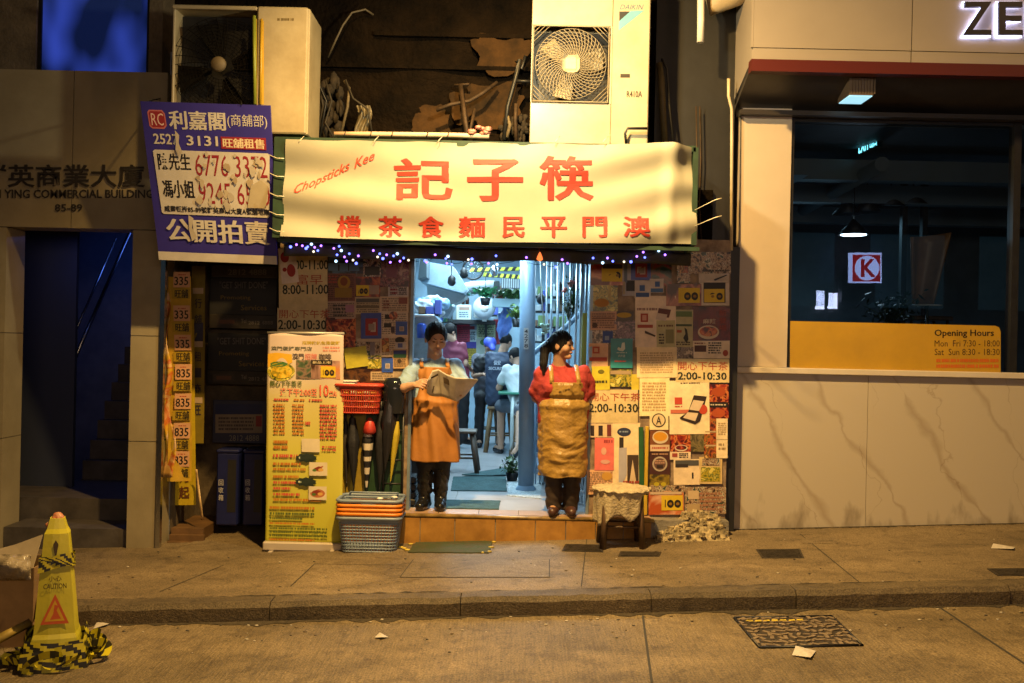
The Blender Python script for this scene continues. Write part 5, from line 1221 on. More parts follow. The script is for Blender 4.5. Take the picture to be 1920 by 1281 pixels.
def add_head(f, c, fwd, neck, s=1.0):
    r, fw, u = headframe(fwd); fr = np.array([r, fw, u])
    L = lambda x, y, z: c + s*(x*r + y*fw + z*u)
    f.ell(L(0, 0, .03), np.array((.074, .094, .098))*s, .02, fr)
    f.cap(L(0, .03, -.045), L(0, .052, -.078), .052*s, .033*s, .03)
    for e in (-1, 1):
        f.ell(L(e*.038, .055, -.018), np.array((.032, .032, .034))*s, .02, fr)
        f.ell(L(e*.076, -.008, 0), np.array((.011, .022, .031))*s, .006, fr)
    f.cap(L(-.036, .08, .030), L(.036, .08, .030), .015*s, .015*s, .012)
    f.cap(L(0, .090, .012), L(0, .106, -.018), .009*s, .0135*s, .008)
    f.ell(L(0, .087, -.050), np.array((.022, .013, .010))*s, .008, fr)
    f.ell(L(0, .074, -.086), np.array((.02, .018, .018))*s, .015, fr)
    f.cap(L(0, -.02, -.05), neck, .052*s, .060*s, .02)
    return L, fr
def face_parts(par, L, s=1):
    mb = MB()
    for e in (-1, 1):
        mb.tube([L(e*.019, .0905, .008), L(e*.031, .0925, .0105), L(e*.044, .083, .008)], [.002*s, .0045*s, .002*s], 6)
    mb.build('eyes', M_eye, par)
    mb = MB()
    for e in (-1, 1): mb.tube([L(e*.014, .096, .030), L(e*.032, .094, .036), L(e*.05, .078, .031)], [.003*s, .004*s, .002*s], 6)
    mb.build('eyebrows', M_hair, par)
    mb = MB(); mb.tube([L(-.022, .089, -.050), L(0, .101, -.049), L(.022, .089, -.050)], [.002*s, .0055*s, .002*s], 6); mb.build('mouth', M_lip, par)
def add_hand(f, wr, d, n, side, curl=(.5, .9, .6), s=1.0, spread=.2):
    d, n = unit(d), np.array(n, float); n = unit(n - d*(n @ d)); t = np.cross(d, n) * side
    lens = (.066, .074, .069, .053)
    for i in range(4):
        off = (1.5 - i)*.0195*s
        b = wr + t*off*.55 + d*.012; kn = wr + d*(.082 - .006*abs(i-1))*s + t*off
        f.cap(b, kn, .0125*s, .0115*s, .010)
        a = 0; p = kn; dd = unit(d + t*spread*(1.5-i)*.25)
        for j, (fr_, rr) in enumerate(((.46, .0095), (.30, .0085), (.24, .0078))):
            a += curl[j]*(1 + .12*(i-1)); v = dd*math.cos(a) + n*math.sin(a)
            q = p + v*lens[i]*fr_*s*1.05; f.cap(p, q, rr*s, (rr-.0008)*s, .003); p = q
    b = wr + d*.025*s + t*.022*s; m1 = b + unit(d*.55 + t*.75 + n*.35)*.042*s; m2 = m1 + unit(d*.8 + t*.25 + n*.5)*.034*s; m3 = m2 + unit(d*.85 + n*.6 - t*.1)*.025*s
    f.cap(b, m1, .0145*s, .012*s, .008); f.cap(m1, m2, .011*s, .010*s, .003); f.cap(m2, m3, .0098*s, .0085*s, .003)
def torso(f, j, g=0, bulk=1.0, k=.05):
    hl, hr, sl, sr = j['hipL'], j['hipR'], j['shL'], j['shR']; mid = (sl+sr)/2; hm = (hl+hr)/2
    up = unit(mid - hm)
    for h_, s_ in ((hl, sl), (hr, sr)):
        top = s_*.62 + mid*.38 - up*.10
        f.cap(h_*.85 + hm*.15, top, (.108+g)*bulk, (.100+g)*bulk, k)
    f.cap(hm, mid - up*.08, (.115+g)*bulk, (.105+g)*bulk, k)
    f.cap(sl*.93 + mid*.07 - up*.005, sr*.93 + mid*.07 - up*.005, .052+g, .052+g, .04)
    f.cap(mid - up*.03, j['neck'], .075+g, .058+g*.6, .04)
def limbs(f, j, bare=True, s=1.0):
    for q in 'LR':
        f.cap(j['sh'+q], j['el'+q], .050*s, .040*s, .03); f.cap(j['el'+q], j['wr'+q], .040*s, .027*s, .02)
        f.cap(j['hip'+q], j['kn'+q], .085*s, .056*s, .04); f.cap(j['kn'+q], j['an'+q], .055*s, .038*s, .02)
        f.cap(j['an'+q], j['an'+q] + j['toe'+q]*.13, .036*s, .03*s, .02)
def wr_noise(amp, fx, fz, ph=0):
    return lambda X, Y, Z: amp*np.sin(fx*X + 1.7*np.sin(fz*.6*Z + ph) + 7*Y) * np.sin(fz*Z + 2.2*np.sin(fx*.4*X) + ph + 4*Y) + .55*amp*np.sin(2.1*fz*Z + 1.3*fx*X + 2.5*np.sin(.7*fx*X + ph) + 9*Y)*np.abs(np.sin(.5*fx*X + .8*fz*Z + 11*Y + ph))
def apron_mesh(name, m, par, prof, cx, cy, folds, nh=70, na=60):
    zs_ = [p[0] for p in prof]
    def at(z, i): return float(np.interp(z, zs_, [p[i] for p in prof]))
    z0, z1 = zs_[0], zs_[-1]
    def fn(a, b):
        z = z0 + (z1-z0)*b; an = (a*2-1)*at(z, 3)
        rx, ry, ccx, ccy = at(z, 1), at(z, 2), cx + at(z, 4), cy + at(z, 5)
        f_ = folds(an, z)
        return (ccx + (rx+f_)*math.sin(an), ccy - (ry+f_)*math.cos(an), z + .006*math.sin(an*5)*(1 if b < .02 else 0))
    mb = MB(); mb.grid(fn, na, nh); return mb.build(name, m, par, solid=.004)
def ribbon(mb, pts, wd, side):
    pts = [np.array(p, float) for p in pts]; side = np.array(side, float); vs = []
    for p in pts: vs += [p - side*wd/2, p + side*wd/2]
    mb.add(vs, [(2*i, 2*i+1, 2*i+3, 2*i+2) for i in range(len(pts)-1)], True)
X1 = np.array((1., 0, 0)); ZU = np.array((0, 0, 1.))

from mathutils import noise as mnoise
def vnoise(x, y, z): return mnoise.noise(Vector((x, y, z)))
# --- the man reading a newspaper
ym = .07; p3 = lambda x, y, d: A3(P(x, y, d))
man = thing('person', 'man in pale blue shirt and orange apron reading a newspaper on the step', 'person', (P(812, 957, ym).x, ym, zst))
J = dict(neck=p3(815, 668, ym+.03), shL=p3(776, 686, ym+.04), shR=p3(853, 686, ym+.04), elL=p3(758, 727, ym-.22), elR=p3(870, 729, ym-.04),
         wrL=p3(777, 722, ym-.27), wrR=p3(868, 738, ym-.22), hipL=p3(797, 800, ym+.03), hipR=p3(834, 800, ym+.03), knL=p3(797, 868, ym-.01), knR=p3(830, 868, ym),
         anL=p3(796, 938, ym+.03), anR=p3(826, 939, ym+.03), toeL=unit((-.25, -1, -.28)), toeR=unit((.05, -1, -.28)))
f = Field(); torso(f, J, -.012, .95); limbs(f, J)
hc = p3(817, 637, ym-.035)
Lm, fr = add_head(f, hc, (.26, -.9, -.30), J['neck'], 1.10)
add_hand(f, J['wrL'], (.75, -.55, .15), (.4, .6, -.5), 1, (.7, .9, .5))
add_hand(f, J['wrR'], (-.25, -.95, .25), (-.75, .3, -.1), -1, (.8, 1.0, .6))
mesh_obj('body', f.mesh(.0046), M_skin, man)
face_parts(man, Lm, 1.1)
h = Field(); h.ell(Lm(0, -.006, .042), np.array((.086, .106, .104))*1.10, .01, fr)
sub = [('e', Lm(0, .125, -.012), np.array((.088, .084, .100))*1.1, fr, 0, 0), ('e', Lm(0, 0.03, -.13), np.array((.2, .12, .115))*1.1, fr, 0, 0)]
nz_ = lambda X, Y, Z: .0025*np.sin(120*X + 30*Z)*np.sin(90*Y - 40*Z) + .0015*np.sin(230*X + 30*Y)
mesh_obj('hair', h.mesh(.0046, sub, disp=nz_), M_hair, man)
M_shirt = mat('pale_blue_cotton', (.28, .40, .52), .8, var=.2, scale=6, bump=.5, bscale=30, spec=.2)
f = Field(); torso(f, J, .006, .98)
for q, sg in (('L', -1), ('R', 1)): f.cap(J['sh'+q], J['sh'+q]*.18 + J['el'+q]*.82 + np.array((sg*.006, 0, 0)), .066, .072, .03)
zt_ = J['hipL'][2] + .12
mesh_obj('shirt', f.mesh(.006, [('e', J['neck'] + np.array((0, -.02, .055)), np.array((.078, .082, .060)), None, 0, 0)], [((0, 0, -1), -zt_)], wr_noise(.006, 38, 30)), M_shirt, man)
M_trs = mat('black_trouser', (.015, .014, .016), .7, var=.3, scale=9, bump=.3, bscale=18)
f = Field()
for q in 'LR': f.cap(J['hip'+q], J['kn'+q], .10, .072, .05); f.cap(J['kn'+q], J['an'+q] + ZU*.1, .070, .062, .02)
mesh_obj('trousers', f.mesh(.008, (), (), wr_noise(.005, 30, 26)), M_trs, man)
M_boot = mat('black_rubber', (.010, .010, .012), .22, bump=.1, bscale=12)
for q in 'LR':
    f = Field(); a = J['an'+q]; gz_ = zst
    f.cap(J['kn'+q]*.85 + a*.15, a + ZU*.02, .066, .052, .02)
    t = J['toe'+q].copy(); t[2] = 0; t = unit(t); bt = np.array((a[0], a[1], gz_+.045))
    f.cap(bt - t*.045, bt + t*.06, .048, .046, .03); f.cap(bt + t*.06, bt + t*.125 - ZU*.008, .045, .040, .03)
    mesh_obj('boot', f.mesh(.006, (), [((0, 0, -1), -gz_)], wr_noise(.002, 40, 60)), M_boot, man)
M_apM = mat('orange_apron', (.37, .15, .028), .7, var=.16, scale=5, bump=.2, bscale=18)
zb = [P(815, y, ym).z for y in (863, 800, 752, 735, 688)]
cxm, cym = P(815, 790, ym).x, ym + .03
apron_mesh('apron', M_apM, man, [(zb[0], .225, .19, 1.9, 0, 0), (zb[1], .205, .175, 1.8, 0, 0), (zb[2], .188, .155, 1.7, 0, 0), (zb[3], .182, .150, 1.25, 0, 0), (zb[4]-.05, .175, .142, .95, 0, 0), (zb[4], .172, .135, .80, .004, 0)], cxm, cym,
           lambda a, z: .018*math.sin(7*a + .6)*max(0, (zb[2]-z)/(zb[2]-zb[0])) + .006*math.sin(13*a + 9*z) + .008*math.sin(3*a + 30*z)*(z > zb[2]) + .012*math.exp(-((z-zb[2])/.03)**2))
mb = MB()
for sg in (-1, 1):
    b0 = np.array((cxm + .004 + .172*math.sin(.80*sg)*.92, cym - .135*math.cos(.80)-.012, zb[4]-.01)); s_ = J['shL' if sg < 0 else 'shR']; m_ = (J['shL']+J['shR'])/2
    tp = s_*.62 + m_*.38; ribbon(mb, [b0, b0*.5 + tp*.5 + np.array((0, -.055, .022)), tp + np.array((0, -.025, .064)), tp + np.array((0, .05, .058))], .032, X1)
mb.build('apron_strap', M_apM, man, solid=.004)
# newspaper
M_news = mat('newsprint', (.66, .60, .50), .8, var=.2, scale=10, bump=.15, bscale=10, col2=(.5, .45, .37))
top = [(801, 715), (811, 695), (822, 692.5), (837, 702), (854, 708), (875, 710), (895, 711)]; bot = [(800, 738), (812, 741), (827, 741), (843, 746), (855, 751), (870, 741), (888, 720)]
def pl(t, L):
    x = t*(len(L)-1); i = min(int(x), len(L)-2); k = x - i; k = k*k*(3-2*k); return (L[i][0]+(L[i+1][0]-L[i][0])*k, L[i][1]+(L[i+1][1]-L[i][1])*k)
def newsf(a, b, l=0):
    t, q = pl(a, top), pl(a, bot); x, y = t[0]+(q[0]-t[0])*b, t[1]+(q[1]-t[1])*b
    yy = ym - .37 + .11*b + .03*math.sin(a*7 + b) - .03*a
    p = P(x, y, yy); return Vector((p.x, p.y - l, p.z))
nw = thing('newspaper', 'open crumpled newspaper held in both hands of the man', 'newspaper', newsf(.5, .5))
mb = MB(); mb.grid(lambda a, b: newsf(a, b), 40, 14); mb.build('sheet', M_news, nw, solid=.002)
mb = MB(); mb.grid(lambda a, b: newsf(.04 + .96*a, b*1.02) + Vector((.006, .014 + .01*a, -.008)), 40, 14); mb.build('sheet', M_news, nw, solid=.002)
its = [('L', .05 + .17*k, .25 + .03*k, .19 + .17*k, .88, 9, '6a5a48') for k in range(5)] + [('R', .10, .16, .30, .24, '4a3c30'), ('R', .42, .2, .55, .45, '7a6854'), ('Q', [(.12,.9),(.2,.62),(.22,.64),(.14,.93)], '5a4838')]
sign_parts(nw, lambda u, v, l=0: newsf(u, v, l + .0025), its)

# --- the woman in profile, hands behind her back
yw = -.06
wom = thing('person', 'woman in red shirt and mustard apron looking sideways with hands behind her back', 'person', (P(1053, 966, yw).x, yw, zst))
J = dict(neck=p3(1049, 684, yw+.04), shL=p3(1016, 700, yw+.05), shR=p3(1095, 699, yw+.05), elL=p3(1006, 745, yw+.10), elR=p3(1106, 744, yw+.10),
         wrL=p3(1032, 775, yw+.21), wrR=p3(1078, 776, yw+.22), hipL=p3(1036, 810, yw+.04), hipR=p3(1076, 810, yw+.04), knL=p3(1038, 880, yw+.0), knR=p3(1074, 880, yw+.0),
         anL=p3(1038, 948, yw+.04), anR=p3(1069, 950, yw+.04), toeL=unit((-.12, -1, -.3)), toeR=unit((.05, -1, -.3)))
f = Field(); torso(f, J, -.012, 1.1); limbs(f, J, s=1.06)
hc = p3(1053, 650, yw-.01); fwd = (.90, -.43, .0)
Lw, fr = add_head(f, hc, fwd, J['neck'], .98)
add_hand(f, J['wrL'], (.9, .15, -.1), (0, -1, .1), 1, (.4, .5, .4), .9); add_hand(f, J['wrR'], (-.9, .15, -.15), (0, -1, 0), -1, (.4, .5, .4), .9)
mesh_obj('body', f.mesh(.0046), M_skin2, wom)
face_parts(wom, Lw, 1)
h = Field(); h.ell(Lw(0, -.008, .04), np.array((.083, .102, .102)), .01, fr)
sub = [('e', Lw(0, .115, -.02), np.array((.082, .080, .088)), fr, 0, 0), ('e', Lw(0, .06, -.13), np.array((.2, .10, .11)), fr, 0, 0)]
h.ell(Lw(0, -.03, -.01), np.array((.070, .07, .07)), .02, fr)
b_ = Lw(0, -.105, .045)
h.cap(b_, p3(1022, 655, yw-.0), .030, .040, .015); h.cap(p3(1022, 655, yw), p3(1019, 682, yw-.02), .040, .034, .02); h.cap(p3(1019, 682, yw-.02), p3(1020, 702, yw-.03), .030, .010, .02)
mesh_obj('hair', h.mesh(.0046, sub, disp=lambda X, Y, Z: .0022*np.sin(190*X + 150*Y + 9*Z) + .0014*np.sin(330*X - 90*Y + 25*Z)), M_hair, wom)
mb = MB(); mb.lathe([(.026, -.008), (.033, 0), (.026, .008)], Lw(0, -.115, .04), 14, Matrix.Rotation(R(80), 4, 'Y')); mb.build('hair_band', mat('band_teal', (.1, .25, .24), .5), wom)
M_redsh = mat('red_cotton', (.34, .045, .045), .8, var=.3, scale=7, bump=.5, bscale=30, spec=.2)
f = Field(); torso(f, J, .008, 1.12)
f.ell(p3(1055, 728, yw-.07), (.15, .075, .085), .06)
for q, sg in (('L', -1), ('R', 1)): f.cap(J['sh'+q], J['sh'+q]*.25 + J['el'+q]*.75 + np.array((sg*.004, 0, 0)), .060, .071, .03)
zt_ = J['hipL'][2] + .0
mesh_obj('shirt', f.mesh(.006, [('e', J['neck'] + np.array((0, -.03, .05)), np.array((.078, .085, .07)), None, 0, 0)], [((0, 0, -1), -zt_)], wr_noise(.007, 34, 28, 2)), M_redsh, wom)
f = Field()
for q in 'LR': f.cap(J['hip'+q], J['kn'+q], .115, .080, .05); f.cap(J['kn'+q], J['an'+q] + ZU*.0, .078, .070, .02)
mesh_obj('trousers', f.mesh(.007, (), [((0, 0, -1), -(zst+.035))], wr_noise(.006, 30, 34)), mat('brown_black_trouser', (.035, .022, .018), .7, var=.4, scale=9, bump=.3, bscale=18), wom)
M_shoe = mat('brown_leather', (.07, .03, .022), .4, var=.3, scale=12)
for q in 'LR':
    f = Field(); a = J['an'+q]; t = J['toe'+q].copy(); t[2] = 0; t = unit(t); bt = np.array((a[0], a[1], zst+.038))
    f.cap(bt - t*.05, bt + t*.05, .043, .045, .02); f.cap(bt + t*.05, bt + t*.13, .043, .036, .02); f.cap(bt, a + ZU*.03, .045, .045, .02)
    mesh_obj('shoe', f.mesh(.006, (), [((0, 0, -1), -zst)]), M_shoe, wom)
M_apW = mat('mustard_apron', (.34, .205, .05), .42, var=.14, scale=6, bump=.6, bscale=26)
zb = [P(1057, y, yw).z for y in (892, 820, 765, 746, 738, 716)]
cxw, cyw = P(1057, 800, yw).x, yw + .04
def wf_(a, z):
    k = max(0, min(1, (zb[2]+.02-z)/.25))
    w_ = z + .05*vnoise(a*1.2, z*3, 1)
    return ((0.014*vnoise(a*1.5, w_*13, 2) + .005*vnoise(a*2.6 + 3, w_*30, 5))*(.25 + k) + .012*vnoise(a*3, z*2.5, 9)
            - .016*math.exp(-((z-zb[3])/.018)**2) + .014*math.exp(-((z-zb[2]-.02)/.03)**2))
apron_mesh('apron', M_apW, wom, [(zb[0], .205, .185, 2.0, -.002, 0), (zb[1], .212, .195, 1.9, -.002, 0), (zb[2], .208, .19, 1.9, 0, 0), (zb[3], .200, .188, 1.8, 0, 0), (zb[4], .190, .200, 1.2, 0, 0), (zb[5], .175, .207, .95, 0, .0)], cxw, cyw, wf_, 110, 70)
mb = MB()
for sg in (-1, 1):
    b0 = np.array((cxw + .175*math.sin(.95*sg)*.80, cyw - .207*math.cos(.8)-.02, zb[5]-.01)); s_ = J['shL' if sg < 0 else 'shR']; m_ = (J['shL']+J['shR'])/2
    tp = s_*.6 + m_*.4; ribbon(mb, [b0, b0*.5 + tp*.5 + np.array((0, -.05, .03)), tp + np.array((0, -.03, .068)), tp + np.array((0, .05, .06))], .035, X1)
mb.build('apron_strap', M_apW, wom, solid=.004)
sf_ = lambda u, v, l=0: P(u, v, yw-.196) + Vector((0, -l, 0))
sign_parts(wom, sf_, [('L', 1046, 718, 1074, 724, 1, 'd8b890')])

# --- people inside the shop
VX = .012
def insider(label, J, head, fwd, shirt, hairm=M_hair, trousers=None, sleeve=.6, gcap=None, bulk=1.0, short=False, shoes=M_boot, hs=.95, hair=True):
    o = thing('person', label, 'person', tuple((J['anL']+J['anR'])/2), 'customers inside the shop')
    f = Field(); torso(f, J, -.015, bulk*.95); limbs(f, J)
    L, fr = add_head(f, head, fwd, J['neck'], hs)
    for q, sg in (('L', 1), ('R', -1)):
        d = unit(J['wr'+q] - J['el'+q]); add_hand(f, J['wr'+q], d, (0, 0, -1) if abs(d[2]) < .8 else (0, -1, 0), sg, (.4, .5, .4))
    mesh_obj('body', f.mesh(.009), M_skin, o)
    if hair:
        h = Field(); h.ell(L(0, -.006, .042), np.array((.086, .104, .100))*hs, .01, fr)
        mesh_obj('hair', h.mesh(.009, [('e', L(0, .125, -.03), np.array((.085, .085, .095)), fr, 0, 0), ('e', L(0, .03, -.13), np.array((.2, .12, .11)), fr, 0, 0)]), hairm, o)
    if gcap is not None:
        h = Field(); h.ell(L(0, 0, .05), np.array((.090, .106, .085)), .01, fr); h.cap(L(0, .09, .035), L(0, .17, .02), .05, .04, .02)
        mesh_obj('cap', h.mesh(.009, (), [(tuple(-fr[2]), float(-(fr[2] @ L(0, 0, .012))))]), gcap, o)
    f = Field(); torso(f, J, .006, bulk)
    for q in 'LR': f.cap(J['sh'+q], J['sh'+q]*(1-sleeve) + J['el'+q]*sleeve, .066, .066, .03)
    mesh_obj('shirt', f.mesh(VX, [('e', J['neck'] + np.array((0, 0, .055)), np.array((.08, .085, .07)), None, 0, 0)], (), wr_noise(.006, 30, 28)), shirt, o)
    if trousers:
        f = Field()
        for q in 'LR':
            f.cap(J['hip'+q], J['kn'+q], .105, .082, .05)
            if not short: f.cap(J['kn'+q], J['an'+q], .076, .066, .02)
        mesh_obj('trousers' if not short else 'shorts', f.mesh(VX, (), (), wr_noise(.005, 26, 26)), trousers, o)
    for q in 'LR':
        f = Field(); a = J['an'+q]; t = J['toe'+q]; f.cap(a - ZU*.03, a + t*.14 - ZU*.03, .046, .040, .02); mesh_obj('shoe', f.mesh(.01), shoes, o)
    return o, L
def seated(cx, cy, zf, fdir, seat=.46, hgt=.52, lean=.05, armf=.3, legsp=.2):
    """joints of a person on a stool, facing fdir (unit, horizontal)"""
    fd = unit((fdir[0], fdir[1], 0)); rt = np.cross(fd, ZU); b = np.array((cx, cy, zf+seat+.08))
    J = {}; sh = b + fd*lean + ZU*hgt
    for q, sg in (('L', -1), ('R', 1)):
        J['hip'+q] = b + rt*sg*.09; J['sh'+q] = sh + rt*sg*.17; J['el'+q] = sh + rt*sg*.21 + fd*.12 - ZU*.24; J['wr'+q] = sh + rt*sg*.10 + fd*armf - ZU*.22
        J['kn'+q] = b + rt*sg*legsp*.7 + fd*.40 - ZU*.02; J['an'+q] = np.array((b[0], b[1], zf+.07)) + rt*sg*legsp*.75 + fd*.36; J['toe'+q] = fd
    J['neck'] = sh + ZU*.06 + fd*.01; return J
# security shirt man, seen from behind on a stool
c = P(938, 760, 4.7); Js = seated(c.x, 4.7, zst, (.35, .9), seat=.62, hgt=.56, lean=.02)
o, L = insider('seated man seen from behind in a navy shirt with white lettering', Js, Js['neck'] + np.array((.04, .02, .13)), (.5, .8, -.25), mat('navy_cotton', (.030, .045, .085), .7, var=.2, scale=6, bump=.2), trousers=mat('navy_trouser', (.02, .028, .055), .7, var=.2), short=True, bulk=1.12)
mb = P(930, 672, 4.5)
sb_ = (Js['shL'] + Js['shR'])/2; ctr = sb_ - np.array((.35, .9, 0))*.145 - ZU*.09; rt = np.array((.93, -.36, 0))
sign_parts(o, lambda u, v, l=0: Vector(tuple(ctr + rt*u - ZU*v - np.array((.35, .9, 0))*(l + .02))), [('B', '保安', -.05, -.04, .05, .02, 'b8c0cc'), ('B', 'SECURITY', -.12, .045, .12, .085, 'b8c0cc')])
# blue cap man facing us across the table
c = P(913, 760, 5.6); Jc = seated(c.x, 5.6, zst, (.15, -1), seat=.62, hgt=.52, lean=.06, armf=.2)
insider('seated man in a bright blue cap looking down inside the shop', Jc, Jc['neck'] + np.array((.01, -.03, .12)), (.3, -.85, -.4), mat('grey_cotton', (.10, .10, .12), .7, var=.2), gcap=mat('cap_blue', (.05, .08, .5), .6, var=.2), trousers=M_trs)
# white shirt man at the table edge behind the pole
c = P(984, 765, 4.2); Jw = seated(c.x, 4.2, zst, (-.45, .85), seat=.56, hgt=.46, lean=.20, armf=.28)
Jw['knR'] = A3(P(975, 770, 3.9)); Jw['anR'] = A3(P(972, 838, 3.3)); Jw['toeR'] = unit((-.4, -.6, -.5))
insider('man in white t-shirt bent over the table behind the blue pole', Jw, Jw['neck'] + np.array((-.03, .07, .10)), (-.5, .75, -.5), mat('white_cotton', (.62, .66, .66), .7, var=.15, bump=.2), trousers=mat('grey_short', (.09, .10, .12), .7, var=.2), short=True)
# waiter in maroon, turned away
ys_ = 5.0; q3 = lambda x, y, d=0: A3(P(x, y, ys_ + d))
Jm = dict(neck=q3(848, 637), shL=q3(832, 648, .1), shR=q3(866, 650, .0), elL=q3(838, 680, .2), elR=q3(872, 682, -.05), wrL=q3(858, 690, .25), wrR=q3(880, 690, .1), hipL=q3(846, 712, .05), hipR=q3(868, 712, 0), knL=q3(846, 770, .05), knR=q3(868, 770), anL=q3(846, 822, .05), anR=q3(868, 822), toeL=unit((.8, .5, -.2)), toeR=unit((.8, .5, -.2)))
insider('dark haired person in maroon shirt standing at the back of the shop', Jm, q3(843, 624), (.55, .75, -.3), mat('maroon_cotton', (.20, .03, .06), .7, var=.2), trousers=M_trs)
# ---------------------------------------------------------------- standing menu banner
yM = -.30
ms_c = [P(503, 624, yM+.12), P(645, 626, yM+.12), P(641, 1020, yM-.02), P(497, 1017, yM-.02)]
mstand = thing('menu_stand', 'tall yellow roll up menu stand leaning beside the basket stack', 'menu stand', P(570, 1028, yM))
def mdisp(u, v): return .012*math.sin(5*v + 2*u) + .006*math.sin(17*v)*(u - .5) + .008*math.sin(9*u)*(1-v)
msr = bil(ms_c, mdisp)
def mpx(px, py, l=0):                           # picture pixels on the menu sheet
    v = (py - 624) / 395.; xl = 503 - 6*v; xr_ = 645 - 4*v
    return msr((px - xl)/(xr_ - xl), v, l + .002)
M_menu = bpy.data.materials.new('menu_print'); M_menu.use_nodes = True; nt = M_menu.node_tree; b = nt.nodes['Principled BSDF']; b.inputs['Roughness'].default_value = .45
MATS['menu_print'] = M_menu
tc = nt.nodes.new('ShaderNodeTexCoord'); sp = nt.nodes.new('ShaderNodeSeparateXYZ'); nt.links.new(tc.outputs['Object'], sp.inputs[0])
mr = nt.nodes.new('ShaderNodeMapRange'); mr.inputs['From Min'].default_value = P(570, 1015, yM).z; mr.inputs['From Max'].default_value = P(570, 640, yM).z; nt.links.new(sp.outputs['Z'], mr.inputs['Value'])
cr = nt.nodes.new('ShaderNodeValToRGB'); e = cr.color_ramp.elements
e[0].position = 0; e[0].color = (.42, .40, .03, 1); e[1].position = 1; e[1].color = (.52, .42, .38, 1)
for p_, c_ in ((.45, (.50, .46, .07)), (.70, (.52, .44, .16)), (.80, (.52, .43, .32))): q = e.new(p_); q.color = (*c_, 1)
nt.links.new(mr.outputs[0], cr.inputs[0]); nt.links.new(cr.outputs[0], b.inputs['Base Color'])
mb = MB(); mb.grid(lambda a, q: msr(a, 1-q), 30, 60); mb.build('sheet', M_menu, mstand, solid=.003)
RDm, GRm, ORm = 'b84a3a', '4c5a26', 'b06a18'
its = [('B', '招牌豬扒包滑蛋粥', 567, 639, 638, 646, 'a89020'), ('B', '澳門蛋撻專門店', 509, 650, 585, 658, '5c5a4a'), ('L', 606, 648, 638, 660, 2, 'c08070'), ('B', '澳門', 549, 663, 570, 675, '4a3c3a'), ('B', '招牌', 572, 663, 595, 675, 'c87a70'), ('B', '咖啡', 599, 663, 622, 675, '4a3c3a'),
  ('Q', [(503,664),(520,662),(548,665),(549,680),(530,690),(503,690)], 'd0a020'), ('E', 528, 698, 26, 18, FOODG), ('E', 529, 698, 20, 13, photo('noodles', ['a09020', 'd0b840', 'c8a020', '8a7a18'], 30)), ('E', 524, 684, 16, 5, '3c6a2c'),
  ('R', 556, 676, 584, 711, photo('salad', ['202818', '46583a', '806858', '303c28'], 20)), ('R', 584, 676, 638, 711, photo('cupglow', ['c0a094', 'c07840', 'a88478', '402818'], 7)), ('R', 584, 675, 624, 684, '241c10'), ('B', '新品上市', 587, 677, 621, 682, 'c0b090')] + hundred(602, 687, 630, 708) + [
  ('B', '開心下午茶餐', 508, 715, 567, 727, '556028'), ('B', '逢下午2:00至', 527, 729, 595, 744, 'cc6a50'), ('B', '10', 600, 722, 617, 744, 'cc5a40'), ('B', '點', 618, 733, 632, 744, 'cc6a50')]
for (x0, x1, y0, y1, n, c_) in [(515, 543, 748, 754, 1, RDm), (552, 572, 748, 754, 1, ORm), (580, 605, 748, 754, 1, RDm), (514, 535, 758, 818, 9, ORm), (549, 570, 758, 818, 9, ORm), (572, 582, 790, 800, 1, RDm), (600, 632, 758, 826, 10, RDm), (514, 540, 826, 846, 2, ORm), (604, 630, 836, 848, 2, RDm), (513, 562, 852, 862, 1, RDm), (513, 565, 868, 876, 1, ORm), (513, 575, 878, 886, 1, ORm), (513, 560, 892, 900, 1, ORm), (513, 562, 903, 911, 1, RDm), (513, 545, 914, 922, 1, RDm), (513, 562, 925, 933, 1, RDm), (513, 605, 935, 943, 1, ORm), (506, 590, 950, 958, 1, ORm), (506, 590, 961, 969, 1, GRm), (506, 568, 971, 977, 1, GRm), (506, 590, 980, 986, 1, ORm), (506, 615, 989, 1009, 3, '5a6420'), (506, 590, 1010, 1016, 1, ORm)]:
    its.append(('L', x0, y0, x1, y1, n, c_))
for (cx_, cy_, cap) in ((583, 836, 0), (597, 880, 1), (596, 925, 1)):
    its += [('R', cx_-17, cy_-12, cx_+17, cy_+13, 'cbbfa4'), ('E', cx_, cy_+1, 14, 8, 'a8643c'), ('E', cx_-2, cy_, 9, 5, '7a2c18'), ('E', cx_+5, cy_+2, 5, 3, 'c89a50'), ('E', cx_-7, cy_+3, 4, 2.5, '4a6a28')]
    if cap: its.append(('Q', [(cx_-22 + (18 + 3*(k % 2))*math.cos(6.283*k/20), cy_-20 + (7 + 2*(k % 2))*math.sin(6.283*k/20)) for k in range(20)], '16261c')); its.append(('L', cx_-36, cy_-23, cx_-9, cy_-17, 1, 'b8c4b0'))
sign_parts(mstand, mpx, its)
mb = MB(); a, c = msr(0, 0), msr(1, 0); mb.tube([a + Vector((-.005, 0, 0)), c + Vector((.005, 0, 0))], .012, 8); mb.build('top_rail', mat('rail_grey', (.42, .40, .36), .4, .3), mstand)
a, c = msr(0, 1), msr(1, 1); zb_ = gz(a.x); mb = MB(); mb.cbox((a.x-.008, yM-.07, zb_+.012), (c.x+.008, yM+.04, a.z+.012), .008); mb.box((a.x+.05, yM-.12, zb_-.002), (a.x+.08, yM+.12, zb_+.012)); mb.box((c.x-.08, yM-.12, zb_+.01), (c.x-.05, yM+.12, zb_+.03)); mb.build('base', mat('base_silver', (.52, .46, .40), .4, .2), mstand)
mb = MB(); mb.tube([((a.x+c.x)/2, yM+.06, zb_+.03), ((a.x+c.x)/2, yM+.135, msr(.5, 0).z)], .008, 6); mb.build('support_pole', M_steel, mstand)

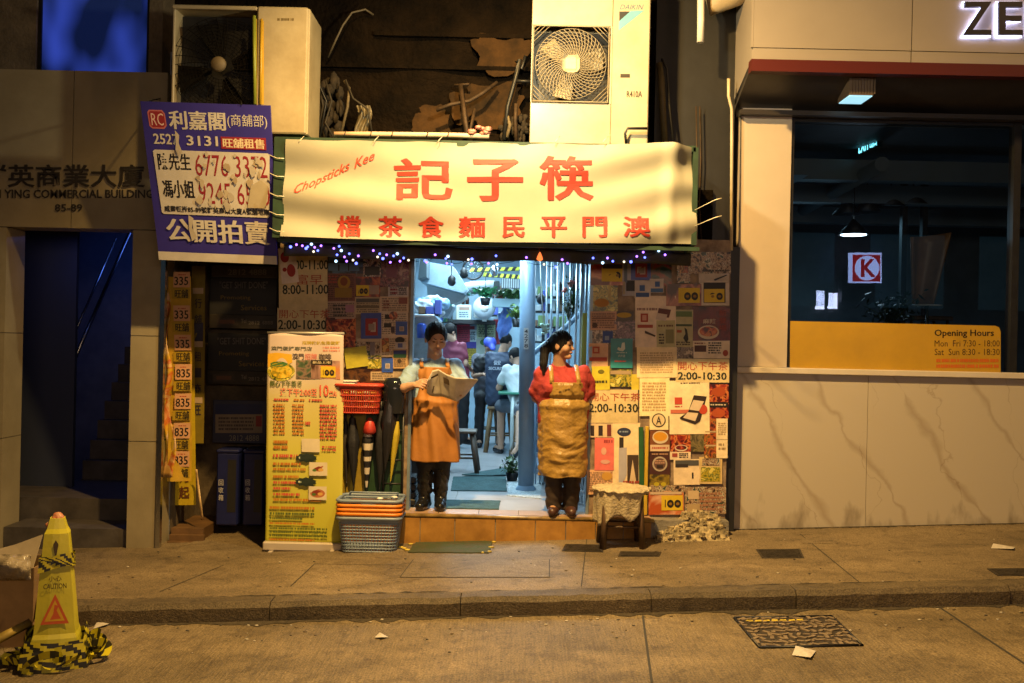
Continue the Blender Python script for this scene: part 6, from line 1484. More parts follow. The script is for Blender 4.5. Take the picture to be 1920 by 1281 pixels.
# ---------------------------------------------------------------- stacked shopping baskets
def rrect(w, d, r, n=5):
    out = []
    for cx, cy, a0 in ((w/2-r, d/2-r, 0), (-w/2+r, d/2-r, 90), (-w/2+r, -d/2+r, 180), (w/2-r, -d/2+r, 270)):
        for k in range(n+1): an = R(a0 + 90*k/n); out.append((cx + r*math.cos(an), cy + r*math.sin(an)))
    return out
def basket(name, label, c, col, rimcol, w=.50, d=.34, h=.285, slots=True, group='baskets in the stack beside the menu stand', rows=9, handle=True):
    o = thing(name, label, 'basket', c, group)
    def ring(k, z, g=0): return [(c.x + x, c.y + y, c.z + z) for x, y in rrect(w*k+g, d*k+g, .06)]
    mb = MB(); n = len(ring(1, 0)); kb = .86
    if not slots:
        rs = [ring(kb + (1-kb)*t, h*t) for t in np.linspace(.15, .93, 5)]
        for i in range(len(rs)-1): mb.add(rs[i] + rs[i+1], [(q, (q+1) % n, n + (q+1) % n, n+q) for q in range(n)])
    else:
        for t in np.linspace(0.0, .80, rows+1):   # lattice of horizontal and upright bars
            p = ring(kb + (1-kb)*t, h*t); p.append(p[0]); mb.tube(p, .0075, 4, caps=False)
        p0, p1 = ring(kb, 0), ring(kb + (1-kb)*.82, h*.82)
        L0 = [0]; 
        for q in range(n): L0.append(L0[-1] + (Vector(p0[(q+1) % n]) - Vector(p0[q])).length)
        m_ = 58
        for k in range(m_):
            s_ = L0[-1]*k/m_; q = max(i for i in range(n) if L0[i] <= s_); t = (s_-L0[q])/max(1e-6, L0[q+1]-L0[q])
            mb.tube([Vector(p0[q]).lerp(Vector(p0[(q+1) % n]), t), Vector(p1[q]).lerp(Vector(p1[(q+1) % n]), t)], .0055, 4, caps=False)
        p0, p1 = ring(kb + (1-kb)*.8, h*.8), ring(1, h*.93)
        mb.add(p0 + p1, [(q, (q+1) % n, n + (q+1) % n, n+q) for q in range(n)])
        mb.add(ring(kb, .0) , [tuple(range(n-1, -1, -1))])
    mb.build('body', col, o, solid=.004 if not slots else 0)
    mb = MB(); p = ring(1.0, h*.955, .015); p.append(p[0]); mb.tube([(x, y, z) for x, y, z in p], .014, 6, caps=False)
    p0, p1 = ring(1.0, h*.93, .02), ring(1, h, .012); mb.add(p0 + p1, [(q, (q+1) % n, n + (q+1) % n, n+q) for q in range(n)])
    mb.build('rim', rimcol, o, solid=.004)
    if handle:
        mb = MB()
        for sy in (-1, 1): mb.tube([(c.x - w*.40, c.y + sy*d*.46, c.z + h+.01), (c.x - w*.38, c.y + sy*d*.36, c.z + h+.014), (c.x + w*.38, c.y + sy*d*.36, c.z+h+.014), (c.x + w*.40, c.y + sy*d*.46, c.z + h+.01)], .009, 6)
        mb.cbox((c.x-.06, c.y-d/2-.016, c.z+h*.80), (c.x+.06, c.y-d/2-.004, c.z+h*1.0), .003)
        mb.build('handle', rimcol, o)
    return o
M_bask = mat('basket_grey', (.20, .26, .35), .4, var=.12, scale=8); M_borg = mat('basket_orange', (.72, .22, .02), .4, var=.1, scale=8)
bc = P(696, 1035, -.28); bc.z = gz(bc.x) + .004; bc.y = -.33
basket('shopping_basket', 'lowest basket of the stack with grey lattice body', bc, M_bask, M_bask, handle=False)
for k, lab in enumerate(('lowest of the three orange rimmed baskets in the stack', 'middle of the three orange rimmed baskets in the stack', 'highest of the three orange rimmed baskets in the stack')):
    basket('shopping_basket', lab, bc + Vector((0, 0, .034*(k+1))), M_borg, M_borg, slots=False, handle=False)
basket('shopping_basket', 'topmost basket of the stack with grey rim and folded handles', bc + Vector((0, 0, .139)), M_bask, M_bask, slots=False)
mb = MB(); r5 = random.Random(2)
for k in range(5): mb.ball((bc.x + r5.uniform(.08, .2), bc.y - .1 + r5.uniform(-.04, .05), bc.z + .43), (.03, .02, .012), 6)
shape(mb, 'crumpled_tissue', 'crumpled white tissue lying in the top grey basket', 'tissue', M_white)

# ---------------------------------------------------------------- hanging red basket, umbrella rack and umbrellas
hb = P(676, 772, -.06); hb.y = -.12
o = basket('hanging_basket', 'red lattice shopping basket hung on the poster wall over the umbrellas', hb, mat('basket_red', (.42, .045, .025), .4, var=.15, scale=8), mat('basket_red', (.42, .045, .025)), .38, .22, .24, True, None, 4, False)
for k in range(5):
    mb = MB(); mb.cbox((hb.x-.13+k*.055, hb.y-.06, hb.z+.04), (hb.x-.085+k*.055, hb.y+.06, hb.z+.17+.02*(k % 2)), .004)
    shape(mb, 'menu_card', 'white folded card inside the red hanging basket' if k % 2 else 'yellow folded card inside the red hanging basket', 'card', ink('cfc4b0') if k % 2 else ink('c8a040'), 'folded cards in the red hanging basket')
o = thing('plastic_box', 'white lidded plastic box on top of the red hanging basket', 'box', P(655, 726, -.1)); a, c = P(640, 733, -.14), P(668, 717, -.14)
mb = MB(); mb.cbox((a.x, -.16, a.z), (c.x, -.05, c.z), .012); mb.build('body', M_white, o); mb = MB(); mb.cbox((a.x-.006, -.166, c.z+.001), (c.x+.006, -.044, c.z+.015), .006); mb.build('lid', mat('lid_white', (.7, .68, .66), .3), o)
o = thing('backing_board', 'green and yellow upright board behind the hanging umbrellas', 'board', P(690, 930, -.02))
a, c = P(640, 936, -.02), P(757, 760, -.02); xm_ = P(686, 800, -.02).x
mb = MB(); mb.box((a.x, -.03, a.z), (xm_, -.005, c.z)); mb.build('yellow_half', mat('board_yellow', (.33, .24, .02), .5, var=.35, scale=5), o)
mb = MB(); mb.box((xm_+.002, -.03, a.z), (c.x, -.005, c.z+.05)); mb.build('green_half', mat('board_green', (.018, .06, .022), .5, var=.4, scale=5), o)
def umbrella(label, top, bot, r, m, m2=None, bands=0, hook=True, mh=M_black, bulge=.35):
    top, bot = Vector(top), Vector(bot); L = (bot-top); o = thing('folded_umbrella', label, 'umbrella', bot, 'folded umbrellas hanging under the red basket')
    ax = L.normalized(); q = Vector((0, 0, -1)).rotation_difference(ax).to_matrix().to_4x4(); n = 16
    def prof(t): return r*(.45 + .55*min(1, t/bulge)) if t < bulge else r*(1 - .92*((t-bulge)/(1-bulge))**1.3)
    mb = MB(); vs = []; N = 28
    for i in range(N+1):
        t = i/N
        for k in range(n):
            an = 2*math.pi*k/n; rr = prof(t)*(1 + .18*math.sin(an*6 + t*5)); vs.append(top + (q @ Vector((rr*math.cos(an), rr*math.sin(an), -L.length*t))))
    off = len(mb.v); mb.v += [tuple(v) for v in vs]
    for i in range(N):
        for k in range(n):
            j_ = (k+1) % n; mb.f.append((i*n+k, i*n+j_, (i+1)*n+j_, (i+1)*n+k)); mb.sm.append(True); mb.mi.append(1 if (bands and (i*bands*2//N) % 2 and m2) else 0)
    mb.build('canopy', [m, m2] if m2 else m, o)
    mb = MB(); mb.tube([top + ax*.02, top - ax*.08], .011, 6)
    if hook: mb.tube([top - ax*.08 + Vector((.03*math.cos(a)-.03, 0, .035*math.sin(a))) for a in np.linspace(0, math.pi, 8)], .010, 6)
    mb.build('handle', mh, o)
    mb = MB(); mb.tube([bot - ax*.01, bot + ax*.035], .004, 6); mb.build('tip', M_dark, o)
M_blk = mat('umbrella_black', (.012, .012, .016), .6, var=.3, scale=12, bump=.2)
umbrella('black folded umbrella in front of the yellow board half', P(661, 783, -.13), P(663, 912, -.12), .05, M_blk)
umbrella('thin dark umbrella half hidden behind the menu stand edge', P(648, 790, -.08), P(650, 905, -.08), .03, mat('umbrella_dark', (.03, .025, .02), .6))
umbrella('black and white striped umbrella with a red top', P(690, 806, -.14), P(687, 922, -.12), .042, mat('umbrella_white', (.62, .55, .45), .6), M_blk, 5, False, bulge=.15)
mb = MB(); c = P(693, 808, -.15); mb.lathe([(.012, .11), (.035, .08), (.05, .03), (.058, -.01), (.03, -.03), (.001, -.032)], c, 14); shape(mb, 'red_bag', 'red plastic bag tied over the striped umbrella', 'plastic bag', mat('bag_red', (.45, .04, .03), .4, var=.4, scale=20))
umbrella('yellow folded umbrella at the right of the rack', P(745, 790, -.14), P(732, 905, -.12), .030, mat('umbrella_yellow', (.48, .38, .03), .5, var=.2), bulge=.2)
umbrella('black umbrella hanging beside the yellow one', P(715, 770, -.12), P(712, 915, -.12), .05, M_blk)
umbrella('bulky black umbrella close to the doorway', P(732, 745, -.16), P(722, 880, -.14), .06, mat('umbrella_black_gloss', (.014, .014, .02), .3, bump=.2))
o = thing('umbrella_rack', 'black rack with a shiny rounded top beside the man', 'rack', P(742, 930, -.2))
c = P(740, 730, -.095); mb = MB(); mb.lathe([(.001, .10), (.07, .095), (.10, .06), (.105, .0), (.10, -.12), (.09, -.2)], c, 20); mb.build('hood', mat('gloss_black', (.012, .014, .02), .12), o)
mb = MB()
for sx in (-.08, .08): mb.tube([(c.x+sx, c.y, c.z-.1), (c.x+sx, c.y, gz(c.x)+.22)], .012, 6)
for dz in (.35, .6, .8): mb.tube([(c.x-.08, c.y, c.z-dz), (c.x+.08, c.y, c.z-dz)], .008, 6)
mb.build('post', M_black, o)
mb = MB()
for k in range(4): mb.cbox((P(752, 900, .25).x, .15, zst+.02+.065*k), (P(782, 900, .25).x, .42, zst+.07+.065*k), .008)
shape(mb, 'black_drawer_unit', 'low black slatted drawer unit just inside the doorway', 'drawer unit', M_black)

# ---------------------------------------------------------------- covered stool and rubble
def stool(name, label, c, w, h, m, group=None, splay=.05, top=True, round_top=False, lw=.022):
    o = thing(name, label, 'stool', c, group)
    mb = MB()
    if round_top: mb.lathe([(.001, h), (w*.55, h), (w*.56, h-.012), (w*.55, h-.03), (.001, h-.03)], c, 22)
    else: mb.cbox((c.x-w/2, c.y-w/2, c.z+h-.03), (c.x+w/2, c.y+w/2, c.z+h), .008)
    mb.build('seat', m, o)
    for sx in (-1, 1):
        for sy in (-1, 1):
            a = Vector((c.x+sx*(w/2-.05), c.y+sy*(w/2-.05), c.z+h-.03)); b_ = Vector((c.x+sx*(w/2-.04+splay), c.y+sy*(w/2-.04+splay), c.z)); b_.z = c.z if group != 'street' else gz(b_.x)
            mb = MB(); mb.tube([a, b_], [lw*1.1, lw], 4); mb.build('leg', m, o)
    mb = MB(); k = .55; hh = h*.38; q = w/2-.045+splay*.6
    for a, b_ in (((-q, -q), (q, -q)), ((q, -q), (q, q)), ((q, q), (-q, q)), ((-q, q), (-q, -q))): mb.tube([(c.x+a[0], c.y+a[1], c.z+hh), (c.x+b_[0], c.y+b_[1], c.z+hh)], .011, 4)
    mb.build('stretcher', m, o)
    return o
sc = P(1163, 1026, -.42); sc.y = -.42; sc.z = gz(sc.x)
hs_ = P(1163, 916, -.42).z - sc.z
stool('wooden_stool', 'dark wooden stool under a lace cloth on the pavement', sc, .36, hs_, M_wood, 'street', .02, lw=.026, round_top=True)
bpy.data.objects['wooden_stool']['group'] = ''
del bpy.data.objects['wooden_stool']['group']
M_lace = mat('lace_cloth', (.50, .42, .28), .75, var=.35, scale=28, bump=.5, bscale=60)
o = thing('stool_cloth', 'cream patterned lace cloth draped unevenly over the wooden stool', 'cloth', sc + Vector((0, 0, hs_)))
def clothf(a, b):
    an = 2*math.pi*a; top_r = .225
    hang = .045 + .27*max(0, math.cos(an - 3.5))**2 + .20*max(0, math.cos(an - 4.95))**9 + .02*math.sin(an*5) + .012*math.sin(an*13)
    if b < .5:
        t = b/.5; rr = top_r*t; z = hs_ + .020 + .008*math.sin(an*5 + 8*t)*t - .012*t**4
        return (sc.x + rr*math.cos(an), sc.y + rr*math.sin(an), sc.z + z)
    t = (b-.5)/.5; rr = top_r + .014*math.sin(an*11)*t + .012*math.sin(an*6 + 2)*t - .02*t
    return (sc.x + rr*math.cos(an), sc.y + rr*math.sin(an), sc.z + hs_ + .008 - hang*t + .006*math.sin(an*13)*t)
mb = MB(); mb.grid(clothf, 90, 26); mb.build('cloth', M_lace, o, solid=.004)
mb = MB(); p = [Vector((sc.x + (.232 + .006*math.sin(k*2.1))*math.cos(6.283*k/60), sc.y + (.232 + .006*math.sin(k*2.1))*math.sin(6.283*k/60), sc.z + hs_ + .006*math.sin(k*1.7))) for k in range(61)]; mb.tube(p, .010, 6, caps=False); mb.build('frill', M_lace, o)
mb = MB(); r6 = random.Random(8); x0_, x1_ = P(1222, 1000, -.1).x, P(1358, 990, -.1).x
def rub(a, b):
    x = x0_ + (x1_-x0_)*a; y = -.34 + .36*b
    e = max(0, math.sin(math.pi*min(1, a*.62 + .22)))*(a*1.0 if a < .5 else .5 + (a-.5)*.45) * (1 - max(0, (a-.94)/.06))
    h_ = .33*e*min(1, max(0, b - .02)*1.5)
    h_ += .014*math.sin(a*31 + b*17) + .012*math.sin(a*57 - b*41) + r6.uniform(-.008, .008)
    return (x, y, gz(x) + max(-.01, h_ if (b > .03) else -.01))
mb.grid(rub, 70, 34)
for k in range(150):
    a, b_ = r6.uniform(.03, .97), r6.uniform(.05, .8); c = Vector(rub(a, b_)); q = r6.uniform(.008, .028)
    mb.box((-q, -q*r6.uniform(.5, 1), -q*.6), (q, q*r6.uniform(.5, 1), q*r6.uniform(.4, .9)), Matrix.Translation(c + Vector((0, 0, q*.3))) @ Matrix.Rotation(r6.uniform(0, 3), 4, 'Z') @ Matrix.Rotation(r6.uniform(-.6, .6), 4, 'X'))
shape(mb, 'rubble_heap', 'rough heap of broken pale cement below the right poster panel', 'rubble', mat('rubble_cement', (.42, .34, .20), .9, var=.85, scale=16, bump=.9, bscale=40, col2=(.06, .05, .035), detail=8))

# ---------------------------------------------------------------- mats, covers, litter
def slab(mb, pts, dz, th, base=gz):
    v = [Vector((p.x, p.y, base(p.x)+dz)) for p in pts]; mb.prism([q + Vector((0, 0, th)) for q in v], (0, 0, -th))
M_mat = mat('green_mat', (.035, .055, .022), .95, var=.6, scale=14, bump=.8, bscale=120, col2=(.07, .06, .03))
def ragged(corners, n=14, amp=.008, f=G):
    out = []
    for i in range(4):
        a, b_ = f(*corners[i]), f(*corners[(i+1) % 4])
        for k in range(n): p = a.lerp(b_, k/n); out.append(p + Vector((rnd.uniform(-amp, amp), rnd.uniform(-amp, amp), 0)))
    return out
mb = MB(); slab(mb, ragged([(765, 1037), (916, 1038), (925, 1016), (782, 1014)][::1]), .001, .008); o = shape(mb, 'door_mat', 'worn dark green doormat on the pavement before the step', 'doormat', M_mat)
mb = MB(); r7 = random.Random(5)
for (x, y) in [(758, 1030), (764, 1033), (770, 1022), (776, 1016), (752, 1028), (921, 1028), (926, 1018), (918, 1036), (905, 1038)]:
    c = G(x, y); mb.ball((c.x, c.y, gz(c.x)+.008), (r7.uniform(.012, .03), r7.uniform(.01, .02), .009), 6)
shape(mb, 'yellow_peel', 'scraps of yellow peeled tape round the pavement doormat', 'tape scraps', mat('peel_yellow', (.50, .38, .06), .6, var=.4, scale=20), kind='stuff')
def Gs(px, py):
    u, v = uv_(px, py); t = (H - zst)/v; return Vector((u*t, t*F - D0, zst))
fl = lambda x: zst
M_teal = mat('teal_mat', (.045, .10, .105), .95, var=.4, scale=12, bump=.6, bscale=120)
for lab, cs in (('grey green mat lying on the step edge between the two people', [(815, 954), (935, 956), (938, 940), (815, 938)]), ('teal mat on the shop floor nearer the door', [(845, 921), (951, 922), (948, 895), (850, 895)]), ('teal mat turned askew deeper on the shop floor', [(866, 893), (905, 895), (950, 893), (950, 879)])):
    mb = MB(); slab(mb, ragged(cs, f=Gs, amp=.004), .001 if 'askew' not in lab else .012, .008, fl); shape(mb, 'floor_mat', lab, 'mat', M_teal, 'mats inside the doorway')
mb = MB(); slab(mb, ragged([(951, 930), (1015, 936), (1015, 900), (951, 905)], f=Gs), .001, .006, fl); shape(mb, 'pebble_mat', 'speckled pale grey mat at the foot of the blue pole', 'mat', mat('speckle', (.45, .50, .52), .8, var=.75, scale=60))
M_iron = mat('cast_iron', (.055, .045, .035), .6, .5, var=.5, scale=18, bump=.6, bscale=60)
for lab, cs in (('small iron cover by the step under the woman', [(1053, 1034), (1131, 1036), (1132, 1022), (1060, 1021)]), ('slotted drain grate in front of the covered stool', [(1159, 1044), (1236, 1044), (1240, 1036), (1163, 1035)]), ('square iron cover on the pavement before the marble wall', [(1429, 1047), (1508, 1047), (1500, 1030), (1417, 1031)]), ('faint cement cover close to the marble wall', [(1505, 1020), (1572, 1019), (1566, 1009), (1500, 1011)]), ('dark cover at the far right pavement edge', [(1870, 1080), (1990, 1080), (1985, 1066), (1850, 1067)])):
    ps_ = [G(*c) for c in cs]; mb = MB(); slab(mb, ps_, .0, .005)
    for k in range(1, 8):
        a, b_ = ps_[0].lerp(ps_[3], k/8), ps_[1].lerp(ps_[2], k/8); w_ = Vector((0, .008, 0))
        if 'cement' not in lab: slab(mb, [a.lerp(b_, .05) - w_, a.lerp(b_, .95) - w_, a.lerp(b_, .95) + w_, a.lerp(b_, .05) + w_], .005, .004)
    shape(mb, 'drain_cover', lab, 'drain cover', M_iron if 'cement' not in lab else M_patch, 'covers let into the pavement')
o = thing('manhole_cover', 'large patterned iron manhole cover in the road', 'manhole cover', G(1495, 1185, -.12))
gr = lambda x: gz(x) - .12
cs = [G(*c, -.12) for c in ((1425, 1216), (1617, 1211), (1560, 1157), (1377, 1160))]
mb = MB(); slab(mb, cs, 0, .004, gr); mb.build('plate', M_iron, o)
mb = MB(); r8 = random.Random(6)
for i in range(13):
    for k in range(9):
        u, v = (i + .5 + r8.uniform(-.25, .25))/13, (k + .5 + r8.uniform(-.2, .2))/9
        c = cs[0].lerp(cs[1], u).lerp(cs[3].lerp(cs[2], u), v); an = r8.uniform(0, 3.14); d = Vector((math.cos(an), math.sin(an), 0))*r8.uniform(.018, .038); n_ = Vector((-d.y, d.x, 0)).normalized()*.011
        slab(mb, [c - d - n_, c + d - n_, c + d + n_, c - d + n_], .004, .006, gr)
mb.build('raised_pattern', mat('worn_iron', (.26, .20, .14), .5, .3, var=.5, scale=25), o)
mb = MB()
for k in range(7):
    u = .12 + k*.085; c = cs[0].lerp(cs[1], u).lerp(cs[3].lerp(cs[2], u), .86); slab(mb, [c + Vector((-.025, -.012 - .01*(k % 2), 0)), c + Vector((.018, -.022, 0)), c + Vector((.022, .012, 0)), c + Vector((-.012, .02 - .008*(k % 3), 0))], .0105, .001, gr)
mb.build('yellow_paint', mat('worn_yellow', (.55, .42, .04), .7, var=.6, scale=25), o)
mb = MB()
for a, b_ in zip(cs, cs[1:] + cs[:1]): mb.tube([(a.x, a.y, gr(a.x)+.004), (b_.x, b_.y, gr(b_.x)+.004)], .010, 4)
mb.build('frame', M_dark, o)
for lab, pts, dz in (('flat white card lying on the far right pavement', [(1858, 1029), (1900, 1033), (1903, 1027), (1862, 1023)], 0), ('tiny white paper scrap on the road near the kerb centre', [(702, 1197), (716, 1200), (728, 1196), (712, 1191)], -.12), ('crumpled pale paper below the manhole cover', [(1485, 1230), (1520, 1238), (1530, 1222), (1492, 1216)], -.12), ('white flattened cup by the taped cone', [(75, 1243), (92, 1247), (97, 1235), (80, 1232)], -.12), ('folded grey paper at the kerb beside the cone', [(175, 1180), (200, 1176), (206, 1170), (182, 1171)], -.12)):
    ps_ = [G(*p, dz) for p in pts]; mb = MB(); q = [Vector((p.x, p.y, gz(p.x)+dz+.004 + .012*(i % 2))) for i, p in enumerate(ps_)]
    c = sum(q, Vector())/4 + Vector((0, 0, .012)); mb.add(q + [c], [(0,1,4), (1,2,4), (2,3,4), (3,0,4)])
    shape(mb, 'paper_litter', lab, 'litter', mat('litter_white', (.50, .46, .42), .7, var=.2, scale=30), 'paper litter on the ground', solid=.002)
mb = MB(); r9 = random.Random(17)
for k in range(230):
    rd = r9.random() < .5
    if rd: y = KY - abs(r9.gauss(0, .25)) - .02; x = r9.uniform(-3, 3.6); z = gz(x) - .12
    else: y = r9.uniform(KY+.2, -.2); x = r9.uniform(-3, 4.2); z = gz(x)
    s_ = r9.uniform(.003, .010); mb.ball((x, y, z + s_*.4), (s_*1.4, s_, s_*.5), 5, mi=k % 3)
shape(mb, 'street_grit', 'pale and dark grit scattered along the kerb and pavement', 'grit', [mat('grit_pale', (.42, .38, .32), .8), mat('grit_brown', (.12, .09, .06), .8), mat('grit_dark', (.05, .045, .04), .8)], kind='stuff')

# ---------------------------------------------------------------- taped cone and rubbish at the left
yC = -2.75
cb = P(106, 1225, yC); cz = gz(cb.x) - .12
cone = thing('caution_cone', 'yellow folding caution cone wrapped in black and yellow tape by the kerb', 'caution cone', (cb.x, yC, cz))
hC = P(106, 970, yC).z - cz; sC = (yC + D0)/F
M_cone = mat('cone_yellow', (.50, .46, .03), .4, var=.12, scale=6, bump=.05); M_tblk = mat('tape_black', (.015, .015, .012), .35); M_tyel = mat('tape_yellow', (.52, .46, .02), .35, var=.2, scale=9)
prof = [(-.005, 116), (.20, 97), (.23, 90), (.55, 73), (.82, 57), (.90, 52), (.93, 42), (1.0, 30)]
def cring(t, w, g=0, n=4, rot=.32):
    hw = w*sC/2*.84 + g; out = []
    for k in range(12):
        an = 2*math.pi*k/12 + math.pi/4; q = max(abs(math.cos(an)), abs(math.sin(an))); rr = hw/q*(.93 if k % 3 == 0 else 1)
        x, y = rr*math.cos(an), rr*math.sin(an); out.append((cb.x + x*math.cos(rot) - y*math.sin(rot) - .01*t, yC + x*math.sin(rot) + y*math.cos(rot), cz + hC*t))
    return out
def wat(t): return float(np.interp(t, [p[0] for p in prof], [p[1] for p in prof]))
mb = MB(); ts = [p[0] for p in prof]
rs = [cring(t, wat(t)) for t in ts]; vs = [v for r_ in rs for v in r_]
mb.add(vs, [(i*12+k, i*12+(k+1) % 12, (i+1)*12+(k+1) % 12, (i+1)*12+k) for i in range(len(ts)-1) for k in range(12)] + [tuple(range((len(ts)-1)*12, len(ts)*12))]); mb.build('body', M_cone, cone)
f = Field(); q = np.array((cb.x-.01, yC, cz + hC*.985)); f.ell(q, np.array((.034, .034, .045)), .02); f.ell(q + np.array((-.028, -.01, -.03)), np.array((.034, .03, .022)), .02); f.ell(q + np.array((.03, -.005, -.05)), np.array((.025, .025, .02)), .02)
mesh_obj('top_knob', f.mesh(.006, (), (), wr_noise(.004, 90, 80)), mat('knob_red', (.42, .10, .04), .5, var=.6, scale=30, col2=(.4, .3, .2)), cone)
rt_ = random.Random(21)
for q, (t0, t1, off) in enumerate(((.66, .745, 0), (.70, .725, 1), (.13, .21, 2), (.05, .15, 3), (.0, .09, 5))):
    mb = MB(); N = 72; RW = 5
    def at(s, r_, g=0):
        t = t0 + (t1-t0)*r_/RW + .025*math.sin(s*.9 + off*2); bul = .006 + .004*q + .012*abs(math.sin(s*1.3 + off))*(1 if off > 1 else .4)
        rr = cring(t, wat(t) + (12 if off > 1 else 0), bul); i = int(s) % 12; w_ = s - int(s); return Vector(rr[i]).lerp(Vector(rr[(i+1) % 12]), w_)
    pts = [[at(k/N*12, r_) for r_ in range(RW+1)] for k in range(N+1)]
    for k in range(N):
        for r_ in range(RW):
            mb.add([pts[k][r_], pts[k+1][r_], pts[k+1][r_+1], pts[k][r_+1]], [(0, 1, 2, 3)], True, mi=int((k*.26 + r_*.45 + off*.7 + .3*math.sin(k*.5))) % 2)
    mb.build('tape_wrap', [M_tblk, M_tyel], cone)
def facesurf(face):                             # flat faces of the cone for its printed signs
    def s(u, v, l=0):                           # u -1..1 across, v height 0..1
        r_ = cring(v, wat(v), .004 + l); c0, c1 = Vector(r_[(face*3+1) % 12]), Vector(r_[(face*3+2) % 12]); return (c0 + c1)/2 + (c1 - c0)/2*u/.268
    return s
def cs_flip(sf): return lambda u, v, l=0: sf(u, v, l)
s2 = facesurf(2)
its = [('Q', [(-.62,.30),(.66,.30),(0.02,.50)], 'b8501c'), ('Q', [(-.44,.32),(.47,.32),(0.02,.46)], 'c49a18'), ('Q', [(-.2,.33),(.3,.335),(.1,.39),(.2,.42),(.0,.43),(-.05,.37)], 'b8501c'), ('Q', [(-.03,.74),(.03,.74),(.18,.83),(0,.86),(-.18,.83)], '3a2c08')]
sign_parts(cone, s2, its)
mb = MB()
for t_, y1_, y0_, a0, a1 in (('小心', .62, .585, -.35, .35), ('CAUTION', .57, .535, -.6, .6)):
    v, f = glyphs(t_, 0, .011); mb.add([s2(a0 + (a1-a0)*p, y0_ + (y1_-y0_)*q, .002) for p, q in v], f)
mb.build('lettering', ink('3a2c0c'), cone)
s1 = facesurf(1)
sign_parts(cone, s1, [('Q', [(-.5,.30),(.6,.30),(0.05,.46)], 'b8501c'), ('Q', [(-.3,.32),(.4,.32),(0.05,.42)], 'c49a18')])
mb = MB()
for k in range(30):                             # loose tape piled round the foot
    a0 = rt_.uniform(0, 6.28); sp_ = rt_.uniform(.5, 1.6); rr = rt_.uniform(.14, .235); N = 26; ph = rt_.uniform(0, 6); wd = rt_.uniform(.035, .06); up_ = rt_.uniform(.01, .07); prev = None
    for i in range(N+1):
        t = i/N; an = a0 + sp_*t; r2 = rr + .05*math.sin(t*5 + ph); x = cb.x - .02 + r2*math.cos(an)*1.05; y = yC + r2*math.sin(an)*.85
        z = gz(x) - .112 + up_*abs(math.sin(t*4 + ph)) + .012; tw = .5 + .9*math.sin(t*3 + ph); n_ = Vector((math.cos(an)*math.cos(tw), math.sin(an)*math.cos(tw), abs(math.sin(tw))))*wd
        cur = (Vector((x, y, z)), Vector((x, y, z)) + n_)
        if prev: mb.add([prev[0], cur[0], cur[1], prev[1]], [(0, 1, 2, 3)], True, mi=(i // 4 + k) % 2)
        prev = cur
shape(mb, 'barrier_tape_pile', 'tangled black and yellow barrier tape heaped round the cone foot', 'barrier tape', [M_tblk, M_tyel], kind='stuff')
M_card = mat('cardboard', (.26, .16, .075), .8, var=.25, scale=5); M_cardp = mat('pale_cardboard', (.36, .30, .22), .7, var=.2, scale=5)
o = thing('cardboard_box', 'open brown cardboard box with a pale raised flap at the left edge', 'cardboard box', P(40, 1180, -2.5))
a, c = P(-75, 1205, -2.45), P(64, 1065, -2.45); zb_ = gz(a.x) - .12
mb = MB(); mb.box((a.x, -2.45, zb_+.002), (c.x, -2.44, c.z)); mb.box((a.x, -2.1, zb_+.002), (c.x, -2.09, c.z)); mb.box((a.x, -2.439, zb_+.002), (a.x+.01, -2.101, c.z)); mb.box((c.x-.01, -2.439, zb_+.002), (c.x, -2.101, c.z)); mb.box((a.x+.011, -2.438, zb_+.003), (c.x-.011, -2.102, zb_+.012)); mb.build('body', M_card, o)
mb = MB(); p0, p1 = Vector((a.x, -2.45, c.z)), Vector((c.x, -2.45, c.z)); mb.add([p0, P(62, 1066, -2.45), P(80, 1003, -2.3), P(28, 1022, -2.3), P(-60, 1045, -2.3)], [(0, 1, 2, 3, 4)]); mb.build('flap', M_cardp, o, solid=.006)
mb = MB(); q_ = random.Random(3)
mb.grid(lambda u, v: tuple(P(-20 + 78*u, 1040 + 48*v, -2.5 - .12*math.sin(3.1*u)*math.sin(3.1*v) + .015*math.sin(u*19 + v*11))), 14, 10); shape(mb, 'clear_plastic_bag', 'shiny crumpled clear plastic bag on the cardboard box', 'plastic bag', mat('clear_wrap', (.32, .27, .2), .18, var=.3, scale=15, bump=.6, bscale=25), solid=.004)
mb = MB(); a, b_ = P(-15, 1205, -2.95), P(56, 1168, -2.75); mb.tube([a, b_], .028, 4); shape(mb, 'yellow_plank', 'short yellow edged plank lying against the cone foot', 'plank', mat('plank_yellow', (.34, .25, .05), .6, var=.4, scale=9))
# ---------------------------------------------------------------- inside the shop
o = thing('steel_pole', 'thick blue grey painted pole with a number sticker inside the doorway', 'pole', P(985, 920, 1.3))
pc = P(986, 920, 1.3); pt = P(990, 486, 1.3)
mb = MB(); mb.tube([(pc.x, 1.3, zst), (P(988, 500, 1.3).x, 1.3, 3.2)], .078, 24); mb.build('shaft', mat('pole_paint', (.20, .30, .42), .35, var=.15, scale=3, bump=.03), o)
mb = MB(); mb.lathe([(.078, .05), (.10, .02), (.105, 0)], (pc.x, 1.3, zst), 24); mb.build('base_collar', M_bluep, o)
sign_parts(o, flat_surf(1.215), [('R', 982, 615, 991, 655, 'a8b0b4'), ('V', '4278', 983, 617, 990, 653, '30343c')])
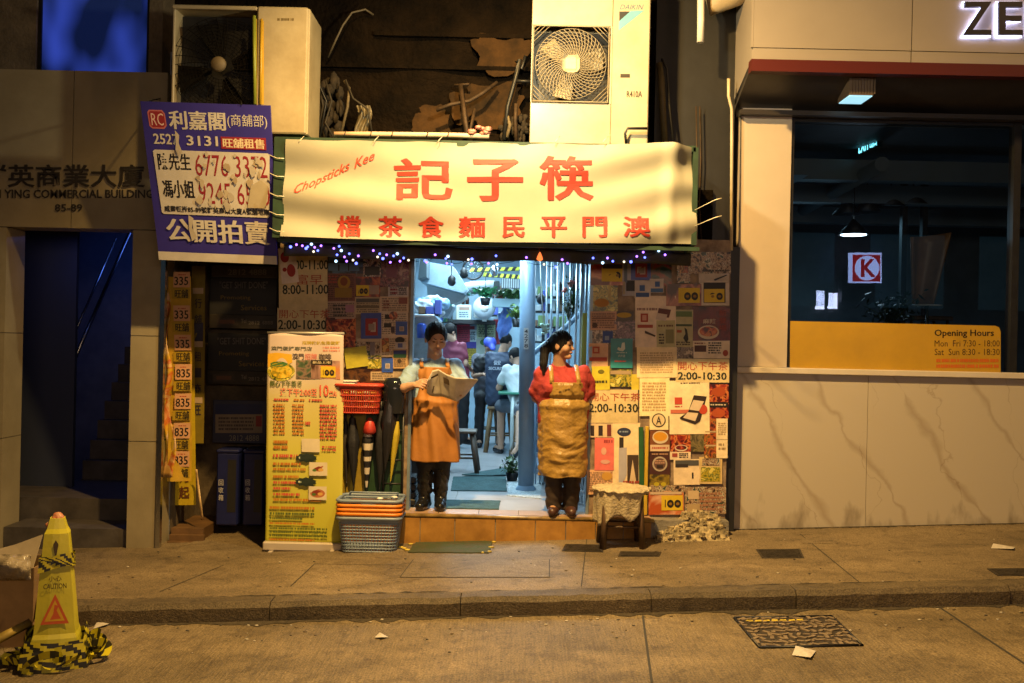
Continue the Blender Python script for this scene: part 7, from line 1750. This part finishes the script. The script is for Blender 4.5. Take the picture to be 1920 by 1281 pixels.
# stair with handrail and bars behind the pole
o = thing('metal_staircase', 'blue steel staircase with handrail and bars climbing right behind the woman', 'staircase', P(1050, 900, 2))
mb = MB(); mb.tube([P(985, 676, 1.7), P(992, 668, 1.7), P(1040, 632, 1.72), P(1106, 572, 1.75), P(1150, 535, 1.75)], .028, 12); mb.tube([P(986, 676, 1.7), P(987, 915, 1.7)], .022, 10); mb.build('handrail', M_bluep, o)
mb = MB()
for k in range(8):
    z = zst + .16 + .17*k; x0 = pc.x + .12 + .10*k; mb.box((x0, 1.75, z), (1.5, 2.5, z+.03))
mb.build('tread', mat('tread_blue', (.16, .22, .30), .45, .2, var=.2), o)
mb = MB()
for k in range(5): mb.box((pc.x + .1, 1.69, zst + .12 + .17*k), (1.0, 1.71, zst + .16 + .17*k))
for px in (1004, 1012): mb.tube([P(px, 690, 1.7), P(px, 940, 1.7)], .009, 8)
mb.build('side_rail', mat('rail_pale', (.34, .46, .58), .4, .2), o)
mb = MB(); mb.box((pc.x+.1, 2.55, zst), (1.55, 2.6, zst+1.15)); mb.build('back_panel', mat('stair_panel_blue', (.10, .17, .26), .5, var=.3), o)
o = thing('stainless_gate', 'stainless folding gate of upright bars at the right of the doorway', 'gate', P(1080, 900, .5))
mb = MB()
for px, yy, rr in ((1088, .5, .022), (1096, .45, .012), (1103, .3, .014), (1078, .7, .012), (1066, .9, .011), (1054, 1.1, .012), (1043, 1.3, .014), (1031, 1.5, .012), (1022, 1.6, .010)):
    c = P(px, 700, yy); mb.tube([(c.x, yy, zst+.02), (c.x, yy, 2.9)], rr, 8)
mb.build('bar', mat('gate_steel', (.52, .62, .70), .3, .7), o)
mb = MB(); 
for yy in (2.55, 1.2, .35): mb.tube([(P(1104, 700, .3).x, .3, yy), (P(1020, 700, 1.62).x, 1.62, yy)], .012, 8)
mb.build('cross_rail', mat('gate_steel', (.52, .62, .70), .3, .7), o)
mb = MB(); c = P(1093, 660, .42); mb.box((c.x-.012, .40, 1.2), (c.x+.03, .41, 1.95)); shape(mb, 'reflective_strip', 'yellow green strip fixed to the stainless gate by the woman\'s head', 'strip', mat('lime_strip', (.42, .5, .08), .5))
# cord with pale bow above the woman's head
o = thing('hanging_ribbon', 'mint ribbon bow on a cord hanging above the woman\'s ponytail', 'ribbon', P(1020, 610, .9))
mb = MB(); mb.tube([P(1013, 490, .9), P(1016, 560, .9), P(1020, 610, .9)], .006, 6); mb.build('cord', mat('cord_pale', (.5, .6, .62), .5), o)
mb = MB(); r1 = random.Random(31)
for k in range(9):
    c = P(1022 + r1.uniform(-6, 6), 619 + r1.uniform(-12, 12), .9); mb.ball(c, (.022, .02, .012 + r1.random()*.02), 6)
mb.build('bow', mat('mint_ribbon', (.40, .66, .60), .5, var=.3, scale=30), o)
# back wall: shelf, fan, clock box, posters
yS = 6.6
def P2(x, y, d=yS): return P(x, y, d)
o = thing('wall_shelf', 'long dark shelf across the back wall of the shop', 'shelf', P2(880, 604)); a, c = P2(835, 606), P2(928, 601)
mb = MB(); mb.box((a.x, yS-.05, a.z), (c.x, yi-.002, c.z)); mb.build('board', M_black, o)
for px in (850, 910):
    mb = MB(); q = P2(px, 606); mb.prism([(q.x-.015, yS+.05, q.z-.002), (q.x-.015, yi-.004, q.z-.002), (q.x-.015, yi-.004, q.z-.3)], (.03, 0, 0)); mb.build('bracket', M_dark, o)
o = thing('calendar_box', 'cream framed price display standing on the dark shelf', 'display', P2(869, 601)); a, c = P2(855, 600), P2(884, 572)
mb = MB(); mb.cbox((a.x, yS-.03, a.z), (c.x, yS+.1, c.z), .012); mb.build('frame', mat('cream_plastic', (.62, .60, .48), .4), o)
sign_parts(o, flat_surf(yS-.03), [('R', 858, 575, 881, 597, 'b8c4c8'), ('R', 861, 576, 880, 582, 'a08070'), ('L', 861, 584, 878, 596, 3, '4a5a68')])
for k in range(3):
    c = P2(860 + 8*k, 571); o = thing('condiment_bottle', ('dark sauce bottle, leftmost of three above the price display', 'dark sauce bottle, middle of three above the price display', 'dark sauce bottle, rightmost of three above the price display')[k], 'bottle', c, 'sauce bottles over the display')
    mb = MB(); mb.lathe([(.001, 0), (.028, 0), (.03, .08), (.012, .11), (.012, .14), (.001, .14)], c, 12); mb.build('glass', mat('bottle_brown', (.04, .015, .01), .15), o); mb = MB(); mb.lathe([(.014, .138), (.014, .165), (.001, .165)], c, 10); mb.build('cap', ink(('b03020', 'd0b8a0', '283028')[k]), o)
def wallfan(label, px, py, r, yy, colr):
    c = P(px, py, yy); o = thing('wall_fan', label, 'fan', c, 'fans at the back of the shop')
    Mx = Matrix.Rotation(R(90), 4, 'X')
    mb = MB(); mb.lathe([(r, -.06), (r*1.02, 0), (r*.98, .05), (r*.5, .085), (.05, .09)], c, 28, Mx); mb.build('cage', colr, o)
    mb = MB(); mb.lathe([(.001, .10), (.06, .098), (.065, .085)], c, 18, Mx); mb.build('hub', M_white, o)
    mb = MB(); mb.box((c.x-.03, yy+.06, c.z-.2), (c.x+.03, yi-.003, c.z-.02)); mb.build('arm', M_white, o)
wallfan('large grey round wall fan above the dark shelf', 908, 577, .165, 6.2, mat('fan_grey', (.42, .46, .50), .5, var=.2, scale=9)); wallfan('small pale wall fan left of the price display', 838, 570, .12, 6.3, mat('fan_pale', (.55, .60, .64), .5))
def bposter(label, rect, col, its=()): poster('menu_poster', label, 'poster', rect, paper(col), its, yi-.01, group='posters on the back wall')
bposter('red menu poster on the back wall beside the waiter', (858, 610, 880, 645), 'b03048', [('R', 868, 612, 890, 618, '8a2838')])
bposter('white price poster on the back wall', (875, 620, 893, 640), 'c0ccd0', [('L', 877, 623, 891, 637, 4, '607080'), ('R', 874, 641, 893, 653, '5048a8')])
bposter('yellow poster low on the back wall', (835, 650, 897, 690), 'c0a030', [('R', 893, 636, 926, 690, 'c4c8b8')])
bposter('pale green handwritten poster right of the white price poster', (895, 606, 928, 634), 'b4c098', [('T', '/VIC', 899, 612, 922, 628, '4c6048'), ('E', 908, 642, 8, 6, '50803c')])
bposter('dark red narrow banner by the blue hanging bag', (927, 600, 936, 645), '9a2030')
# hanging blue bag
o = thing('hanging_bag', 'blue plastic bag hanging from a hook near the pole', 'bag', P(948, 610, 3.8))
f = Field(); q = lambda x, y: A3(P(x, y, 3.8)); f.cap(q(950, 575), q(950, 588), .03, .05, .03); f.cap(q(949, 595), q(944, 618), .095, .085, .05); f.cap(q(942, 620), q(938, 632), .06, .03, .03)
mesh_obj('bag', f.mesh(.014, (), (), wr_noise(.012, 60, 25)), mat('blue_plastic', (.12, .22, .62), .35, var=.35, scale=8), o)
mb = MB(); mb.tube([P(948, 570, 3.8), P(948, 577, 3.8)], .02, 6); mb.build('knot', M_white, o)
# bicycle wheel, taped beams, vent, boxes under the ceiling
o = thing('bicycle_wheel', 'bicycle wheel hanging under the shop ceiling', 'wheel', P(887, 505, 3.2)); c = P(887, 505, 3.2)
mb = MB(); rw = 18/F*11.7*1.05; mb.tube([(c.x + rw*math.cos(a), 3.2, c.z + rw*math.sin(a)) for a in np.linspace(0, 6.2832, 33)], .012, 8, caps=False); mb.build('tyre', M_black, o)
mb = MB()
for k in range(14): a = k*.4488; mb.tube([(c.x, 3.2, c.z), (c.x + rw*math.cos(a), 3.2, c.z + rw*math.sin(a))], .002, 4)
mb.tube([(c.x, 3.17, c.z), (c.x, 3.23, c.z)], .012, 8); mb.build('spokes', M_steel, o)
def taped(label, a, b_, w):
    mb = MB(); n = 14; a, b_ = Vector(a), Vector(b_)
    for k in range(n):
        p, q = a.lerp(b_, k/n), a.lerp(b_, (k+1)/n); sh = Vector((.5*(b_-a).length/n, 0, 0))
        vs = [p, q, q + Vector((0, 0, w)) + sh, p + Vector((0, 0, w)) + sh]; vs += [v + Vector((0, .12, 0)) for v in vs]
        mb.add(vs, [(0,1,2,3), (7,6,5,4), (0,4,5,1), (1,5,6,2), (2,6,7,3), (3,7,4,0)], mi=k % 2)
    shape(mb, 'taped_beam', label, 'beam', [mat('hazard_yellow', (.55, .58, .05), .5), M_black], 'hazard taped beams')
taped('upper ceiling beam wrapped in yellow and black hazard tape', P(880, 509, 2.9), P(980, 507, 2.9), .04); taped('lower sloping beam wrapped in yellow and black hazard tape', P(905, 518, 3.3), P(980, 523, 3.3), .045)
o = thing('vent_grille', 'white slatted vent under the hazard taped beams', 'vent', P(960, 532, 4)); a, c = P(940, 540, 4), P(982, 523, 4)
mb = MB(); mb.box((a.x, 4, a.z), (c.x, 4.15, c.z)); mb.build('frame', mat('vent_dark', (.12, .15, .18), .6), o)
mb = MB()
for k in range(10): x = a.x + (c.x-a.x)*(k+.5)/10; mb.box((x-.007, 3.97, a.z), (x+.007, 3.998, c.z))
mb.build('slat', mat('slat_white', (.62, .68, .70), .5), o)
def cabinet(label, pts, yy, dp, m):
    o = thing('storage_box', label, 'storage box', P(*pts[0], yy), 'boxes stored under the shop ceiling'); mb = MB(); mb.prism([P(x, y, yy) for x, y in pts], (0, dp, 0)); mb.build('body', m, o)
    mb = MB(); q = [P(x, y, yy) + Vector((0, -.012, 0)) for x, y in pts]; c = sum(q, Vector())/len(q); mb.add([c + (p-c)*.93 for p in q], [tuple(range(len(q)))]); mb.build('lid_face', m, o, solid=.01)
cabinet('big grey blue storage case on the left under the ceiling', [(786, 488), (850, 500), (878, 545), (872, 552), (790, 530)], 2.6, .6, mat('case_blue', (.30, .40, .47), .5, var=.3, scale=5))
cabinet('pale slanted case with a green edge beneath the grey blue one', [(800, 530), (880, 545), (870, 560), (852, 570), (802, 556)], 2.9, .5, mat('case_pale', (.55, .62, .62), .45, var=.2, scale=4))
mb = MB(); mb.tube([P(818, 533, 2.85), P(882, 553, 2.85)], .02, 6); shape(mb, 'green_pipe', 'dark green pipe across the pale slanted case', 'pipe', mat('pipe_green', (.03, .16, .12), .4))
cabinet('dark box tucked at the upper left of the doorway', [(788, 486), (800, 486), (800, 520), (784, 524)], 2.2, .4, mat('box_dark', (.05, .07, .08), .6))
cabinet('grey box low under the left cases', [(795, 560), (850, 575), (840, 596), (795, 590)], 3.3, .5, mat('box_grey', (.36, .44, .50), .5, var=.4, scale=7))
# bags and jars on the left counter
r2_ = random.Random(14)
for k in range(9):
    x, y = r2_.uniform(782, 822), r2_.uniform(562, 602); f = Field(); c = A3(P(x, y, 2.2 + r2_.uniform(-.2, .4))); f.ell(c, np.array((.12, .10, .07)), .03); f.ell(c + np.array((.05, 0, .03)), np.array((.08, .08, .06)), .04)
    bl = k % 3 == 1; o = thing('plastic_sack', 'blue plastic sack in the pile under the left ceiling cases' if bl else 'white plastic sack in the pile under the left ceiling cases', 'sack', tuple(c), 'plastic sacks piled on the left of the shop')
    mesh_obj('sack_body', f.mesh(.016, (), (), wr_noise(.014, 45, 50, k)), (mat('sack_white', (.62, .68, .72), .3, var=.3, scale=14, bump=.6, bscale=20), mat('sack_blue', (.25, .42, .62), .35, var=.4, scale=10, bump=.5, bscale=20))[bl], o)
o = thing('glass_counter', 'rounded glass display case on the left counter behind the man', 'display case', P(770, 650, .9))
mb = MB(); mb.prism([P(766, 690, .9), P(766, 615, .9), P(770, 600, .9), P(780, 592, .9), P(815, 592, .9), P(822, 600, .9), P(824, 690, .9)], (0, .5, 0)); mb.build('case', mat('case_glass', (.35, .5, .62), .12, var=.4, scale=6), o)
mb = MB(); mb.tube([P(766, 690, .89), P(766, 615, .89), P(770, 600, .89), P(780, 592, .89), P(815, 592, .89)], .012, 8); mb.build('edge', mat('edge_white', (.7, .78, .82), .3), o)
mb = MB(); a, c = P(766, 938, .75), P(830, 692, .75); mb.box((-1.2, .62, zst+.004), (a.x+.10, 2.4, c.z)); shape(mb, 'counter', 'dark counter along the left side inside the doorway', 'counter', mat('counter_dark', (.07, .08, .09), .4, var=.3))
mb = MB(); c = P(790, 634, .88); mb.lathe([(.001, .0), (.04, .0), (.045, .12), (.03, .14), (.001, .14)], c, 14); shape(mb, 'blue_jar', 'small bright blue jar in front of the glass case', 'jar', mat('jar_blue', (.05, .12, .6), .3))
mb = MB(); mb.ball(tuple(P(773, 681, .85)), (.06, .04, .04), 10); mb.ball(tuple(P(780, 677, .85)), (.035, .035, .03), 8); shape(mb, 'plush_keyring', 'small pinkish cloth bundle at the lower left of the glass case', 'bundle', mat('bundle_pink', (.45, .32, .30), .8, var=.5, scale=30))
# plants
o = thing('hanging_plant', 'round green fern hanging in the middle of the shop', 'plant', P(910, 552, 4)); c = P(910, 556, 4); leafplant(o, c, .12, .17, 90, mat('fern_green', (.05, .30, .12), .5, var=.4, scale=12), 5, .07); 
mb = MB(); mb.lathe([(.001, -.12), (.05, -.11), (.07, -.02), (.06, -.02)], c, 14); mb.tube([c + Vector((0, 0, -.02)), c + Vector((0, 0, .5))], .004, 5); mb.build('pot', M_dark, o)
o = thing('shelf_plant', 'trailing green plant with reddish leaves on a shelf left of the pole', 'plant', P(960, 565, 3.6)); c = P(962, 558, 3.6); leafplant(o, c, .1, .24, 110, M_leaf, 6, .08, .6)
leafplant(o, P(935, 562, 3.6), .06, .10, 30, mat('leaf_red', (.22, .07, .05), .5, var=.4), 7, .06)
mb = MB(); mb.box((c.x-.25, 3.5, c.z-.12), (c.x+.2, 3.75, c.z-.02)); mb.build('planter', mat('planter_blue', (.25, .38, .45), .5), o)
o = thing('ivy_plant', 'ivy twig with pale leaves below the trailing plant', 'plant', P(968, 590, 3.4)); leafplant(o, P(968, 598, 3.4), .16, .12, 40, mat('ivy_lime', (.20, .34, .08), .5, var=.3), 8, .07)
mb = MB(); mb.lathe([(.04, -.10), (.055, 0), (.001, 0)], P(968, 598, 3.4), 12); mb.build('pot', M_dark, o)
o = thing('flower_garland', 'hanging garland of green leaves and pink flowers by the stainless gate', 'garland', P(1074, 560, .9)); c = P(1074, 590, .9); leafplant(o, c, .38, .07, 90, M_leaf, 9, .05); leafplant(o, P(1066, 600, .9), .2, .06, 30, M_leafd, 10, .05)
mb = MB(); r1 = random.Random(6)
for x, y in ((1072, 528), (1068, 532), (1076, 530), (1060, 542), (1058, 546), (1070, 536)): mb.ball(tuple(P(x, y, .88)), (.022, .02, .018), 8)
mb.build('flower', mat('petal_pink', (.55, .18, .16), .5, var=.3, scale=30), o)
mb = MB(); mb.tube([c + Vector((0, .01, -.02)), c + Vector((0, .01, .9))], .004, 5); mb.build('string', M_dark, o)
o = thing('floor_plant', 'low green potted plant at the foot of the blue pole', 'plant', P(960, 905, 1.5)); c = Gs(960, 902); leafplant(o, c + Vector((0, 0, .05)), .22, .12, 60, mat('leaf_olive', (.08, .16, .05), .5, var=.5), 11, .06); mb = MB(); mb.lathe([(.05, 0), (.07, .09), (.001, .085)], c, 14); mb.build('pot', M_dark, o)
# items on shelves right of the pole
def shelfrow(label, px0, px1, py, yy, seed):
    o = thing('wall_rack', label, 'rack', P((px0+px1)/2, py, yy), 'racks right of the pole'); a, c = P(px0, py, yy), P(px1, py, yy); mb = MB(); mb.box((a.x, yy, a.z-.02), (c.x, yy+.25, a.z)); mb.build('board', M_dark, o)
    r = random.Random(seed); x = a.x
    ms_ = [mat('pack_white', (.55, .60, .62), .4), mat('pack_blue', (.08, .12, .45), .4), mat('pack_dark', (.04, .05, .05), .5), mat('pack_green', (.16, .26, .10), .5), mat('pack_brown', (.20, .12, .07), .5)]
    cn = ('white', 'blue', 'dark', 'green', 'brown'); ph_ = label.split(' of ')[0]
    while x < c.x - .04:
        w_ = r.uniform(.03, .09); q = r.randrange(5); mb = MB(); mb.cbox((x, yy+.02, a.z+.002), (x+w_-.006, yy+.18, a.z+r.uniform(.06, .17)), .006); x += w_
        shape(mb, 'packet', '%s packet standing on the %s' % (cn[q], label.replace(' of packets', '').replace(' of goods', '').replace(' of cups and packets', '')), 'packet', ms_[q], 'packets on the shop racks')
for lab, a_ in (('upper rack of packets right of the pole', (1002, 1062, 555, 3.0, 1)), ('second rack of packets right of the pole', (1002, 1058, 583, 3.1, 2)), ('third rack of packets behind the ribbon', (1002, 1060, 612, 3.0, 3)), ('lowest rack of packets behind the woman', (1000, 1062, 640, 3.1, 4))): shelfrow(lab, *a_)
# table, stools
c = Gs(955, 835); o = thing('dining_table', 'green topped dining table with white legs behind the pole', 'table', c); zt2 = P(960, 733, 4.4).z
ta, tb = P(905, 733, 4.4), P(1010, 733, 4.4)
mb = MB(); mb.cbox((P(934, 733, 4.0).x, 4.0, zt2-.03), (tb.x, 5.0, zt2), .008); mb.build('tabletop', mat('table_green', (.04, .22, .14), .35, var=.2), o)
for x, yy in ((P(961, 760, 4.05).x, 4.05), (tb.x-.06, 4.05), (P(961, 760, 4.05).x, 4.95), (tb.x-.06, 4.95)):
    mb = MB(); mb.tube([(x, yy, zt2-.03), (x, yy, zst)], .024, 8); mb.build('leg', mat('leg_pale', (.55, .62, .60), .4), o)
stool('wooden_stool', 'brown wooden stool under the man in the navy shirt', Vector((Js['hipL'][0]*.5 + Js['hipR'][0]*.5, 4.7, zst)), .34, .60, mat('stool_oak', (.26, .15, .06), .5, var=.3), 'stools inside the shop', .05, lw=.03)
stool('wooden_stool', 'stool carrying the customer in the blue cap', Vector((float(Jc['hipL'][0]+Jc['hipR'][0])/2, 5.6, zst)), .32, .60, mat('stool_oak', (.26, .15, .06)), 'stools inside the shop', .05)
stool('wooden_stool', 'stool carrying the customer in the white t-shirt', Vector((float(Jw['hipL'][0]+Jw['hipR'][0])/2, 4.2, zst)), .32, .54, mat('stool_oak', (.26, .15, .06)), 'stools inside the shop', .05)
c = Gs(862, 886); stool('wooden_stool', 'empty dark wooden stool half hidden behind the man', c, .36, P(875, 806, c.y).z - zst, M_wood, 'stools inside the shop', .06, lw=.026)
o = thing('phone_hand_bag', 'black shoulder bag hanging beside the capped customer', 'bag', P(905, 683, 5)); f = Field(); f.ell(A3(P(903, 680, 5.0)), np.array((.11, .07, .10)), .03); f.ell(A3(P(898, 690, 5.0)), np.array((.09, .06, .07)), .04); mesh_obj('bag', f.mesh(.014, (), (), wr_noise(.01, 40, 40)), M_black, o)
mb = MB(); mb.tube([P(903, 676, 5), P(912, 660, 5.1), P(918, 668, 5.2)], .008, 6); mb.build('strap', M_black, o)
# ceiling tubes of the shop
for lab, x, y0, y1 in (('fluorescent tube near the front of the shop ceiling', -.55, 1.6, 2.9), ('fluorescent tube at the back of the shop ceiling', -.6, 4.4, 6.0), ('fluorescent tube over the staircase', .95, 2.5, 3.6)):
    o = thing('fluorescent_tube', lab, 'ceiling light', (x, (y0+y1)/2, 3.1), 'fluorescent tubes on the shop ceiling'); mb = MB(); mb.box((x-.04, y0, 3.12), (x+.04, y1, 3.24)); mb.build('fitting', M_white, o); mb = MB(); mb.tube([(x, y0+.03, 3.09), (x, y1-.03, 3.09)], .014, 8); mb.build('tube', mat('tube_glow', (.75, .92, 1), emit=20), o)

# more clutter at the back and on the left
for lab, a_ in (('back shelf of cups and packets above the dark shelf', (888, 932, 590, 6.75, 21)), ('small rack of packets beside the left wall at the back', (820, 850, 603, 6.4, 22)), ('high rack of goods under the vent grille', (925, 985, 549, 4.6, 23)), ('rack of goods over the glass display case', (784, 822, 589, 1.6, 24))): shelfrow(lab, *a_)
pipe('green_cable', 'dark green cable hanging diagonally left of the price display', 'cable', [P(853, 548, 5), P(848, 565, 5), P(838, 590, 5), P(832, 604, 5)], .016, MATS['pipe_green'])
pipe('exhaust_duct', 'grey curved exhaust duct below the bicycle wheel', 'duct', [P(846, 560, 5.2), P(862, 545, 5.2), P(885, 540, 5.2), P(925, 538, 5.2), P(950, 545, 5.2)], .09, mat('duct_grey', (.16, .20, .23), .5, var=.4, scale=5), n=14)
for i, (x, y, L_) in enumerate(((845, 486, 40), (868, 486, 26), (925, 486, 22), (1012, 500, 60), (1046, 498, 40))):
    mb = MB(); a = P(x, y, 2.2); c = P(x + 2, y + L_, 2.2); mb.tube([a + Vector((0, 0, .3)), c], .005, 5); mb.lathe([(.01, .06), (.04, .03), (.045, -.03), (.02, -.06), (.001, -.062)], c, 12)
    shape(mb, 'hanging_utensil', ('dark ladle hanging leftmost under the shop ceiling', 'dark pan hanging left of the bicycle wheel', 'small pot hanging right of the bicycle wheel', 'dark tin hanging just right of the blue pole', 'dark tin hanging among the gate bars')[i], 'utensil', (M_dark, M_black, M_steel, M_dark, M_black)[i], 'things hanging from the shop ceiling')
for k in range(5):
    mb = MB(); mb.lathe([(.05, 0), (.08, .035), (.078, .04), (.05, .01), (.001, .01)], P2(898, 600) + Vector((0, -.1, .02 + .022*k)), 16)
    shape(mb, 'bowl', 'pale bowl in the stack on the dark shelf under the grey fan', 'bowl', M_white, 'bowls stacked on the dark shelf')
